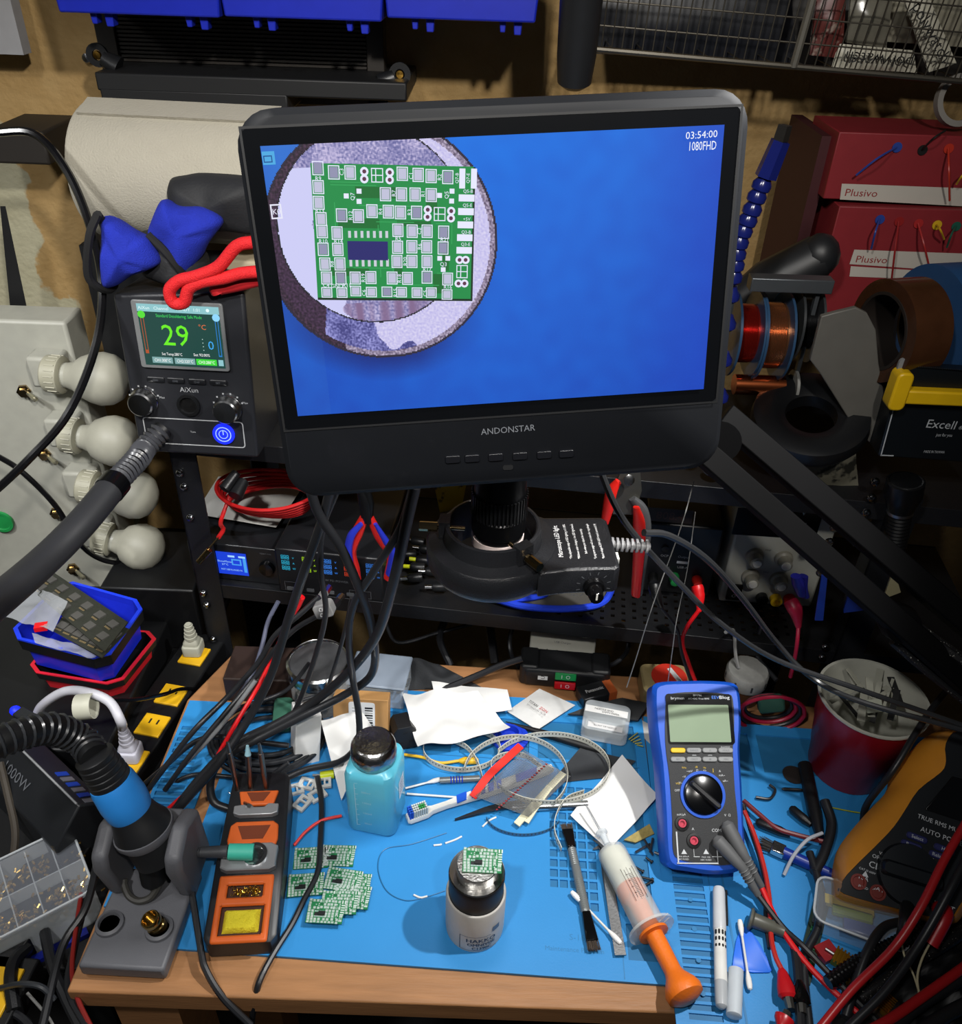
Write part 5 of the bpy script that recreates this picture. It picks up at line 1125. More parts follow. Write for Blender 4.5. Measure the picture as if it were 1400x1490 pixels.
ub = T('usb_supply', 'black multi-port supply box with four lit digit columns, behind the hanging cables', 'power supply', (Z(475, 868, ZB).x, Z(475, 868, ZB).y, ZB), RA)
G().box(-.062, .075, 0, .19, 0, .070).build('case', mat('supply_black'), ub, bevel=.003)
g = G(frame((0, -.0006, 0), (1, 0, 0), (0, 0, 1)))
for x, c_, b_ in ((-.048, '2aa8c8', '000'), (-.021, 'a8d820', ''), (.006, '3a80e0', ''), (.032, 'b83820', ''), (.060, '3070c8', '')):
    g.C(c_)
    for k in range(3):
        yy = .058-k*.0085
        for q_ in (0, 1, 2):
            xx = x-.004+q_*.0036
            g.fr(xx, yy+.0018, .0028, .0036, .0006, .0004).fr(xx, yy-.0012, .0028, .0030, .0006, .0004)
        g.text(('V', 'A', 'W')[k], .0028, x+.010, yy, .0004)
g.build('digit_columns', vcs, ub, smooth=0, label='lit cyan, green, blue and red digit columns')
g = G(frame((0, -.0007, 0), (1, 0, 0), (0, 0, 1))); g.text('160W PD POWER', .0034, .012, .028, 0); g.fr(.045, .010, .028, .012, .0005, 0).fr(-.045, .012, .016, .014, .0005, 0); g.build('lettering', mat('dim_print'), ub)
for x in (-.046, -.020, .006, .032): G(frame((0, 0, 0), (1, 0, 0), (0, 0, 1))).prism(rrect(.010, .005, .001, 2, x, .008), 0, .0006).build('usb_port', mat('port_grey', '55585c', .4), ub)
# paper and red coil on top
heap('paper_wrap', 'crumpled white paper under the coiled red cord on the lower shelf', 'paper', [(284, 748), (318, 694), (450, 694), (402, 768)], mat('paper_grey', 'b4b3ae', .7), .02, ZB+.066, 30, 3)
cc = Z(393, 722, ZB+.108); coil = T('red_coil', 'coil of red cable bundled on the white paper, left of the hanging cables', 'cable', cc)
for k in range(6):
    g = G(); pts = [(.052*(1+.05*k)*cos(t*pi/6+k*.3), .034*(1+.07*k)*sin(t*pi/6+k*.3), -.008+.0042*k+.003*sin(t+k)) for t in range(12)]
    P = spline([V(p) for p in pts+[pts[0]]], 5); g.sweep(P[:-1], [(.0024*cos(2*pi*i/8), .0024*sin(2*pi*i/8)) for i in range(8)], closed=True); g.build('loop', mat('cord_red', 'c01c1e', .45), coil)
G().tube([V((-.045, -.02, .01)), V((-.050, -.05, -.006)), Y(325, 770, .80)-cc, Y(318, 782, .78)-cc], .0026, 8).build('red_end', mat('cord_red'), coil)
G().cyl(Y(318, 782, .78)-cc, Y(292, 812, .765)-cc, .0010, n=6).cyl(Y(305, 800, .77)-cc, Y(289, 818, .765)-cc, .0036, n=10).build('metal_plug', mat('aged_brass'), coil)
for i, (a, b, r, c_) in enumerate((((326, 712), (344, 688), .007, 'x'), ((342, 722), (354, 700), .009, 'y'))):
    g = G(); A_, B_ = Y(*a, .84)-cc, Y(*b, .86)-cc; g.cyl(A_, B_, r, r*.8, 10); g.build('black_plug', black, coil)
# pliers, red & blue
pl = T('cutting_pliers', 'black pliers with red and blue handles leaning in front of the supply box', 'pliers', Y(540, 755, .80)); o = V(pl.location)
def hnd(pts, rs, y0, m, nm, par, off=0):
    P = [Y(px, py, y0)-o+V((0, off, 0)) for px, py in pts]; S_ = spline(P, 5); R_ = [rs[min(len(rs)-1, i//5)]*(1-(i % 5)/5)+rs[min(len(rs)-1, i//5+1)]*((i % 5)/5) for i in range(len(S_))]
    G().sweep(S_, [(cos(2*pi*i/10), .7*sin(2*pi*i/10)) for i in range(10)], scale=R_).build(nm, m, par)
hnd([(531, 752), (520, 775), (510, 800), (515, 825), (520, 842)], [.006, .008, .0085, .009, .006], .80, mat('plier_red', 'c4201c', .4), 'left_handle', pl)
hnd([(526, 762), (511, 780), (507, 806), (514, 836)], [.003, .0055, .006, .005], .793, mat('plier_blue', '2430b0', .4), 'blue_inlay', pl)
hnd([(538, 752), (552, 780), (566, 800), (572, 815), (564, 842)], [.006, .008, .0085, .009, .006], .80, mat('plier_red'), 'right_handle', pl)
hnd([(546, 762), (562, 788), (572, 806), (566, 836)], [.003, .0055, .006, .005], .793, mat('plier_blue'), 'blue_inlay', pl)
hnd([(534, 758), (530, 730), (522, 710)], [.008, .009, .004], .80, mat('plier_jaw', '18191b', .4, .6), 'jaw', pl); hnd([(534, 758), (535, 730), (533, 705)], [.008, .009, .004], .802, mat('plier_jaw'), 'jaw', pl)
# red nippers (hung in front)
nip = T('flush_nippers', 'grey steel nippers with long red and grey handles beside the ring light', 'pliers', Y(915, 770, .76)); o = V(nip.location)
hnd([(920, 725), (932, 740), (938, 770), (932, 820), (928, 862)], [.005, .0095, .0085, .008, .007], .76, mat('nip_grey', '4a4b4d', .5), 'grey_grip', nip)
hnd([(926, 738), (930, 760), (930, 800), (925, 866)], [.004, .0075, .0075, .006], .752, mat('nip_red', 'd42018', .4), 'right_handle', nip)
hnd([(900, 700), (890, 715), (886, 735), (880, 760)], [.004, .007, .007, .005], .76, mat('nip_red'), 'left_handle', nip)
G().prism([( -.012, -.03), (.012, -.03), (.016, .0), (.009, .035), (-.006, .035), (-.014, .0)], -.002, .002, M=frame(Y(912, 712, .765)-o, (1, 0, 0), (0, .1, 1))).build('jaws', mat('nip_steel', '7c7b74', .35, .9), nip, bevel=.0006)
G().lathe([(.006, 0), (.006, .002), (.003, .003), (.0001, .003)], Y(915, 698, .755)-o, 16, ax=(0, -1, .3)).build('rivet', chrome, nip)
# dc adapter plugs
rnd = random.Random(4)
dcs = [(600, 795, 'k'), (612, 806, 'k'), (608, 822, 'y'), (600, 832, 'y'), (622, 838, 'k'), (632, 860, 'k'), (588, 812, 'k'), (596, 846, 'k')]
for i, (px, py, c_) in enumerate(dcs):
    p = Z(px+18, py, ZB+.004); t = T('dc_adapter', ('black barrel plug adapter with silver tip, highest in the fan beside the ring light', 'black barrel plug adapter second from the top of the fan', 'black barrel plug adapter with yellow tip, upper of two', 'black barrel plug adapter with yellow tip, lower of two', 'thick black barrel adapter nearest the yellow warning sticker', 'black ribbed barrel adapter lying at the shelf edge', 'slim black barrel adapter at the left of the fan', 'black barrel adapter below the two yellow-tipped ones')[i], 'adapter', p+V((0, 0, .001)), 168+i*3, group='fan of barrel plug adapters')
    G().lathe([(.0055, 0), (.0062, .002), (.0062, .016), (.004, .019)], (0, 0, .006), 14, ax=(1, 0, 0)).build('body', black, t); G().lathe([(.0028, .018), (.0028, .028)], (0, 0, .006), 12, ax=(1, 0, 0)).build('tip', mat('tip_yellow', 'd8e020', .4) if c_ == 'y' else chrome, t)
# yellow packet
sheet_px('yellow_packet', 'yellow printed packet behind the microscope barrel', 'packet', [(632, 708, .12), (680, 700, .12), (672, 740, ZB+.003), (640, 748, ZB+.003)], mat('packet_yellow', 'c8a418', .5, two='3a3018', thr=.62, scale=60), amp=.006, f=60)
# felt pouch with blue piping
fp_ = T('felt_pouch', 'grey felt tool pouch with bright blue piping lying under the ring light', 'pouch', Z(810, 878, ZB+.001)); o = V(fp_.location)
P = [Z(px, py, ZB+.003)-o for px, py in ((660, 862), (720, 800), (880, 800), (892, 850), (880, 882), (800, 884), (720, 876))]
G().prism(ccw([(p.x, p.y) for p in P]), 0, .004).build('felt', mat('felt_grey', '4c4a46', .9), fp_)
G().tube([Z(px, py, ZB+.007)-o for px, py in ((716, 870), (760, 882), (820, 886), (870, 880), (888, 862), (892, 830))], .0045, 8, 8).build('blue_piping', mat('piping_blue', '1c44e0', .8), fp_)
G().tube([Z(px, py, ZB+.010)-o for px, py in ((716, 868), (750, 872), (790, 866), (800, 856))], .0042, 8, 8).build('blue_piping', mat('piping_blue'), fp_)
# USB-A DC supply and bench supply
a, b = Z(928, 860, ZB), Z(1032, 868, ZB); c = (a+b)/2
us = T('dc_supply', 'black bench supply with dim digits and red output post, between nippers and white supply', 'power supply', c, -5)
w_ = (b-a).length; hh1 = .110
G().box(-w_/2, w_/2, 0, .12, 0, hh1).build('case', mat('supply_dark', '17181b', .35), us, bevel=.003)
UF = Face(Matrix.Translation(c) @ Matrix.Rotation(radians(-5), 4, 'Z') @ frame((0, 0, 0), (1, 0, 0), (0, 0, 1))); FR = frame((0, -.0005, 0), (1, 0, 0), (0, 0, 1))
g = G(FR); g.C('241c1a'); x, y = UF(975, 750); g.quad(x, y, .055, .020, .0002); g.C('4a3028').text('808.4', .011, x, y, .0004)
g.C('b0b2b4'); x, y = UF(967, 808); g.text('OCP', .0035, x, y, .0003); x, y = UF(995, 810); g.text('Output', .0035, x, y, .0003); x, y = UF(993, 825); g.text('USB-A', .0035, x, y, .0003); x, y = UF(968, 825); g.text('USB-C', .003, x, y, .0003)
x, y = UF(993, 818); g.C('e0e0e0').quad(x, y, .014, .004, .0003); g.build('lettering', vcm, us, smooth=0)
for (px, py, m_, nm) in ((981, 838, green, 'green post'), (1014, 842, mat('post_red', 'c02018', .35), 'red post'), (950, 838, black, 'black post')):
    x, y = UF(px, py); G(FR).lathe([(.0065, 0), (.0065, .006), (.0055, .008), (.0055, .014), (.003, .015)], (x, y, 0), 16).build('binding_post', m_, us, label=nm)
G(FR).lathe([(.0045, 0), (.0045, .003), (.0001, .0035)], (*UF(968, 797), 0), 14).build('button', black, us)
for (lb, px, m_, pts, mw) in (('red banana plug hanging from the black bench supply', 1014, redm, [(1014, 852), (1018, 870), (1017, 890)], redm),
                           ('black banana plug hanging from the black bench supply beside the nippers', 950, black, [(952, 850), (955, 868), (962, 885)], None)):
    P = [Y(x, y, .765-.01*i) for i, (x, y) in enumerate(pts)]; t = T('banana_plug', lb, 'plug', P[0]); o = P[0]
    G().sweep(spline([p-o for p in P], 5), [(.0065*cos(2*pi*i/12), .0065*sin(2*pi*i/12)) for i in range(12)], scale=[1, 1.1, 1.1, 1, 1, .9, .8, .7, .6, .5, .45]).build('body', m_, t)
cable('test_lead', 'red lead hanging from the red banana plug down behind the blue multimeter', 'cable', [(1017, 888, .745), (1000, 912, .74), (993, 935, .74), (1002, 965, .735), (1015, 1000, .72)], .0024, redm)
cable('test_lead', 'thin dark lead hanging beside the red lead behind the blue multimeter', 'cable', [(962, 884, .745), (985, 915, .74), (992, 950, .73), (1008, 1000, .71)], .0020)
cable('thin_wire', 'fine grey wire crossing in front of the black bench supply, left one', 'wire', [(1010, 700, .70), (990, 770, .68), (950, 880, .66), (925, 960, .66), (912, 1000, .66)], .0006, mat('wire_grey', '8a8a88', .4))
cable('thin_wire', 'fine grey wire crossing in front of the black bench supply, right one', 'wire', [(1012, 745, .70), (1000, 830, .68), (985, 900, .66), (978, 950, .66), (972, 992, .66)], .0005, mat('wire_grey'))
# white bench supply
a, b = Z(1046, 876, ZB), Z(1168, 882, ZB); c = (a+b)/2; w_ = (b-a).length
ps = T('bench_supply', 'white bench power supply with a black display, four knobs and three jacks', 'power supply', c, -3)
PSM = Matrix.Translation(c) @ Matrix.Rotation(radians(-3), 4, 'Z'); PF_ = Face(PSM @ frame((0, 0, 0), (1, 0, 0), (0, 0, 1)))
x0, yt = PF_(1065, 728); x1, _ = PF_(1190, 735)
H_ = yt-.002
G().box(-w_/2, w_/2+.010, 0, .11, 0, H_).build('case', mat('supply_white', 'a6a69c', .45), ps, bevel=.003)
g = G(FR); xa, ya = PF_(1074, 738); xb, yb = PF_(1186, 785); g.quad((xa+xb)/2, (ya+yb)/2, xb-xa, ya-yb, .0002); g.build('display', mat('gloss_black'), ps)
for px, py in ((1098, 808), (1140, 812), (1092, 838), (1133, 842)):
    x, y = PF_(px, py); kk = G(FR).lathe([(.0115, 0), (.0110, .004), (.0085, .006), (.0080, .016)], (x, y, 0), 20).build('knob', mat('knob_ivory', '8f8c80', .45), ps); G(FR).lathe([(.0058, .016), (.0052, .018), (.0001, .0182)], (x, y, 0), 16).build('cap', mat('knob_cap', 'd8d6cc', .4), kk)
x, y = PF_(1068, 860); rs_ = G(FR).prism(rrect(.018, .024, .001, 2, x, y), 0, .003).build('rocker_switch', mat('gloss_black'), ps); G(FR).text('I', .005, x, y+.005, .0032).text('O', .005, x, y-.005, .0032).build('lettering', printm, rs_)
for px, py, m_, nm in ((1108, 868, black, 'black jack'), (1128, 870, yellow, 'yellow jack'), (1148, 870, redm, 'red jack')):
    x, y = PF_(px, py); G(FR).lathe([(.0075, 0), (.0075, .008), (.0045, .009), (.0045, .004)], (x, y, 0), 18).build('jack', m_, ps, label=nm)
g = G(FR); g.text('V', .006, *PF_(1170, 746), .0004).text('A', .006, *PF_(1172, 763), .0004).build('lettering', printm, ps)
g = G(FR)
for px, py in ((1118, 800), (1115, 832)): g.text('FINE', .0026, *PF_(px, py), .0003)
g.build('dial_lettering', mat('dim_print'), ps)
P = [Y(1150, 874, .735), Y(1158, 890, .725), Y(1162, 912, .72)]; t = T('banana_plug', 'magenta-red banana plug in the red jack of the white supply', 'plug', P[0])
G().sweep(spline([p-P[0] for p in P], 5), [(.0085*cos(2*pi*i/12), .0085*sin(2*pi*i/12)) for i in range(12)], scale=[.9, 1, 1, 1, 1, .9, .8, .7, .6, .5, .4]).build('body', mat('crimson', 'a01838', .4), t)
cable('test_lead', 'crimson lead dropping from the magenta-red banana plug', 'cable', [(1162, 910, .72), (1160, 935, .71), (1156, 960, .71), (1150, 985, .71)], .0022, mat('crimson'))
# shelf edge stuff: blue plastic flags at the right
for lb, pts in (('narrow blue plastic blade hanging below the arm bars', [(1205, 832), (1196, 838), (1186, 903), (1198, 903)]), ('blue triangular plastic flag beside the narrow blue blade', [(1236, 862), (1258, 888), (1228, 892), (1228, 888)]), ('blue and cream triangular tag just above the arm joint', [(1301, 828), (1311, 862), (1290, 870), (1288, 864)])):
    g = G(); P = [Y(px, py, .70) for px, py in pts]; n = len(P); g.add([p for p in P]+[p+V((0, .002, 0)) for p in P], [tuple(range(n)), tuple(range(2*n-1, n-1, -1))]+[(i, n+i, n+(i+1) % n, (i+1) % n) for i in range(n)]); g.build('plastic_flag', mat('flag_blue', '1c3c9c', .4) if 'cream' not in lb else mat('flag_cream', 'b8b088', .5), None, lb, 'flag')
bb2 = T('blue_clips', 'dark blue plastic clips hooked in front of the white supply right side', 'clip', Y(1165, 850, .72)); o = V(bb2.location)
hnd([(1158, 838), (1162, 850), (1166, 866)], [.006, .008, .005], .72, mat('clip_navy', '1a1c70', .35), 'clip', bb2); hnd([(1170, 838), (1168, 855), (1172, 868)], [.005, .006, .005], .725, mat('clip_navy'), 'clip', bb2)
# under shelf: usb hub, switch box
a, b = Z(768, 945, .0), Z(872, 950, .0)
hub = T('charging_hub', 'grey-white charging hub with green ports hanging under the lower shelf', 'charger', Y(820, 925, .83), RA); o = V(hub.location)
Hf = frame((0, 0, 0), (1, 0, 0), (0, .25, 1)); HFace = Face(Matrix.Translation(o) @ Matrix.Rotation(radians(RA), 4, 'Z') @ Hf)
G(Hf).box(-.043, .043, -.030, .022, -.03, 0).build('case', mat('hub_white', 'b4b4aa', .45), hub, bevel=.002)
for i in range(4): G(Hf).box(-.026+i*.017, -.018+i*.017, .002, .014, -.0005, .0008).build('port', mat('port_green', '1c5c20', .4) if i else blackpr, hub)
for i in range(6): G(Hf).box(-.033+i*.013, -.0318+i*.013, -.028, -.022, -.0002, .0004).build('slot', blackpr, hub)
G(Hf).text('USB Charger', .003, 0, -.010, .0004).build('lettering', mat('dim_print'), hub)
sb_ = T('switch_box', 'black plug adapter block with green and red rocker switches on the bench', 'switch box', Z(820, 994, -.003), -4)
G().prism([(-.050, -.010), (.050, -.010), (.054, .004), (.050, .03), (-.050, .03), (-.054, .004)], 0, .029).build('body', mat('conn_black'), sb_, bevel=.004)
for s in (-1, 1): G().prism(rrect(.024, .036, .005, 4, s*.044, .010), 0, .032).build('end_block', mat('conn_black'), sb_, bevel=.003)
Sf = frame((0, -.0105, .015), (1, 0, 0), (0, .25, 1))
for y, m_, nm in ((.007, mat('rocker_green', '189048', .3), 'green rocker'), (-.006, mat('rocker_red', 'c8141c', .3), 'red rocker')):
    r_ = G(Sf).box(-.012, .014, y-.005, y+.005, 0, .003).build('rocker', m_, sb_, bevel=.0008, label=nm); G(Sf).text('I  O', .005, .001, y, .0032).build('lettering', printm, r_)
G(Sf).quad(-.027, .006, .012, .014, .0006).build('label_sticker', paper, sb_); G(Sf).text('USB', .005, -.027, .006, .0008, a=90).build('lettering', blackpr, sb_)
cable('supply_cord', 'black cord looping left of the charging hub', 'cable', [(750, 900, .85), (742, 930, .84), (745, 955, .82), (756, 972, .79)], .0030)
cable('supply_cord', 'pale-edged black cord looping right of the switch box', 'cable', [(915, 925, .84), (912, 948, .82), (895, 965, .80), (878, 970, .79)], .0030)
# amber tape roll, white-lidded jar
tr_ = T('tape_roll', 'amber tape roll with a red label standing on the bench behind the multimeter', 'tape', Z(965, 1008, -.003))
G().prism(rrect(.060, .050, .010, 5), 0, .026, inset=.002, iz=.002).build('case', mat('amber_case', 'a8966a', .35, alpha=.9), tr_); G().prism(circ(.022, 24, .004, .002), .025, .0268).build('red_label', mat('label_red', 'c83020', .5), tr_)
G().cb((.012, .002, .0272), (.006, .030, .0008), rz=25).build('white_stripe', paper, tr_)
wj = T('pill_jar', 'brown jar with a ridged white lid behind the right corner of the multimeter', 'jar', Z(1078, 1012, -.003))
G().lathe([(.021, 0), (.0225, .004), (.0225, .026)], n=28).build('jar_body', mat('amber_brown', '4a3020', .2), wj); G().lathe([(.0245, .026), (.0255, .028), (.0255, .043), (.0235, .046), (.0001, .0455)], n=32).build('lid', mat('lid_white', '8e8e8a', .4, var=.3, scale=120), wj)
g = G()
for k in range(8): a = k*pi/4; g.cb((.0256*cos(a), .0256*sin(a), .036), (.001, .002, .008), rz=k*45)
g.build('lid_ribs', mat('dark_rib', '333333', .5), wj)
G().tube([Z(1056, 920, .09)-V(wj.location), V((-.018, .03, .08)), V((-.016, .01, .06)), V((-.012, .0, .047))], .0022, 6).build('stray_wire', mat('wire_grey'), wj)
for i, (px, py) in enumerate(((600, 885), (680, 896), (738, 902), (762, 903), (900, 914), (955, 916), (1010, 925))): 
    p = Y(px, py, .93); G().box(p.x-.014, p.x+.014, .93, .945, p.z-.004, p.z+.004).build('outlet', mat('outlet_tan', 'a0702a', .5), None, 'tan outlet face %s under the lower shelf' % ('furthest left', 'second from the left', 'third from the left', 'right beside the third', 'just right of the charging hub', 'second right of the charging hub', 'furthest right')[i], 'outlet')
G().box(-.25, .40, .93, .97, -.02, .035).build('socket_strip', matte, None, 'long black socket strip behind the bench under the lower shelf', 'power strip') if False else None
# ================= wall things at the top =================
# dark slatted vent panel
vp = T('slatted_panel', 'dark slatted ventilation panel standing on top against the wall', 'panel', Y(365, 148, 1.10)); o = V(vp.location)
F_ = Face(Matrix.Translation(o) @ frame((0, 0, 0), (1, 0, 0), (0, 0, 1)))
xl, _ = F_(150, 90); xr, _ = F_(560, 90); yt = F_(360, -20)[1]
Fr = frame((0, 0, 0), (1, 0, 0), (0, 0, 1))
vb = mat('vent_black', '2a2622', .5)
for (x0, x1, y0, y1) in ((xl, xl+.022, 0, yt), (xr-.020, xr, 0, yt), (xl, xr, 0, .012), (xl, xr, yt-.01, yt)): G(Fr).box(x0, x1, y0, y1, -.02, .006).build('frame', vb, vp, bevel=.001)
n = 22
for i in range(n):
    y = .014+(yt-.026)*i/n; G(Fr).box(xl+.022, xr-.020, y, y+(yt-.026)/n*.6, -.006, .001).build('slat', vb, vp)
G(Fr).box(xl+.02, xr-.02, .005, yt-.005, -.02, -.012).build('back', matte, vp)
# black trays stack below the panel
for i, (y0, y1, x0, x1, lb) in enumerate(((105, 128, 142, 592, 'upper black tray lying just under the slatted panel'), (128, 152, 150, 420, 'lower black tray between slatted panel and foam roll'))):
    a = Y(x0, y1+4, 1.02); b = Y(x1, y1+10, 1.02); c_ = Y(x0, y0, 1.02); G().box(a.x, b.x, 1.02, 1.15, a.z, c_.z).build('black_tray', matte, None, lb, 'tray', bevel=.002)
for i, (px, py, qx, qy) in enumerate(((142, 80, 168, 95), (582, 108, 560, 120))):
    bk = T('wall_bracket', ('black bracket with a round hole screwed at the left end of the slatted panel', 'black bracket with a brass screw at the right end of the slatted panel')[i], 'bracket', Y(px, py, 1.05)); o = V(bk.location)
    d = Y(qx, qy, 1.05)-o
    G().lathe([(.0055, -.002), (.012, -.002), (.012, .002), (.0055, .002), (.0055, -.002)], (0, 0, 0), 20, ax=(0, -1, 0), caps=False).build('eye', black, bk); G().cyl(d*.3, d*1.2, .008, .012, 10).build('arm', black, bk)
    G().lathe([(.0045, 0), (.004, .003), (.0001, .0035)], (0, 0, 0), 14, ax=(0, -1, 0)).build('screw', brass, bk)
sw = T('wall_screw', 'round clear-headed wall screw on the peeling plaster, left of the panel', 'screw', Y(127, 84, WY-.006)); G().lathe([(.006, 0), (.005, .004), (.0001, .005)], (0, 0, 0), 14, ax=(0, -1, 0)).build('head', chrome, sw)
# blue bins
def bin_(lb, px0, px1, py, y0=1.0):
    a = Y(px0, py, y0); b = Y(px1, py, y0); w = b.x-a.x; t = T('storage_bin', lb, 'bin', ((a.x+b.x)/2, y0+.05, a.z), group='blue bins'); 
    G().prism(ccw([(-w/2, 0), (w/2, 0), (w/2+.006, .07), (-w/2-.006, .07)]), -.05, .08, M=frame((0, 0, 0), (1, 0, 0), (0, 0, 1))).build('tub', mat('bin_blue', '16249c', .35), t, bevel=.002)
    for x in (-w*.28, w*.32):
        G(rot(loc=(x, -.062, -.006))).prism([(-.012, .03), (-.008, -.004), (-.003, -.004), (-.001, .02), (.004, .02), (.006, -.006), (.013, -.006), (.016, .03)], -.006, .008, M=frame((0, 0, 0), (1, 0, 0), (0, 0, 1))).build('hook', mat('bin_blue'), t, bevel=.001)
    return t
bin_('blue plastic storage bin at the top left, above the slatted panel', 104, 330, 14)
bin_('blue plastic storage bin second from the left at the top', 338, 560, 20)
bin_('blue plastic storage bin furthest right at the top, over bare plaster', 568, 778, 22)
# grey smooth panel top-left
G().box(Y(0, 80, 1.12).x-.05, Y(42, 60, 1.12).x, 1.10, 1.12, Y(0, 75, 1.12).z, 1.2).build('grey_board', mat('board_grey', '8c8c8e', .5), None, 'smooth grey board fixed in the upper left corner of the wall', 'board')
# dark wall tool left: strap holder
g = G(); a = Y(-10, 238, 1.05); b = Y(62, 192, 1.05); g.box(a.x, b.x, 1.05, WY-.01, a.z, b.z); g.build('dark_shelf_end', mat('dark_wood', '1c1814', .6), None, 'dark shelf board end at the left edge of the photo', 'shelf', bevel=.003)
G().add([Y(*p, 1.02) for p in ((0, 300), (8, 300), (46, 480), (18, 480))]+[Y(*p, 1.04) for p in ((0, 300), (8, 300), (46, 480), (18, 480))], [(0, 1, 2, 3), (7, 6, 5, 4), (0, 4, 5, 1), (1, 5, 6, 2), (2, 6, 7, 3), (3, 7, 4, 0)]).build('dark_strip', matte, None, 'slanted black strip at the left edge above the white lamp panel', 'strip')
# dark hanging tool between bins and basket
th_ = T('tool_handle', 'black rounded tool handle hanging down left of the wire basket', 'handle', Y(835, 128, .92)); o = V(th_.location)
G().lathe([(.0002, 0), (.010, .001), (.0165, .006), (.0185, .03), (.021, .16)], (0, 0, 0), 24, ax=Y(846, 0, .90)-o).build('handle', mat('gun_black'), th_)
# wire basket
WB = T('wire_basket', 'wire mesh basket full of packets hanging along the top right', 'basket', Y(1130, 100, .98)); o = V(WB.location)
wm = mat('basket_wire', '5a564e', .4, .8)
BX = lambda px: Y(px, 60, .98).x-o.x
L0 = Y(845, 70, .98)-o; R0_ = Y(1460, 124, .98)-o; up = V((0, 0, .13))
nV = 42
for i in range(nV+1):
    p = L0.lerp(R0_, i/nV); G().cyl(p+V((-.0, 0, -.002)), p+up+V((.006*(1 if i > nV/2 else .4), -.02, 0)), .0008, n=5).build('wire', wm, WB)
for k in range(7):
    G().cyl(L0+up*k/6+V((0, -.02*k/6, 0)), R0_+up*k/6+V((0, -.02*k/6, 0)), .0008 if k else .0030, n=8).build('wire', wm, WB)
p = L0.lerp(R0_, .50); G().cyl(p, p+up*1.1+V((.004, -.022, 0)), .0042, n=8).build('upright', mat('upright_steel', '8a867c', .4, .7), WB)
for i in range(14):
    p = L0.lerp(R0_, i/13); G().cyl(p, p+V((0, .14, 0)), .0008, n=5).build('wire', wm, WB)
def pkt(lb, cs, y0, m, cat='packet', txt=None, tm=None, **k):
    P = [Y(px, py, y0) for px, py in cs]; c = sum(P, V())/4; t = T('packet', lb, cat, c)
    def fn(u, v): p = (P[3]*(1-u)+P[2]*u)*(1-v)+(P[0]*(1-u)+P[1]*u)*v; return p-c+V((0, -.006*sin(pi*u)*sin(pi*v)+.002*noise.noise(V((p.x*60, p.z*60, 1))), 0))
    T0 = [fn(i/10, j/10) for j in range(11) for i in range(11)]; g = G(); n = 121; g.add(T0+[q_+V((0, .004, 0)) for q_ in T0], [(j*11+i, j*11+i+1, j*11+i+12, j*11+i+11) for j in range(10) for i in range(10)]+[(n+j*11+i+11, n+j*11+i+12, n+j*11+i+1, n+j*11+i) for j in range(10) for i in range(10)])
    g.build('sleeve', m, t)
    if txt:
        x = (P[1]-P[0]).normalized() if not k.get('flip') else (P[0]-P[1]).normalized(); z_ = (P[0]-P[3]) if not k.get('flip') else (P[3]-P[0])
        G(frame(V((0, -.010, 0)), x, z_)).text(txt, k.get('h', .014), wid=k.get('wid')).build('lettering', tm or blackpr, t)
    return t
pkt('dark clutter sleeve widened to darken the wall behind the left half of the wire basket', [(850, -30), (1150, -20), (1160, 92), (862, 78)], 1.06, mat('dark_clutter', '14161c', .4, var=.8, scale=50))  # clutter, stretched wide so its dark colour covers the brighter wall
pkt('large dark backdrop sheet added to darken the wall behind the right half of the basket', [(1150, -30), (1450, -20), (1460, 118), (1150, 96)], 1.075, mat('dark_backdrop', '1c1a18', .5, var=.6, scale=40))  # added dark sheet, its colour stands in for the dim wall behind
pkt('dark red printed packet in the wire basket', [(1190, 0), (1232, -5), (1225, 85), (1178, 80)], 1.01, mat('packet_red', '5c2c28', .4, two='8a7a70', thr=.6, scale=70))
pkt('grey clear packet in the wire basket between the red and the white ones', [(1240, -10), (1300, -10), (1290, 70), (1232, 62)], 1.02, mat('packet_grey', '6a675c', .2, var=.5, scale=40))
pkt('white polishing sachet lying upside down along the basket floor', [(1222, 64), (1330, 74), (1334, 106), (1212, 98)], 1.005, mat('sachet', 'b4b0a0', .4), txt='polywatch', flip=True, h=.011, wid=.070)
pkt('white polishing sachet standing at a slant at the right of the basket', [(1315, -4), (1352, -4), (1392, 92), (1352, 105)], .995, mat('sachet'))
G(frame(Y(1352, 45, .975), Y(1372, 92, .975)-Y(1335, 5, .975), (0.6, 0, .5))).text('polywatch', .017, wid=.082).build('slanted_lettering', blackpr, None, 'black brand lettering on the slanted white sachet', 'lettering') if False else None
pk = [o_ for o_ in bpy.data.objects if o_.get('label', '').startswith('white polishing sachet standing')][0]
ax_ = Y(1376, 92, .98)-Y(1330, 5, .98)
G(frame(Y(1353, 45, .980)-V(pk.location)+V((0, -.006, 0)), ax_, V((ax_.z*-1, 0, ax_.x)))).text('polywatch', .011, wid=.066).build('lettering', blackpr, pk)
pkt('crumpled clear bag behind the white sachets in the basket', [(1290, -10), (1420, -10), (1420, 70), (1280, 60)], 1.04, mat('bag_clearish', '8c8878', .15, var=.4, scale=30, bump=1, bscale=60))
# black ring at right edge
G().lathe([(.020, -.004), (.026, -.004), (.026, .004), (.020, .004), (.020, -.004)], Y(1396, 146, 1.0), 30, ax=(0.1, -1, .3), caps=False).build('roll_ring', mat('ring_white', '7a7670', .6), None, 'pale-rimmed dark ring hanging at the right edge under the basket', 'ring')
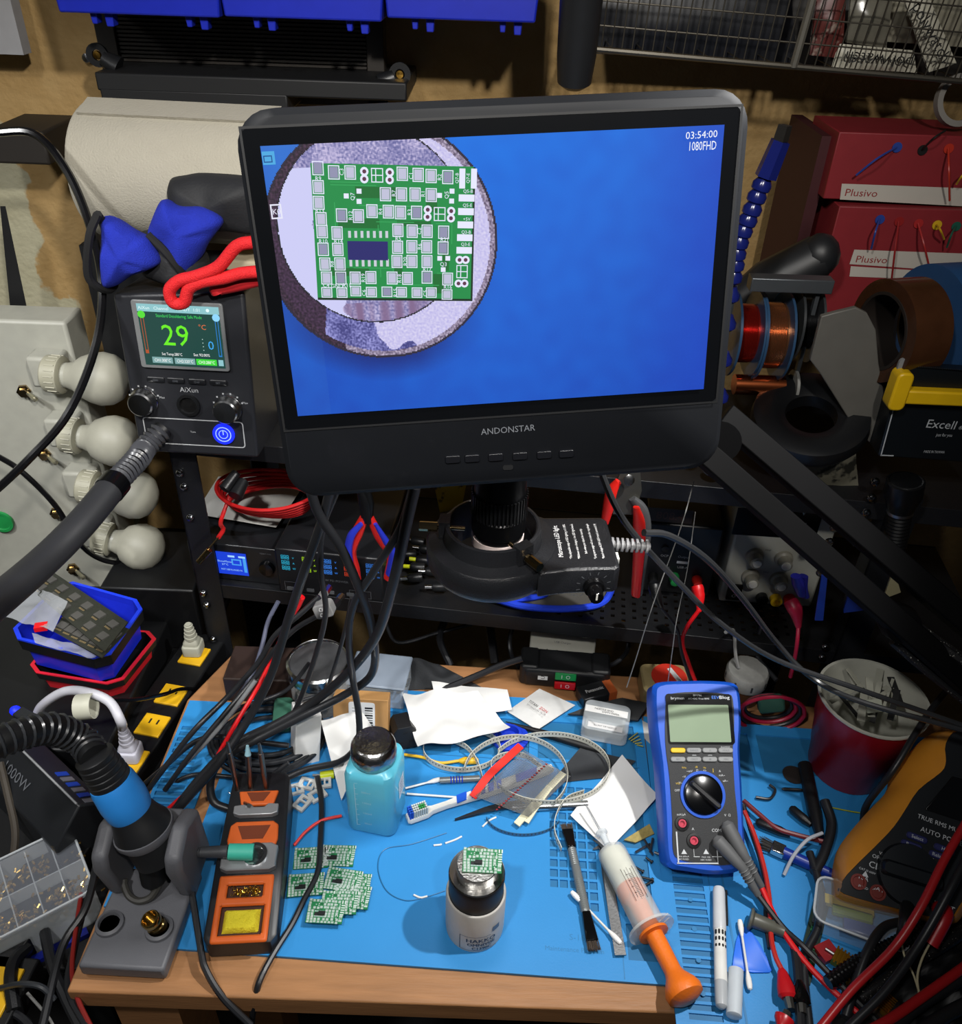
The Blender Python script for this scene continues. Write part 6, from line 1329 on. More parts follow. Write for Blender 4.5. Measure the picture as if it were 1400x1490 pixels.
# red wire boxes
def wbox(lb, cs, y0, txtp, bandp, holes, dx=.05):
    P = [Y(px, py, y0) for px, py in cs]; w = P[1].x-P[0].x; h = P[0].z-P[3].z; t = T('wire_box', lb, 'box', ((P[0].x+P[1].x)/2, y0, P[3].z)); o = V(t.location)
    G().box(-w/2, w/2, 0, .09, 0, h).build('carton', mat('box_red', '7e2228', .5), t, bevel=.001)
    Fc = Face(Matrix.Translation(o) @ frame((0, 0, 0), (1, 0, 0), (0, 0, 1))); FR_ = frame((0, -.0006, 0), (1, 0, 0), (0, 0, 1))
    g = G(FR_)
    for bp_ in bandp: g.C('b8b2a8'); g.poly([(*Fc(*p), 0) for p in bp_])
    g.C('8a3030'); 
    if txtp: g.text('Plusivo', .0078, *Fc(*txtp), .0003, wid=.036)
    g.build('white_band', vcm, t, smooth=0)
    for (px, py, c_, q_) in holes:
        x, y = Fc(px, py); e = G(FR_).lathe([(.0028, 0), (.0052, .0004), (.0052, .001), (.0028, .001)], (x, y, 0), 16).build('eyelet', mat('eyelet_'+c_, c_, .4), t); G(FR_).lathe([(.0028, .0003), (.0001, .0003)], (x, y, 0), 12).build('hole', blackpr, e)
        if q_: G().tube([Y(px, py, y0-.002)-o, Y((px+q_[0])/2, (py+q_[1])/2-3, y0-.02)-o, Y(*q_, y0-.012)-o], .0011, 6).build('wire_end', mat('hookup_'+c_, c_, .4), t)
    return t
wbox('upper dark red box of hook-up wire with a white band and loose wire ends', [(1222, 192), (1440, 196), (1440, 302), (1222, 290)], .98, (1253, 280), [((1225, 267), (1440, 275), (1440, 302), (1222, 290))], [(1305, 214, '28408c', (1246, 255)), (1342, 218, '1a1a1a', (1376, 190)), (1380, 216, 'b03020', (1382, 292)), (1408, 250, 'c8a020', (1392, 268))])
wbox('lower dark red box of hook-up wire with coloured eyelets', [(1222, 300), (1440, 312), (1440, 470), (1205, 462)], .97, (1268, 377), [((1243, 363), (1440, 370), (1440, 398), (1236, 384)), ((1238, 387), (1440, 400), (1440, 410), (1236, 402))], [(1280, 319, '28408c', (1268, 362)), (1308, 322, '8a2020', (1296, 420)), (1336, 325, 'a02828', (1355, 400)), (1363, 327, 'c8a020', (1374, 348)), (1391, 329, '205848', (1378, 360))])
for i, (a, b, y0) in enumerate((((1212, 190), (1212, 292), .985), )):
    G().box(Y(1196, 200, 1.0).x, Y(1219, 200, .99).x, 1.0, 1.12, Y(1200, 465, 1.0).z, Y(1200, 198, 1.0).z).build('red_carton', mat('box_maroon', '3a1418', .6), None, 'dark maroon carton edge standing left of the wire boxes', 'box')
# blue segmented coolant nozzle
sg_ = T('segmented_hose', 'dark blue segmented coolant hose with a square nozzle right of the monitor', 'hose', Y(1082, 360, .80)); o = V(sg_.location)
P = spline([Y(px, py, .80)-o for px, py in ((1040, 690), (1045, 610), (1052, 530), (1060, 455), (1066, 410), (1070, 385), (1074, 360), (1082, 335), (1092, 312), (1102, 285), (1112, 262))], 3)
for i in range(0, len(P)-1, 2):
    d = (P[i+1]-P[i]).normalized(); G().lathe([(.005, -.002), (.0085, .001), (.0088, .006), (.0062, .010), (.005, .0135)], P[i], 14, ax=d).build('segment', mat('coolant_navy', '141c5c', .2), sg_)
a, b = Y(1114, 258, .80)-o, Y(1136, 205, .80)-o; G().cyl(a, b, .0100, .0085, 6).build('nozzle_body', mat('coolant_navy'), sg_); G().cyl(b, Y(1143, 182, .80)-o, .0068, .0062, 4).build('nozzle_tip', mat('tip_dark', '3a3836', .3, .6), sg_)
# black lamp head/arm behind spools
g = G(); A_, B_ = Y(1068, 440, .93), Y(1192, 372, .93); g.sweep([A_, A_.lerp(B_, .4), B_], [(.02*cos(2*pi*i/14), .024*sin(2*pi*i/14)) for i in range(14)], scale=[.7, 1.1, 1.0]); g.ball(B_, (.022, .022, .024), 14); g.build('black_case', mat('gun_black'), None, 'black rounded pouch behind the wire spool holder', 'pouch')
# spool holder
sp_ = T('spool_holder', 'grey aluminium bar of the wire spool rack right of the monitor', 'spool rack', Y(1140, 560, .84)); o = V(sp_.location)
a, b = Y(1090, 412, .84)-o, Y(1210, 413, .84)-o; G().box(a.x, b.x, -.008, .008, a.z-.006, a.z+.008).build('top_bar', mat('alu_dark', '5c6064', .4, .7), sp_, bevel=.001)
for px in (1068, 1190): c_ = Y(px, 410, .85)-o; G().box(c_.x-.002, c_.x+.002, .0, .006, -.02, c_.z).build('rod', mat('alu_dark'), sp_)
for i, (px0, px1, py, r, wr, m_, lb) in enumerate(((1060, 1094, 484, .045, .030, mat('magnet_red', '8c2018', .25, .8), 'spool of dark red enamelled wire nearest the monitor edge'), (1096, 1134, 487, .047, .034, mat('magnet_copper', 'a06a48', .25, .9), 'spool of copper wire with blue flanges in the rack'), (1150, 1178, 470, .040, .026, mat('magnet_black', '141416', .3, .5), 'spool of black wire at the right end of the rack'))):
    a = Y(px0, py, .86); b = Y(px1, py, .86); t = T('wire_spool', lb, 'spool', (a.x, .86, a.z-r), group='wire spools'); o = V((0, 0, r)); w = b.x-a.x
    G().lathe([(wr, .003), (wr, w)], o, 32, ax=(1, 0, 0)).build('winding', m_, t)
    g = G()
    for k in range(14): g.lathe([(wr, 0), (wr+.0007, .0008), (wr, .0016)], o+V((.004+(w-.006)*k/14, 0, 0)), 28, ax=(1, 0, 0), caps=False)
    g.build('turns', m_, t, kind='stuff')
    for x in (0, w): G().lathe([(.006, 0), (r, 0), (r, .0025), (.006, .0025)], o+V((x, 0, 0)), 36, ax=(1, 0, 0)).build('flange', mat('flange', '26405c', .3) if i < 2 else mat('flange_dark', '2a2c2e', .4), t)
# small copper coil below
a, b = Y(1068, 559, .84), Y(1140, 560, .84); t = T('wire_spool', 'small spool with a bright copper band lying below the others', 'spool', (a.x, .84, a.z-.014)); G().lathe([(.011, 0), (.011, (b-a).x)], (0, 0, .014), 20, ax=(1, 0, 0)).build('winding', copper, t); G().lathe([(.018, 0), (.018, .003)], (.062, 0, .014), 20, ax=(1, 0, 0)).build('flange', mat('flange_pale', '8c8c88', .4), t)
# round black magnifier ring
G().lathe([(.026, -.006), (.056, -.008), (.060, 0), (.058, .012), (.040, .016), (.026, .010), (.026, -.006)], Y(1178, 612, .80), 44, ax=(-.15, -.35, 1), caps=False).build('cable_reel', mat('reel_black', '121315', .35), None, 'big round black reel lying behind the arm bars', 'reel')
pkt('clear bag of papers standing on the upper shelf behind the arm bars', [(1150, 650), (1245, 655), (1250, 715), (1160, 700)], .80, mat('bag_papers', '6a675a', .3, two='2a2a26', thr=.55, scale=60), cat='bag')
# tape dispenser
DX = T('tape_dispenser', 'black and yellow bench tape dispenser holding a brown and a blue roll', 'dispenser', Y(1345, 676, .76)); o = V(DX.location)
DF = Face(Matrix.Translation(o) @ frame((0, 0, 0), (1, 0, 0), (0, .0, 1))); FRd = frame((0, 0, 0), (1, 0, 0), (0, 0, 1))
P = [DF(*p) for p in ((1278, 664), (1440, 676), (1440, 588), (1300, 582))]
G(FRd).prism(ccw(P), -.05, 0).build('front_body', mat('dispenser_black', '0c1014', .35), DX, bevel=.002)
P = [DF(*p) for p in ((1207, 475), (1225, 470), (1258, 462), (1275, 470), (1288, 495), (1292, 545), (1300, 590), (1278, 662), (1255, 640), (1205, 560), (1190, 540))]
G(FRd).prism(ccw(P), -.03, -.024).build('side_plate', mat('plate_grey', '56544f', .5), DX, bevel=.001)
P = [DF(*p) for p in ((1302, 560), (1440, 566), (1440, 586), (1300, 580))]; G(FRd).prism(ccw(P), 0, .012).build('yellow_bar', mat('bar_yellow', 'c8a010', .35), DX, bevel=.002)
G(FRd).prism(rrect(.016, .040, .006, 4, *DF(1304, 562)), -.004, .014).build('yellow_lever', mat('bar_yellow'), DX, bevel=.002)
x, y = DF(1311, 535); G(FRd).prism(rrect(.008, .020, .004, 4, x, y), -.001, .002).build('grey_tab', grey, DX)
P = [DF(*p) for p in ((1318, 532), (1440, 540), (1440, 566), (1312, 560))]; G(FRd).prism(ccw(P), -.01, .002).build('blade_holder', mat('dispenser_black'), DX)
g = G(FRd); x0, y0 = DF(1318, 532)
for i in range(50): g.add([(x0+.0018*i, y0-.0001*i-.0005, .002), (x0+.0018*i+.0016, y0-.0001*i-.0005, .002), (x0+.0018*i+.0008, y0-.0001*i+.0022, .002)], [(0, 1, 2)])
g.build('blade_teeth', steel, DX, kind='stuff')
g = G(FRd); x, y = DF(1374, 617); g.text('Excell', .0095, x-.003, y, .0006, wid=.030, a=-2); g.text('just for you', .0036, x+.004, y-.012, .0006, wid=.016); g.text('MADE IN TAIWAN', .003, *DF(1359, 657), .0006, wid=.021); x, y = DF(1398, 622); g.text('\u00ae', .004, x, y, .0006)
q0 = DF(1301, 588); q1 = DF(1281, 662); q2 = DF(1300, 663); g.add([(q0[0], q0[1], .0006), (q0[0]+.0012, q0[1], .0006), (q1[0]+.0012, q1[1], .0006), (q1[0], q1[1], .0006)], [(0, 1, 2, 3)]); g.quad((q1[0]+q2[0])/2, q1[1], q2[0]-q1[0], .0014, .0006); g.build('lettering', mat('logo_grey', 'a0a4a8', .5), DX)
def troll(lb, px, py, y0, R, r, w, m_, mi):
    c = Y(px, py, y0); t = T('tape_roll', lb, 'tape', (c.x, c.y, c.z-R)); G().lathe([(r, 0), (R, 0), (R, w), (r, w), (r, 0)], (0, 0, R), 56, ax=(1, .25, 0), caps=False).build('tape', m_, t); G().lathe([(r-.003, -.001), (r, -.001), (r, w+.001), (r-.003, w+.001), (r-.003, -.001)], (0, 0, R), 40, ax=(1, .25, 0), caps=False).build('core', mi, t); return t
troll('wide roll of blue masking tape in the tape dispenser', 1345, 475, .84, .062, .040, .12, mat('tape_blue', '1c4470', .6), mat('core_dark', '1c1612', .6))
troll('narrow roll of brown polyimide tape in front of the blue roll', 1282, 482, .80, .050, .038, .040, mat('tape_brown', '3a2214', .2, var=.3), mat('core_dark'))
# flashlight
fl = T('flashlight', 'black ribbed flashlight standing behind the arm bars on the right', 'flashlight', Y(1300, 800, .74)); o = V(fl.location); d = Y(1318, 700, .74)-o
pr = [(.012, 0)]
for k in range(10): pr += [(.0125, d.length*(.05+.05*k)), (.0112, d.length*(.075+.05*k))]
pr += [(.0125, d.length*.58), (.016, d.length*.72), (.0185, d.length*.8), (.0185, d.length), (.016, d.length*1.01)]
G().lathe(pr, (0, 0, 0), 26, ax=d).build('body', mat('torch_black', '0d0e10', .35, .3), fl); G().lathe([(.0130, d.length*.56), (.0130, d.length*.64)], (0, 0, 0), 26, ax=d).build('steel_band', mat('satin_steel'), fl); G().lathe([(.0165, d.length*1.0), (.0165, d.length*1.012), (.0150, d.length*1.012)], (0, 0, 0), 26, ax=d, caps=False).build('bezel_ring', chrome, fl)
# monitor arm: two parallel bars with edges
arm = T('boom_arm', 'black double-bar spring arm carrying the monitor, crossing to the lower right', 'arm', Y(1225, 800, .62)); o = V(arm.location)
def abar(p0, p1, w, nm):
    a, b = Y(*p0)-o, Y(*p1)-o; ax = (b-a).normalized(); up_ = V((0, -.75, .66)); G().sweep([a, b], [(-w/2, -.007), (w/2, -.007), (w/2, .007), (-w/2, .007)], up=up_).build(nm, mat('arm_black', '030304', .6, spec=.12), arm, bevel=.0015)
abar((1020, 655, .66), (1440, 1022, .56), .022, 'lower_bar'); abar((1052, 604, .68), (1450, 944, .58), .023, 'upper_bar')
g = G(); g.lathe([(.018, -.012), (.018, .012)], Y(1045, 640, .67)-o, 20, ax=(0, -1, .3)); g.build('joint', mat('arm_black'), arm)
G(frame(Y(1022, 672, .655)-o, Y(1040, 700, .655)-Y(1018, 640, .655), (-.3, -.3, 1))).text('VIVO', .010).build('lettering', mat('dim_print'), arm)
cable('braided_loom', 'black braided cable loom with pale flecks running out at the right edge, upper one', 'cable', [(1190, 925, .63), (1260, 965, .60), (1330, 1000, .58), (1420, 1050, .56)][::-1] if False else [(1310, 895, .60), (1350, 925, .59), (1420, 975, .57)], .0062, mat('braid_flecked', '0e0e10', .5, two='b0aea6', thr=.68, scale=700))
cable('braided_loom', 'black braided cable loom with pale flecks below the arm joint, lower one', 'cable', [(1305, 915, .60), (1350, 950, .59), (1420, 1005, .57)], .0062, mat('braid_flecked'))
cable('braided_loom', 'black braided cable loom with pale flecks, the lowest of three at the right edge', 'cable', [(1300, 932, .60), (1350, 975, .585), (1420, 1030, .565)], .0055, mat('braid_flecked'))
G().lathe([(.016, -.012), (.018, 0), (.016, .012)], Y(1308, 905, .60), 18, ax=(0, -1, .3)).build('arm_clamp', mat('arm_black'), None, 'round black clamp where the flecked looms leave the arm', 'clamp')
# ================= left side =================
zc = -.062
G().box(-1.05, -.357, .20, 1.14, zc-.03, zc).build('cabinet_top', matte, None, 'black side table left of the bench carrying trays and power strips', 'table') if False else None
sd_ = T('side_table', 'black side table left of the bench under the trays and the socket strip', 'table', (-.70, .67, -.76))
G().box(-.35, .329, -.25, .47, .69-.0, .76+zc).build('top', matte, sd_, bevel=.002)
for x in (-.33, .32):
    for y in (-.23, .45): G().box(x-.02, x+.02, y-.02, y+.02, 0, .69).build('leg', matte, sd_)
# socket strip with yellow outlets
dv = (V((-.373, .815, 0))-V((-.417, .583, 0))).normalized(); sa_ = V((-.4015, .665, zc))
ssM = frame(sa_, V((dv.y, -dv.x, 0)), dv)
ss_ = T('socket_strip', 'long black socket strip with yellow outlets along the left edge of the bench', 'power strip', M=ssM); SSF = Face(ssM)
zt = .028
G().box(-.031, .024, -.30, .20, 0, zt).build('housing', mat('strip_black', '0b0c0e', .45), ss_, bevel=.002)
for (px, py) in ((283, 955), (250, 1012), (222, 1056), (190, 1107), (143, 1172)):
    x, y = SSF(px, py, zt); o_ = G().box(x-.016, x+.016, y-.016, y+.016, zt-.002, zt+.0025).build('yellow_outlet', mat('outlet_yellow', 'd8a818', .4), ss_, bevel=.0008)
    for dx in (-.005, .005): G().box(x+dx-.001, x+dx+.001, y+.001, y+.008, zt+.0025, zt+.003).build('slot', blackpr, o_)
ss2 = T('socket_strip', 'second black socket strip with one yellow outlet at the bottom left corner', 'power strip', (Z(5, 1420, zc+.03).x, Z(5, 1420, zc+.03).y-.03, zc), -4)
G().box(-.03, .022, -.12, .05, 0, .028).build('housing', mat('strip_black'), ss2, bevel=.002); G().box(-.024, .014, -.005, .038, .027, .031).build('yellow_outlet', mat('outlet_yellow'), ss2, bevel=.0008)
# grey plug in first outlet, white IEC-like plug
def plug(name, lb, px, py, m_, zbase, pts, r):
    p = V(ssM @ V((*SSF(px, py, zt), zt))) ; t = T(name, lb, 'plug', p+V((0, 0, .003)))
    G().prism(rrect(.024, .024, .004, 3), 0, .016, inset=.001, iz=.002).prism(rrect(.020, .018, .004, 3), .015, .026, inset=.004, iz=.006).build('head', m_, t, bevel=.001)
    g = G()
    for k in range(4): g.lathe([(.0085-.001*k, .025+.006*k), (.0085-.001*k, .029+.006*k), (.0055-.0005*k, .0295+.006*k), (.0055-.0005*k, .031+.006*k)], (0, 0, 0), 14)
    g.build('strain_relief', m_, t); return t
plug('mains_plug', 'dirty grey-white plug in the furthest yellow outlet', 283, 950, mat('plug_grey', '9c9c8e', .5), 0, None, .004)
wp_ = plug('mains_plug', 'thick white mains plug in the yellow outlet nearest the hot air gun', 192, 1103, mat('plug_white', 'b8b8c4', .45), 0, None, .004)
tp_ = V(wp_.location)+V((0, 0, .05))
wcd = T('white_cable', 'thick white mains cord arching from the white plug to the left', 'cable', tp_)
arc = [V((0, 0, 0)), Z(176, 1050, .06)-tp_, Z(160, 1022, .075)-tp_, Z(130, 1008, .08)-tp_, Z(95, 1006, .07)-tp_, Z(62, 1026, .04)-tp_, Z(50, 1050, .0)-tp_]
G().tube(arc, .0052, 12, 8).build('cord', mat('cord_white', 'c4c4cc', .4), wcd)
c = Z(133, 1018, .072)-tp_; G().lathe([(.0125, -.009), (.0140, -.009), (.0140, .009), (.0125, .009), (.0125, -.009)], c+V((-.002, -.010, 0)), 24, ax=(1, .1, .1), caps=False).build('cord_wrap', mat('wrap_ivory', 'b8b8a8', .5), wcd)
for lb, p in (('tiny red light glowing under the lower shelf left end', Y(367, 862, .90)), ('tiny red light beside the grey plug at the rack post', Y(296, 938, .86))):
    G().ball((p.x, p.y, p.z), .0045, 12).build('indicator_light', mat('red_glow', 'ff1808', emit=3), None, lb, 'light')
# black box under trays
G().box(-.66, -.42, .64, .93, zc, -.012).build('black_case', mat('strip_black'), None, 'flat black case under the red and blue trays', 'case', bevel=.003)
G().box(-.50, -.375, .86, .99, zc, .045).build('black_case', mat('strip_black'), None, 'taller black case behind the trays next to the rack post', 'case', bevel=.003)
def tray(lb, cs, zt_, zb_, m_, rimm, inset=.86, trim=None):
    P = [Z(*c, zt_) for c in cs]; c = sum(P, V())/4; t = T('parts_tray', lb, 'tray', (c.x, c.y, zb_), group=None)
    Q = []
    for i in range(4):   # chamfered corners
        a, b, d = P[i-1], P[i], P[(i+1) % 4]; Q += [b+(a-b)*.12, b+(d-b)*.12]
    Q = [V((q.x-c.x, q.y-c.y, 0)) for q in Q]; n = 8; h = zt_-zb_
    rings = [(inset, 0), (inset+.04, h*.6), (.98, h*.62), (1.0, h*.95), (1.0, h), (.93, h), (.92, h*.8), (inset-.04, .003)]
    def lo(rg, nm, m): 
        g = G(); vs = [q*s+V((0, 0, z)) for s, z in rg for q in Q]; g.add(vs, [(j*n+i, j*n+(i+1) % n, (j+1)*n+(i+1) % n, (j+1)*n+i) for j in range(len(rg)-1) for i in range(n)]); return g.build(nm, m, t, smooth=0)
    lo(rings[0:3], 'outer_wall', m_); lo(rings[2:4], 'dark_band', mat('band_black', '101114', .45)); lo(rings[3:6], 'rim', rimm); lo(rings[5:8], 'inner_wall', trim or m_)
    g = G(); g.add([q*(inset-.04)+V((0, 0, .003)) for q in Q]+[q*inset for q in Q], [tuple(range(8)), tuple(range(15, 7, -1))]); g.build('floor_panel', m_ if not trim else trim, t, smooth=0)
    return t
tray('red-rimmed black parts tray underneath the blue tray', [(36, 976), (172, 998), (234, 920), (95, 905)], .018, -.012, mat('tray_red', 'c01c28', .4), mat('tray_red_rim', 'd02030', .4), trim=mat('band_black', '101114', .45))
tray('blue parts tray with a bag of boards, stacked on the red tray', [(8, 925), (153, 962), (214, 876), (92, 842)], .066, .018, mat('tray_blue', '1a2cc8', .4), mat('tray_blue_rim', '1c3ce0', .35))
# boards with chips in a clear bag
bgt = T('board_bag', 'clear bag of dark circuit panels with rows of chips lying in the blue tray', 'bag', Z(110, 905, .08)); o = V(bgt.location)
for k, (cs, z) in enumerate((([(40, 853), (74, 830), (186, 905), (152, 948)], .088), ([(78, 918), (100, 880), (188, 915), (148, 957)], .082))):
    P = [Z(*c, z)-o for c in cs]; x = (P[2]-P[1]); y = (P[1]-P[0]); n = x.cross(y).normalized()
    g = G(); g.add(P+[p-V((0, 0, .0016)) for p in P], [(0, 1, 2, 3)][::1]+[(7, 6, 5, 4), (0, 4, 5, 1), (1, 5, 6, 2), (2, 6, 7, 3), (3, 7, 4, 0)]); sb = g.build('dark_panel', mat('dark_pcb', '2a2c26', .35, var=.5, scale=400), bgt, smooth=0)
    g = G()
    for i in range(6):
        for j in range(2):
            u = .10+.16*i; v = .28+.42*j; c = (P[0]*(1-u)+P[3]*u)*(1-v)+(P[1]*(1-u)+P[2]*u)*v; Fm = frame(c, x, y)
            G(Fm).box(-.006, .006, -.005, .005, 0, .0018).build('chip', mat('chip_grey', '4c4b48', .45), sb)
            for q in range(5): g.add(*((lambda a: ([(a-.0006, -.0085, .0006), (a+.0006, -.0085, .0006), (a+.0006, -.0062, .0006), (a-.0006, -.0062, .0006)], [(0, 1, 2, 3)]))(-.004+.002*q)), Fm)
    g.build('gold_pads', mat('gold_pad', 'b09a70', .3, .6), bgt, kind='stuff')
P = [Z(0, 898, .08)-o, Z(45, 850, .085)-o, Z(100, 880, .09)-o, Z(78, 922, .085)-o]
def fb(u, v): p = (P[3]*(1-u)+P[2]*u)*(1-v)+(P[0]*(1-u)+P[1]*u)*v; return p+V((0, 0, .004+.005*noise.noise(V((p.x*60, p.y*60, 5)))))
G().sheet(12, 12, fb, .0005).build('clear_film', mat('film', 'b8bcc0', .1, alpha=.35, bump=1, bscale=90), bgt)
G().cb(Z(60, 912, .086)-o, (.014, .010, .006), rz=15).build('red_connector', redm, bgt)
sheet_px('crumpled_film', 'crumpled clear film at the front of the blue tray', 'film', [(48, 925), (150, 950), (140, 962), (52, 938)], mat('film'), .066, .006, 60)
# usb charging station
a, b = Z(0, 1058, .03), Z(116, 1172, .03); d = (b-a).normalized(); pr_ = V((-d.y, d.x, 0)); cM = frame(a.lerp(b, .5)+V((0, 0, -.03+zc)), d, pr_); L = (b-a).length
cs_ = T('charging_station', 'big black multi-port charging station under the corrugated hose', 'charger', M=cM); hC = .03-zc
g = G(); pf_ = [(-.036, 0), (.024, 0), (.024, hC-.020), (0, hC), (-.036, hC*.62)]
g.add([(x, y, z) for x in (-L/2, L/2) for y, z in pf_], [(4, 3, 2, 1, 0), (5, 6, 7, 8, 9)]+[(i, (i+1) % 5, 5+(i+1) % 5, 5+i) for i in range(5)]); g.build('case', mat('charger_grey', '1e2023', .4), cs_, bevel=.002)
Mp = Matrix(((1, 0, 0, 0), (0, .768, .64, .012), (0, -.64, .768, hC-.010), (0, 0, 0, 1)))
for i in range(6):
    x = L/2-.006-.0105*i; p_ = G(Mp).box(x-.0036, x+.0032, -.007, .007, 0, .0008).build('usb_port', mat('port_blue', '1c3c9c', .3) if i % 2 else mat('port_steel', '8c8e94', .3, .6), cs_)
G().tube([(-L/2, -.001, hC), (0, -.001, hC+.0002), (L/2-.004, -.001, hC)], .0011, 6).build('edge_trim', mat('trim_grey', '8c8e90', .35), cs_)
Ms = frame((-.0, -.018, hC*.81+.0008), (1, 0, 0), (0, .72, .69)); G(Ms).text('1000W', .012, -.020, 0, .0006).build('lettering', mat('dim_print'), cs_)
us2 = T('usb_stick', 'small black USB dongle with a blue light at the left edge', 'USB stick', Z(45, 1050, .038), -28)
G().prism(rrect(.040, .014, .002, 3), 0, .008, inset=.001, iz=.001).build('case', mat('charger_grey'), us2); G().box(.020, .032, -.006, .006, .001, .007).build('plug', steel, us2); G().ball((-.024, 0, .004), (.007, .006, .005), 12).build('blue_light', mat('blue_glow'), us2)
# parts organiser
cs4 = [(-42, 1275), (102, 1206), (137, 1288), (-8, 1374)]
oz = -.012
P = [Z(*c, oz) for c in cs4]; c0 = (P[0]+P[2])/2; oM = frame(V((c0.x, c0.y, zc)), P[1]-P[0], P[0]-P[3]); OF = Face(oM); hO = oz-zc
w_, d_ = (P[1]-P[0]).length, (P[0]-P[3]).length
og = T('parts_organiser', 'clear compartment box full of tiny brass parts at the left edge', 'organiser', M=oM)
G().prism(rrect(w_, d_, .010, 5), 0, .002).build('floor_panel', mat('clear_box'), og); 
for (x0, x1, y0, y1) in ((-w_/2, w_/2, -d_/2, -d_/2+.0015), (-w_/2, w_/2, d_/2-.0015, d_/2), (-w_/2, -w_/2+.0015, -d_/2, d_/2), (w_/2-.0015, w_/2, -d_/2, d_/2)): G().box(x0, x1, y0, y1, .002, hO-.003).build('wall', mat('clear_box'), og)
for k in range(1, 4): G().box(-w_/2+w_*k/4, -w_/2+w_*k/4+.0012, -d_/2, d_/2, .002, hO-.004).build('divider', mat('clear_box'), og)
G().box(-w_/2, w_/2, -.0006, .0006, .002, hO-.004).build('divider', mat('clear_box'), og)
G().prism(rrect(w_+.003, d_+.003, .011, 5), hO-.003, hO, inset=.002, iz=.001).build('lid', mat('lid_clear', 'cfd6e4', .35, alpha=.10), og)
G().tube([(x, y, hO) for x, y in rrect(w_, d_, .011, 4)], .0012, 6, 1, closed=True).build('lid_rim', frost, og)
g = G(); rnd = random.Random(8)
for k in range(4):
    for j in (0, 1):
        cx_0 = -w_/2+w_*(k+.5)/4; cy_0 = (-.25 if j == 0 else .25)*d_
        for i in range(45):
            x, y, z = cx_0+rnd.gauss(0, .007), cy_0+rnd.gauss(0, .007), rnd.uniform(.010, hO*.9); a_ = rnd.uniform(0, 3); g.cyl((x, y, z), (x+.004*cos(a_), y+.004*sin(a_), z+rnd.uniform(-.002, .002)), .0012, n=5)
g.build('brass_parts', mat('brass_bright', 'd8b468', .25, .9), og, kind='stuff')
G().box(-w_/2+.01, -w_/2+w_*.8, -d_/2-.012, -d_/2-.004, 0, .006).build('hinge_clip', navy, og)
# white panel with bulbs
yP = .955
xr_ = Y(118, 560, yP).x
pn = T('lamp_tester', 'white wall panel with four sockets and toggle switches at the left edge', 'panel', (xr_-.12, yP, -.06)); o = V(pn.location)
G().box(-.20, .12, 0, .05, 0, .435).build('board', mat('panel_white', '9c9c92', .45), pn, bevel=.004)
for i, ((px, py), (bxp, byp)) in enumerate(zip(((75, 544), (99, 633), (124, 708), (146, 782)), ((147, 551), (163, 641), (192, 719), (203, 795)))):
    p = Y(px, py, yP-.028); q_ = Y(bxp, byp, yP-.030); ax = (q_-p).normalized()
    G().lathe([(.0205, -.006), (.0225, -.004), (.0225, .014), (.0190, .016), (.015, .016)], p-o, 28, ax=ax).build('socket', mat('socket_ivory', '9a9886', .5), pn, bevel=0)
    g = G(); qn = ax.to_track_quat('Z', 'Y').to_matrix()
    for k in range(20): a_ = 2*pi*k/20; g.cyl(p-o+qn@V((.0226*cos(a_), .0226*sin(a_), .001)), p-o+qn@V((.0226*cos(a_), .0226*sin(a_), .012)), .0009, n=4)
    g.build('socket_ribs', mat('socket_ivory'), pn, kind='stuff')
    G().box(-.028, .012, 0, .030, -.02, .02, M=Matrix.Translation(p-o)).build('socket_block', mat('panel_white'), pn, bevel=.004)
    bl = T('light_bulb', ('unlit frosted bulb in the uppermost socket of the white panel', 'unlit frosted bulb in the second socket from the top', 'unlit frosted bulb in the third socket, above the lowest one', 'unlit frosted bulb in the lowest socket of the white panel')[i], 'light bulb', p+ax*.017, group='frosted bulbs')
    Lb = (q_-p).length-.015
    G().lathe([(.0150, -.004), (.0155, .004)], (0, 0, 0), 24, ax=ax).build('collar', mat('bulb_collar', '9c9c90', .4), bl)
    G().lathe([(.0155, .004), (.018, .012), (.0245, Lb*.45), (.0300, Lb*.75), (.0322, Lb), (.0300, Lb+.013), (.0240, Lb+.0225), (.013, Lb+.029), (.0001, Lb+.0315)], (0, 0, 0), 34, ax=ax).build('globe', mat('bulb_frost', '9a998c', .5), bl)
for i, (px, py) in enumerate(((35, 568), (65, 660), (82, 745), (106, 826))):
    p = Y(px, py, yP-.001)-o; d = V((.75, -.65, -.05)).normalized()
    s_ = G().lathe([(.0085, 0), (.0085, .004), (.006, .0045), (.0055, .010)], p, 6, ax=(.3, -1, 0)).build('toggle_switch', mat('aged_brass'), pn); G().lathe([(.0022, .006), (.0032, .030), (.0001, .032)], p, 10, ax=d).build('lever', mat('lever', 'a8a48c', .3, .8), s_)
p = Y(3, 758, yP-.001)-o; G().lathe([(.0165, 0), (.0165, .004), (.013, .004), (.012, .002), (.0001, .002)], p, 24, ax=(0, -1, 0)).build('green_button', green, pn)
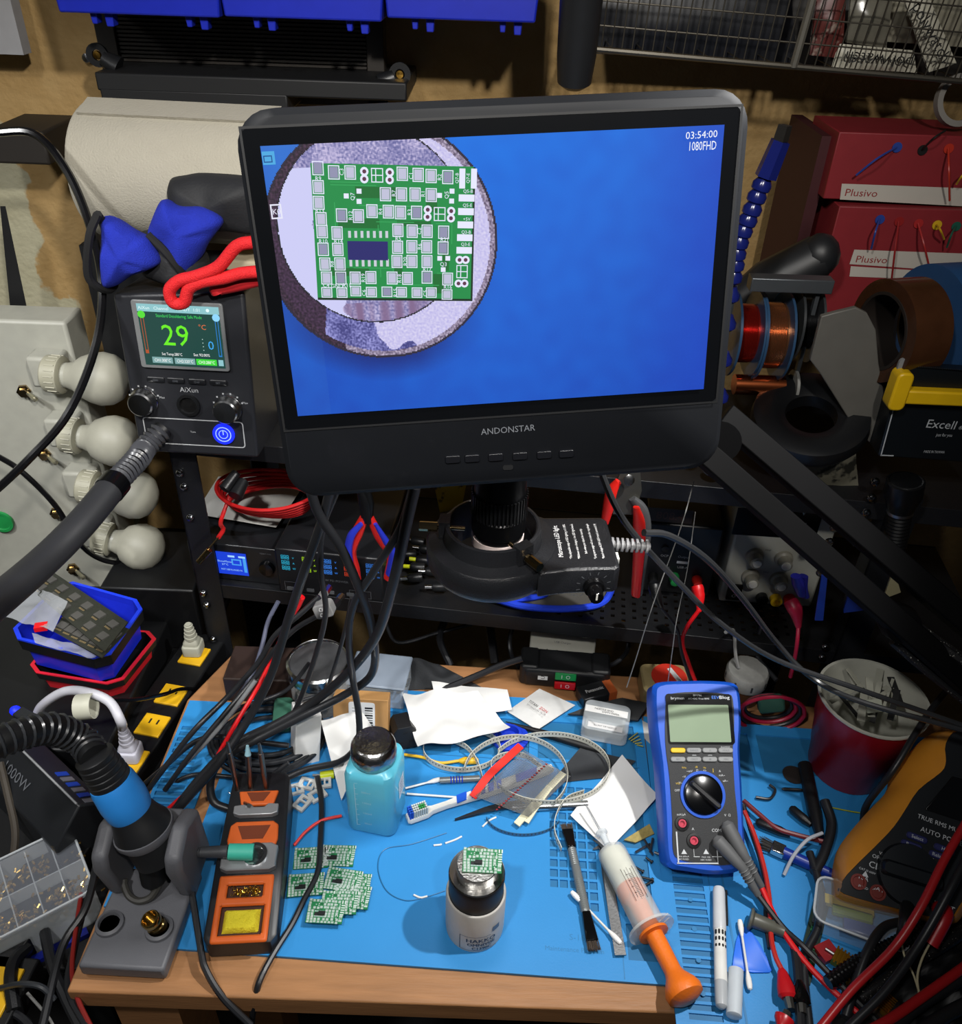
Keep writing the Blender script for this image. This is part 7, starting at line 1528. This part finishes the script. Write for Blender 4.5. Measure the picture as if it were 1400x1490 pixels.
# cables over the panel
cable('hanging_cable', 'glossy black cable hanging from the dark shelf end past the glove to the left edge', 'cable', [(-10, 193, .90), (50, 195, .90), (95, 245, .88), (128, 320, .86), (148, 410, .84), (140, 500, .80), (100, 600, .76), (40, 670, .72), (-30, 735, .70)], .0042, mat('gloss_cable', '0c0c0e', .2))
cable('hanging_cable', 'thin glossy black cable looping across the white panel to behind the trays', 'cable', [(-10, 660, .88), (30, 685, .88), (80, 735, .88), (115, 790, .88), (150, 815, .90), (200, 822, .93)], .0034, mat('gloss_cable'))
cable('hanging_cable', 'thin black cord over the yellow outlets ending at the rack post', 'cable', [(165, 1019, .66), (200, 1018, .68), (240, 1010, .71), (270, 1002, .75), (320, 1006, .79)], .0024, mat('gloss_cable'))
# lower left tangle
bl_pts = [([(60, 1330, -.04), (75, 1400, -.03), (95, 1450, -.03), (120, 1500, -.03)], .0050, cabm, 'thick black cable left of the stand, dusty'), ([(130, 1290, -.02), (108, 1380, -.02), (100, 1440, -.02), (130, 1500, -.02)], .0035, cabm, 'black cable close to the left side of the stand'),
          ([(118, 1300, -.015), (105, 1400, -.015), (112, 1450, -.015), (135, 1500, -.02)], .0022, mat('wire_dred', '7a1c18', .4), 'dark red wire left of the grey stand'), ([(0, 1438, -.03), (30, 1432, -.02), (60, 1436, -.02), (80, 1455, -.03)], .0028, mat('grey_cable', '2c2f33', .3), 'grey cable curving at the bottom left edge'),
          ([(0, 1465, -.04), (30, 1480, -.04), (50, 1500, -.04)], .0035, cabm, 'black cable in the extreme lower left corner'), ([(40, 1445, -.04), (70, 1480, -.04), (85, 1510, -.04)], .0014, mat('wire_grey'), 'thin pale wire in the lower left corner'),
          ([(145, 1240, .0), (125, 1320, -.01), (90, 1380, -.02), (60, 1500, -.03)], .0040, cabm, 'black cable passing behind the organiser and the stand'), ([(20, 1470, -.035), (15, 1430, -.03), (20, 1400, -.03), (40, 1380, -.04)], .0060, black, 'fat black plug cable beside the corner outlet'),
          ([(0, 1110, .02), (12, 1160, .0), (22, 1210, -.02), (18, 1260, -.04)], .0040, mat('dusty', '3a342c', .7), 'dusty brown-black cable left of the charging station')]
for pts, r, m_, lb in bl_pts: cable('loose_cable', lb, 'cable', pts, r, m_, 'z')
# ---------- cable tangle in the middle ----------
B = [
 ('thick black cable running straight from the monitor bottom-left down to the left mat', [(481, 712, .60), (468, 760, .60), (440, 840, .60), (420, 900, .61), (395, 980, .61), (362, 1045, .60), (318, 1110, .57), (270, 1165, .55), (225, 1215, .53)], .0052),
 ('thick black cable crossing from the left over the pliers and curling under the others', [(452, 715, .59), (465, 750, .59), (495, 795, .59), (520, 850, .59), (538, 900, .60), (546, 950, .61), (538, 985, .62), (500, 1012, .62), (445, 1040, .61), (390, 1068, .60), (330, 1100, .585), (308, 1130, .575), (310, 1165, .56), (335, 1178, .555)], .0050),
 ('thickest black cable sweeping from right of the pliers down to the coil', [(604, 708, .58), (592, 760, .58), (572, 850, .585), (550, 920, .60), (515, 970, .61), (465, 1015, .62), (410, 1050, .61), (340, 1085, .595), (285, 1140, .57), (240, 1200, .545)], .0058),
 ('black cable weaving down to the blue bottle and bending left behind the iron holder', [(600, 712, .585), (582, 770, .585), (545, 830, .59), (515, 880, .595), (508, 930, .60), (513, 985, .605), (522, 1040, .605), (520, 1082, .60), (495, 1108, .60), (445, 1120, .60), (400, 1140, .59)], .0042),
 ('medium black cable hanging in front of the digit display down into the jar area', [(490, 715, .62), (470, 770, .625), (467, 830, .625), (474, 890, .63), (462, 945, .635), (440, 1010, .63), (424, 1045, .62)], .0034),
 ('thin black cable right of the jar swinging down to the green fabric strap', [(512, 870, .66), (500, 925, .66), (482, 985, .66), (470, 1008, .66), (430, 1022, .655)], .0026),
 ('thin black cable arcing over the wood left of the coiled cable', [(450, 965, .68), (420, 1002, .67), (385, 1018, .66), (345, 1030, .64)], .0028),
 ('slate-coloured cable under the blue-lit supply', [(405, 875, .73), (390, 905, .72), (380, 945, .70), (365, 985, .68), (335, 1030, .65), (305, 1070, .62)], .0030),
 ('braided dark grey cable leaving the grey clip towards the left', [(462, 896, .68), (430, 915, .68), (400, 945, .67), (372, 985, .66), (330, 1035, .63), (280, 1095, .60), (240, 1150, .58)], .0034),
 ('black cable from the metal plug parallel to the braided cable', [(465, 868, .70), (435, 895, .69), (400, 925, .68), (375, 965, .67), (330, 1015, .65), (285, 1060, .62), (245, 1110, .60), (215, 1150, .585)], .0036),
 ('glossy black-and-white striped cord lying over the ladder mat', [(372, 990, .65), (335, 1040, .625), (300, 1080, .61), (262, 1120, .60), (245, 1150, .59)], .0030),
 ('long black cable lying across the left mat into the stand', [(420, 1085, .62), (360, 1078, .625), (310, 1072, .63), (275, 1085, .625), (235, 1120, .61), (200, 1150, .60)], .0036),
 ('black cable running over the blue mat behind the iron holder', [(420, 1110, .60), (380, 1135, .59), (330, 1130, .60), (280, 1128, .60), (232, 1150, .59)], .0030),
]
slate = mat('slate_cable', '54586c', .4); 
for lb, pts, r in B:
    m_ = slate if 'slate' in lb else (mat('striped_cord', '6c6e70', .3) if 'striped' in lb else cabm)
    cable('cable', lb, 'cable', pts, r*.84, m_, n=10)
cable('cable', 'black cord passing under the board pile and out over the front edge', 'cable', [(462, 1130, .010), (468, 1170, .005), (466, 1230, .004), (462, 1270, .003), (442, 1310, .004), (425, 1345, .004), (400, 1385, .004), (382, 1418, .003), (374, 1440, -.003), (369, 1468, -.028), (364, 1505, -.07)], .0030, cabm, 'z')
cable('red_lead', 'red lead running from the supply box down to the hot air stand', 'cable', [(436, 868, .70), (425, 900, .70), (415, 915, .69), (395, 960, .67), (375, 1000, .65), (345, 1050, .62), (322, 1090, .60), (300, 1130, .58), (262, 1162, .565), (225, 1195, .55)], .0024, redm)
rp_ = T('red_plug', 'red heat-shrunk plug end below the digit display', 'plug', Y(437, 868, .705)); G().lathe([(.002, -.002), (.0055, 0), (.0048, .012), (.003, .022)], (0, 0, 0), 12, ax=Y(424, 900, .70)-Y(437, 868, .705)).build('boot', redm, rp_)
vc_ = T('cable_label', 'grey cable clip with white lettering on the braided cable', 'clip', Y(472, 886, .665)); G(frame((0, 0, 0), (.9, 0, .35), (-.35, .2, .9))).prism(rrect(.020, .016, .004, 4), -.006, .006, inset=.001, iz=.001).build('clip', mat('clip_grey', '7c7c7c', .5), vc_); G(frame((0, 0, 0), (.9, 0, .35), (-.35, .2, .9))).text('BR', .008, 0, 0, .0064, a=80).build('lettering', printm, vc_)
for lb, (px, py), (qx, qy) in (('silver usb plug below the supply lettering', (478, 855), (462, 878)), ('black and steel barrel plug right of the grey clip', (497, 868), (480, 888))):
    a, b = Y(px, py, .74), Y(qx, qy, .70); t = T('cable_plug', lb, 'plug', b); G().cyl((0, 0, 0), (a-b)*.6, .0052, n=8).build('boot', mat('clip_grey') if 'silver' in lb else black, t); G().cyl((a-b)*.6, a-b, .0045, n=8).build('metal', chrome, t)
# coiled cable with green strap
ccx = Z(390, 1075, .004); cl = T('coiled_cable', 'coil of black cable held by a green fabric strap, behind the iron holder', 'cable', ccx)
for k in range(7):
    rx_, ry_ = .040+.0042*k, .030+.0040*k; pts = [V((rx_*cos(t*pi/8), ry_*sin(t*pi/8), .004+.0035*((k*2) % 3)+.002*sin(t+k*2))) for t in range(16)]
    P = spline(pts+[pts[0]], 4)[:-1]; G().sweep(P, [(.0028*cos(2*pi*i/8), .0028*sin(2*pi*i/8)) for i in range(8)], closed=True).build('loop', mat('coil_black', '202226', .4), cl)
c = Z(412, 1040, .016)-ccx; G(frame(c, (1, 0.1, 0), (0, 1, .3))).prism(rrect(.022, .040, .006, 4), -.004, .005, inset=.001, iz=.001).build('fabric_strap', mat('strap_green', '2c5c4a', .8), cl)
# dark things behind on the desk left back: box + dark jar shape
G().box(-.300, -.215, .715, .772, -.0035, .035).build('dark_carton', mat('dark_brown', '2a1c16', .6), None, 'dark brown carton on the wood between rack post and glass jar', 'box', bevel=.002)
# ================= right side =================
cu = T('plastic_cup', 'dark red plastic cup with a white inside, full of odds and ends', 'cup', (.427, .648, 0))
hC_ = .112
G().lathe([(.0405, 0), (.0415, .002), (.0440, .03), (.0455, .032), (.0500, .070), (.0515, .072), (.0550, hC_-.002)], n=48, caps=False).build('outside', mat('cup_red', '8c101c', .3, var=.05), cu)
G().lathe([(.0550, hC_-.003), (.0575, hC_-.001), (.0575, hC_+.001), (.0545, hC_+.001), (.0530, hC_-.004), (.0400, .006), (.0001, .005)], n=48, caps=False).build('inside', mat('cup_white', 'b8b8ac', .4), cu)
rnd = random.Random(12)
for i in range(16):
    a_ = rnd.uniform(0, 6.28); r_ = rnd.uniform(0, .034); x, y = .427+r_*cos(a_), .648+r_*sin(a_); b_ = rnd.uniform(0, 3.1); t_ = rnd.uniform(.3, 1.2)
    d = V((cos(b_)*.018, sin(b_)*.018, .010*t_)); c = V((x, y, .096+rnd.uniform(0, .014)))
    G().ribbon([c-d, c, c+d], rnd.uniform(.003, .008), .0012, (0, .3, 1)).build('plastic_scrap', mat('scrap_white', 'a4a496', .5) if i % 4 else mat('scrap_dark', '2c2c2c', .4), None, 'small white or dark scraps heaped in the red cup', 'scrap', group='scraps in the cup')
G().prism(rrect(.018, .014, .001, 2), 0, .002, M=rot(rx=50, rz=10, loc=(.425, .640, .108))).build('pale_card', mat('scrap_card', 'b4b8a8', .6), None, 'pale square card scrap standing in the middle of the red cup', 'scrap')
# orange multimeter
B0, B1 = Z(1232, 1298, .040), Z(1372, 1337, .040); Tp = Z(1374, 1084, .125)
OM = frame((B0+B1)/2, B1-B0, Tp-B0); OFc = Face(OM)
om = T('orange_multimeter', 'big orange-cased true RMS multimeter leaning at the right edge', 'multimeter', M=OM)
inner = [(1228, 1302), (1224, 1290), (1232, 1272), (1290, 1214), (1312, 1185), (1335, 1150), (1368, 1124), (1375, 1108), (1375, 1082), (1398, 1062), (1480, 1072), (1500, 1130), (1440, 1250), (1396, 1320), (1376, 1338), (1300, 1322)]
outer = [(1222, 1312), (1213, 1292), (1215, 1258), (1226, 1226), (1262, 1182), (1294, 1148), (1302, 1122), (1332, 1086), (1355, 1068), (1386, 1062), (1482, 1068), (1505, 1130), (1446, 1255), (1402, 1328), (1378, 1346), (1300, 1332)]
I = [V((*OFc(*p, 0), 0)) for p in inner]; O = [V((*OFc(*p, -.030), -.030)) for p in outer]
n = len(I); cI = sum(I, V())/n; mid = [i.lerp(o_, .55)+V((0, 0, .010)) for i, o_ in zip(I, O)]; low = [V((o_.x*.97, o_.y*.97, -.045)) for o_ in O]
def dens(L): 
    q = [L[-1]]+L+[L[0], L[1]]; out = []
    for i in range(1, len(q)-2):
        a, b, c, d = q[i-1:i+3]
        for k in range(3): t = k/3; out.append(.5*((2*b)+(c-a)*t+(2*a-5*b+4*c-d)*t*t+(3*b-a-3*c+d)*t**3))
    return out
rg = [dens([cI+(i-cI)*.985+V((0, 0, -.004)) for i in I]), dens([i+V((0, 0, .003)) for i in I]), dens(mid), dens(O), dens(low)]; n = len(rg[0])
g = G(); g.add([v for r_ in rg for v in r_], [(j*n+i, j*n+(i+1) % n, (j+1)*n+(i+1) % n, (j+1)*n+i) for j in range(4) for i in range(n)]+[tuple(range(4*n, 5*n))]); g.build('holster', mat('holster_orange', 'd48c2c', .35), om, smooth=50)
g = G(); g.prism(ccw([(v.x, v.y) for v in dens([cI+(i-cI)*.99 for i in I])]), -.010, .0); g.build('face', mat('meter_navy', '0c1116', .4), om)
# recessed display
P = [OFc(*p) for p in ((1345, 1178), (1385, 1130), (1500, 1160), (1460, 1215))]; G().prism(ccw(P), 0, .0025).build('display', mat('gloss_black'), om, bevel=.0006)
xdirO = atan2(0, 1)
def OT(g, t, px, py, h, **k): x, y = OFc(px, py); g.text(t, h, x, y, .0006, **k)
sx_, sy_ = OFc(1340, 1190); ex_, ey_ = OFc(1400, 1212); aT = math.degrees(atan2(ey_-sy_, ex_-sx_))
g = G()
OT(g, 'TRUE RMS MULTIMETER', 1385, 1205, .0042, a=aT); OT(g, 'AUTO POWER OFF', 1384, 1222, .0046, a=aT); OT(g, 'OFF', 1276, 1247, .0036, a=aT); OT(g, 'CE', 1272, 1259, .0060, a=aT); OT(g, '10A', 1256, 1277, .0042, a=aT)
OT(g, '\u00b5A mA', 1283, 1295, .0040, a=aT); OT(g, 'COM', 1323, 1309, .0052, a=aT); OT(g, 'INPUT', 1372, 1318, .0052, a=aT); OT(g, 'V~', 1283, 1242, .003, a=aT); OT(g, '\u03a9', 1308, 1236, .004, a=aT); OT(g, 'V', 1294, 1239, .003, a=aT); OT(g, 'Hz', 1374, 1256, .003, a=aT); OT(g, 'CAT III 600V', 1262, 1267, .0020, a=aT); OT(g, 'FUSED', 1256, 1291, .0022, a=aT); OT(g, 'MAX', 1302, 1305, .0022, a=aT)
for px, py in ((1259, 1272), (1289, 1289), (1368, 1312)): x, y = OFc(px, py); g.poly([(x-.003, y-.0022, .0006), (x+.003, y-.0022, .0006), (x, y+.003, .0006)])
for px, py in ((1286, 1253), (1294, 1248), (1303, 1244), (1344, 1247), (1357, 1250), (1371, 1255)): x, y = OFc(px, py); g.quad(x, y, .0016, .0016, .0006)
g.build('lettering', mat('ometer_print', 'c4c8cc', .6), om)
for t, px, py in (('Select', 1334, 1219), ('Range', 1326, 1230), ('H/*', 1374, 1236), ('Relative', 1367, 1246)):
    x, y = OFc(px, py); Mb_ = Matrix.Translation((x, y, 0)) @ Matrix.Rotation(radians(aT), 4, 'Z'); k = G(Mb_).prism(rrect(.019, .0062, .0028, 4), 0, .0022, inset=.0008, iz=.0008).build('button', mat('button_indigo', '262a5c', .4), om); G(Mb_).text(t, .0032, 0, 0, .0024).build('lettering', mat('ometer_print'), k)
x, y = OFc(1322, 1273); G().lathe([(.0285, 0), (.0270, .006), (.0001, .007)], (x, y, 0), 40).build('dial', mat('dial_navy', '10161b', .35), om)
Mk = Matrix.Translation((x, y, 0)) @ Matrix.Rotation(radians(aT+4), 4, 'Z'); G(Mk).prism(rrect(.054, .014, .005, 4), .006, .016, inset=.002, iz=.003).build('dial_grip', mat('dial_navy'), om)
for px, py in ((1249, 1283), (1277, 1299)): x, y = OFc(px, py); G().lathe([(.0072, 0), (.0072, .0015), (.0052, .0015), (.0047, .0003), (.0001, .0003)], (x, y, 0), 22).build('red_socket', mat('socket_red', '6c1c12', .5), om)
P = [OM @ V((*OFc(1364, 1322), .004)), OM @ V((*OFc(1362, 1330), .025)), Z(1354, 1374, .045)]; t = T('test_plug', 'red test plug hanging from the orange multimeter input', 'plug', P[0]); G().sweep(spline([p-P[0] for p in P], 5), [(.0066*cos(2*pi*i/12), .0066*sin(2*pi*i/12)) for i in range(12)]).build('body', mat('plug_darkred', 'a81820', .35), t)
P = [OM @ V((*OFc(1318, 1318), .004)), Z(1318, 1345, .050), Z(1314, 1365, .035)]; t = T('test_plug', 'black test plug hanging from the orange multimeter COM socket', 'plug', P[0]); G().sweep(spline([p-P[0] for p in P], 5), [(.0062*cos(2*pi*i/12), .0062*sin(2*pi*i/12)) for i in range(12)]).build('body', black, t)
cw = mat('wire_cream', 'b0a888', .6)
cable('twisted_wire', 'cream twisted bare wire below the red test plug', 'wire', [(1352, 1374, .044), (1340, 1400, .03), (1335, 1425, .022), (1340, 1460, .018)], .0010, cw, 'z')
cable('twisted_wire', 'cream wire below the black test plug joining the other cream wire', 'wire', [(1312, 1364, .035), (1316, 1390, .03), (1330, 1420, .022), (1342, 1460, .018)], .0009, cw, 'z')
# clear parts box with coloured bits
pb_ = T('parts_box', 'clear hinged box with yellow, lime and blue bits under the orange multimeter', 'box', Z(1245, 1345, 0), -22)
G().prism(rrect(.080, .046, .010, 5), 0, .018, inset=.001, iz=.001).build('case', mat('clear_thin', 'c8d0d8', .15, alpha=.12), pb_); G().prism(rrect(.084, .050, .011, 5), .018, .021).build('lid', mat('clear_thin'), pb_); G().tube([(x, y, .0205) for x, y in rrect(.084, .050, .011, 4)], .0012, 6, 1, closed=True).build('lid_rim', frost, pb_)
for (x, y, w, h, c_, nm) in ((-.010, .010, .046, .010, 'c0a820', 'yellow strip'), (-.006, .002, .036, .009, '90a81c', 'lime strip'), (.004, -.010, .034, .012, '1c3c8c', 'blue strip')): G().cb((x, y, .010), (w, h, .005), rz=6).build('coloured_strip', mat('strip_'+c_, c_, .5), pb_, label=nm)
# blue pen-brush
A_, B_ = Z(1108, 1226, .006), Z(1215, 1275, .006); ax = (B_-A_); t = T('cleaning_brush', 'brush with dark bristles, steel ferrule and navy blue handle right of the blue meter', 'brush', (A_.x, A_.y, 0)); o = V((0, 0, .0065)); L = ax.length; axn = ax.normalized()
G().cyl(o+axn*L*.30, o+axn*L*1.0, .0062, .0055, 14).build('handle', mat('brush_navy', '14308c', .35), t); G(frame(o, axn, V((-axn.y, axn.x, 0)))).box(L*.14, L*.32, -.0065, .0065, -.0035, .0045).build('ferrule', chrome, t, bevel=.001)
g = G(frame(o, axn, V((-axn.y, axn.x, 0)))); rnd = random.Random(6)
for i in range(70): y = rnd.uniform(-.006, .006); z = rnd.uniform(-.002, .002); g.cyl((L*.15, y, z), (rnd.uniform(-.004, .003), y*1.25, z), .0003, n=3)
g.build('bristles', mat('black_bristle', '1c1814', .7), t, kind='stuff')
# white curved strip
cable('zip_tie_tail', 'white curved plastic sliver standing over the navy brush handle', 'sliver', [(1141, 1273, .002), (1155, 1245, .016), (1175, 1222, .024), (1197, 1212, .026)], .0018, mat('sliver', 'a8acb4', .4), 'z')
# grey plug ends
A_, B_ = Z(1090, 1338, .008), Z(1140, 1358, .008); t = T('bnc_plug', 'grey flared cable plug right of the cotton swab', 'plug', (A_.x, A_.y, 0)); o = V((0, 0, .010)); ax = B_-A_
G().lathe([(.0100, 0), (.0105, .002), (.0070, .004), (.0065, .022), (.0050, .024), (.0050, ax.length)], o, 20, ax=ax).build('body', mat('plug_olive', '54544c', .4), t)
cable('plug_cable', 'black cable bending down from the grey flared plug', 'cable', [(1138, 1357, .008), (1152, 1365, .008), (1158, 1390, .008), (1162, 1430, .010), (1165, 1500, .010)], .0042, cabm, 'z')
A_, B_ = Z(1090, 1285, .008), Z(1105, 1300, .006); G().lathe([(.002, 0), (.004, .002), (.0042, .014), (.0025, .016)], A_, 12, ax=B_-A_).build('small_plug', mat('plug_olive'), None, 'small grey plug tip beneath the multimeter lead plugs', 'plug')
# alligator clips
def gator(lb, pa_, pb_2, m_, zz=.012):
    A_, B_ = Z(*pa_, zz), Z(*pb_2, zz); ax = (B_-A_); L = ax.length; t = T('alligator_clip', lb, 'clip', (A_.x, A_.y, zz-.010)); o = V((0, 0, .010))
    G().lathe([(.0020, 0), (.0045, .004), (.0080, L*.45), (.0085, L*.62), (.0060, L*.68)], o, 16, ax=ax, sy=.75).build('boot', m_, t); G().cyl(o+ax*.66, o+ax*.92, .0045, .0040, 8).build('jaw', mat('jaw_steel', '6c6c68', .3, .9), t); return t
gator('red alligator clip boot at the end of the thin red lead', (1137, 1408), (1152, 1475), mat('clip_red', 'b0141c', .3)); gator('red alligator clip cut by the bottom edge of the photo', (1135, 1500), (1146, 1470), mat('clip_red'))
gator('black alligator clip beside the red one', (1163, 1425), (1168, 1480), mat('glossy_knob'))
cable('clip_lead', 'thin red lead from the meter to the red alligator clip', 'cable', [(1083, 1180, .02), (1098, 1215, .015), (1112, 1262, .012), (1120, 1310, .010), (1122, 1360, .010), (1128, 1390, .012), (1137, 1410, .012)], .0024, mat('wire_red2', 'b02820', .4), 'z')
cable('clip_lead', 'black lead parallel to the thin red clip lead', 'cable', [(1082, 1170, .02), (1093, 1210, .012), (1106, 1250, .010), (1114, 1290, .007), (1115, 1340, .006), (1120, 1380, .006)], .0024, cabm, 'z')
cable('loose_lead', 'dark pinkish lead curving away right of the blue meter', 'cable', [(1082, 1165, .01), (1105, 1185, .01), (1130, 1205, .01), (1160, 1215, .01), (1200, 1225, .012)], .0026, mat('lead_pink', '6c2428', .4), 'z')
# tapes, pcb stick
t = T('memory_strip', 'long black and green board strip lying between the leads', 'circuit board', Z(1185, 1355, .001), 62); G().box(-.055, .040, -.007, .007, 0, .002).build('board', mat('dark_green', '12281c', .4), t); 
for i in range(10): G().box(-.048+i*.009, -.043+i*.009, -.004, .004, .002, .0032).build('component', mat('comp_green', '1c5c38', .4) if i % 2 else matte, t)
# gold resistors
for i, (px, py, a_, lb) in enumerate(((1232, 1405, -38, 'gold finned power resistor behind the black coiled wire'), (1255, 1435, -38, 'gold finned power resistor in front, nearer the red lead'), (1283, 1462, 40, 'gold finned strip half hidden at the bottom right'))):
    t = T('power_resistor', lb, 'resistor', Z(px, py, .004), a_, group='gold finned resistors'); w = .026 if i < 2 else .020
    G().box(-w/2, w/2, -.008, .008, 0, .005).build('body', mat('gold_anod', 'b88428', .25, .9), t)
    for k in range(8): G().box(-w/2+w*k/8, -w/2+w*(k+.5)/8, -.008, .008, .005, .0085).build('fin', mat('gold_anod'), t)
    G().cyl((-w/2-.008, 0, .004), (-w/2, 0, .004), .0016, n=8).build('terminal', steel, t)
G().cb(Z(1203, 1385, .004), (.018, .016, .006), rz=25).build('red_fuse', mat('fuse_red', '8c141c', .35), None, 'square dark red plastic piece above the gold resistors', 'fuse')
# big crossing cables bottom right
BR_ = [('fat red test lead rising from the bottom edge past the orange meter', [(1190, 1500, .03), (1240, 1440, .04), (1300, 1380, .06), (1340, 1320, .085), (1375, 1250, .105), (1410, 1190, .12)], .0037, mat('lead_red', 'a81c20', .35)),
       ('fat black test lead alongside the fat red one', [(1230, 1500, .03), (1290, 1440, .045), (1340, 1370, .065), (1385, 1290, .095), (1420, 1220, .11)], .0038, cabm),
       ('crimson lead in the bottom right corner', [(1265, 1500, .03), (1300, 1480, .03), (1350, 1445, .03), (1420, 1395, .03)], .0042, mat('lead_red')),
       ('ribbed black coiled cable across the gold resistors', [(1205, 1430, .016), (1250, 1400, .020), (1300, 1375, .022), (1350, 1350, .022)], .0060, mat('gloss_cable')),
       ('black beaded cable below the ribbed cable', [(1250, 1455, .012), (1320, 1405, .016), (1380, 1370, .02), (1430, 1330, .02)], .0058, mat('braid_flecked')),
       ('black cable from under the orange meter curling to the resistors', [(1318, 1340, .02), (1285, 1350, .025), (1262, 1385, .025), (1245, 1430, .02), (1230, 1480, .015)], .0042, cabm),
       ('black cable along the bottom right corner, upper', [(1290, 1500, .02), (1340, 1460, .02), (1420, 1410, .02)], .0060, cabm),
       ('black cable along the bottom right corner, lower', [(1340, 1500, .02), (1380, 1475, .02), (1430, 1450, .02)], .0060, cabm),
       ('black lead diving under the bottom edge left of the fat red lead', [(1178, 1240, .012), (1195, 1300, .010), (1190, 1350, .008), (1170, 1400, .006), (1178, 1500, .006)], .0040, cabm),
       ('black cable hanging before the cup and down over the dim mat', [(1200, 1165, .02), (1210, 1200, .015), (1200, 1240, .012), (1185, 1270, .01)], .0052, cabm),
       ('thick black cable between the cup and the orange meter', [(1395, 985, .12), (1350, 1040, .13), (1300, 1120, .10), (1262, 1170, .05), (1255, 1200, .02)], .0034, cabm)]
for lb, pts, r, m_ in BR_: cable('crossing_cable', lb, 'cable', pts, r, m_, 'z', n=10)
rb = [Z(1205, 1430, .016), Z(1250, 1400, .020), Z(1300, 1375, .022), Z(1350, 1350, .022)]; g = G(); ribs(g, spline(rb, 8), .0060, .0042, .0011, V((0, 0, 0))); g.build('ribbed_sleeve', mat('gloss_cable'), None, 'ridges of the ribbed black coiled cable over the gold resistors', 'sleeve', kind='stuff')
cable('thin_wire', 'yellow-green thin wire on the dim mat below the cup', 'wire', [(1210, 1175, .002), (1235, 1180, .002), (1260, 1184, .002)], .0007, mat('wire_lime', 'a8b030', .5), 'z')
heap('cable_pile', 'dark heap of loose cables filling the lower right corner', 'cables', [(1240, 1395), (1420, 1330), (1450, 1520), (1200, 1520)], mat('pile_black', '0e0f11', .5, var=.6, scale=60), .016, 0, 60, 5, nx=26)
# dim stuff between meter and cup
G().lathe([(.012, 0), (.0125, .001), (.0001, .0015)], Z(1155, 1128, 0), 20).build('coin_magnet', mat('disc_dark', '2c2826', .4), None, 'dark round disc in a compartment of the dim right mat', 'disc')
for lb, a, b, r in (('flat dark file lying on the dim mat below the round disc', (1138, 1148), (1172, 1150), .002), ('short black cable stub on the dim mat behind the multimeter', (1100, 1195), (1150, 1215), .005), ('black marker-like tool standing dark beside the cup', (1170, 1110), (1192, 1215), .0075), ('black screwdriver handle lying left of the cup', (1150, 1175), (1180, 1200), .005)):
    A_, B_ = Z(*a, r+.001), Z(*b, r+.001); G().lathe([(r*.5, 0), (r, .003), (r, (B_-A_).length*.7), (r*.6, (B_-A_).length)], A_, 12, ax=B_-A_).build('dark_tool', black, None, lb, 'tool')
cable('hook_wire', 'small black hook-shaped wire on the dim mat right of the multimeter', 'wire', [(1100, 1160, .003), (1120, 1162, .003), (1128, 1150, .004), (1120, 1142, .004)], .0016, cabm, 'z')
# purple wire coil with green strap behind meter
cp_ = Z(1118, 1028, .02); t = T('crimson_coil', 'coil of crimson and black wire held by a green fabric strap behind the meter', 'cable', cp_)
for k in range(4):
    pts = [V(((.028+.004*k)*cos(a*pi/6), -.004*k, (.020+.003*k)*sin(a*pi/6))) for a in range(12)]; P = spline(pts+[pts[0]], 4)[:-1]; G().sweep(P, [(.0024*cos(2*pi*i/8), .0024*sin(2*pi*i/8)) for i in range(8)], closed=True).build('loop', mat('crimson') if k % 2 else cabm, t)
G(frame((-.004, -.012, .018), (1, 0, .2), (0, .4, 1))).prism(rrect(.030, .020, .005, 4), -.004, .006, inset=.002, iz=.002).build('fabric_strap', mat('strap_dark', '1c4438', .8), t)
# cables under the shelf in the dark
for i, (lb, pts, r) in enumerate((('black cable hanging under the shelf left of the cloth pouch', [(648, 900, .86), (640, 930, .86), (655, 968, .84)], .005), ('black cable leg between the pouch and the hub', [(712, 905, .86), (716, 935, .86), (720, 965, .84)], .006), ('black cable looping low behind the cardboard box', [(560, 905, .86), (580, 935, .85), (640, 920, .86), (700, 905, .86)], .0025), ('black cable behind the amber tape roll', [(1110, 905, .80), (1100, 950, .78), (1130, 990, .74)], .003))): cable('under_shelf_cable', lb, 'cable', pts, r)
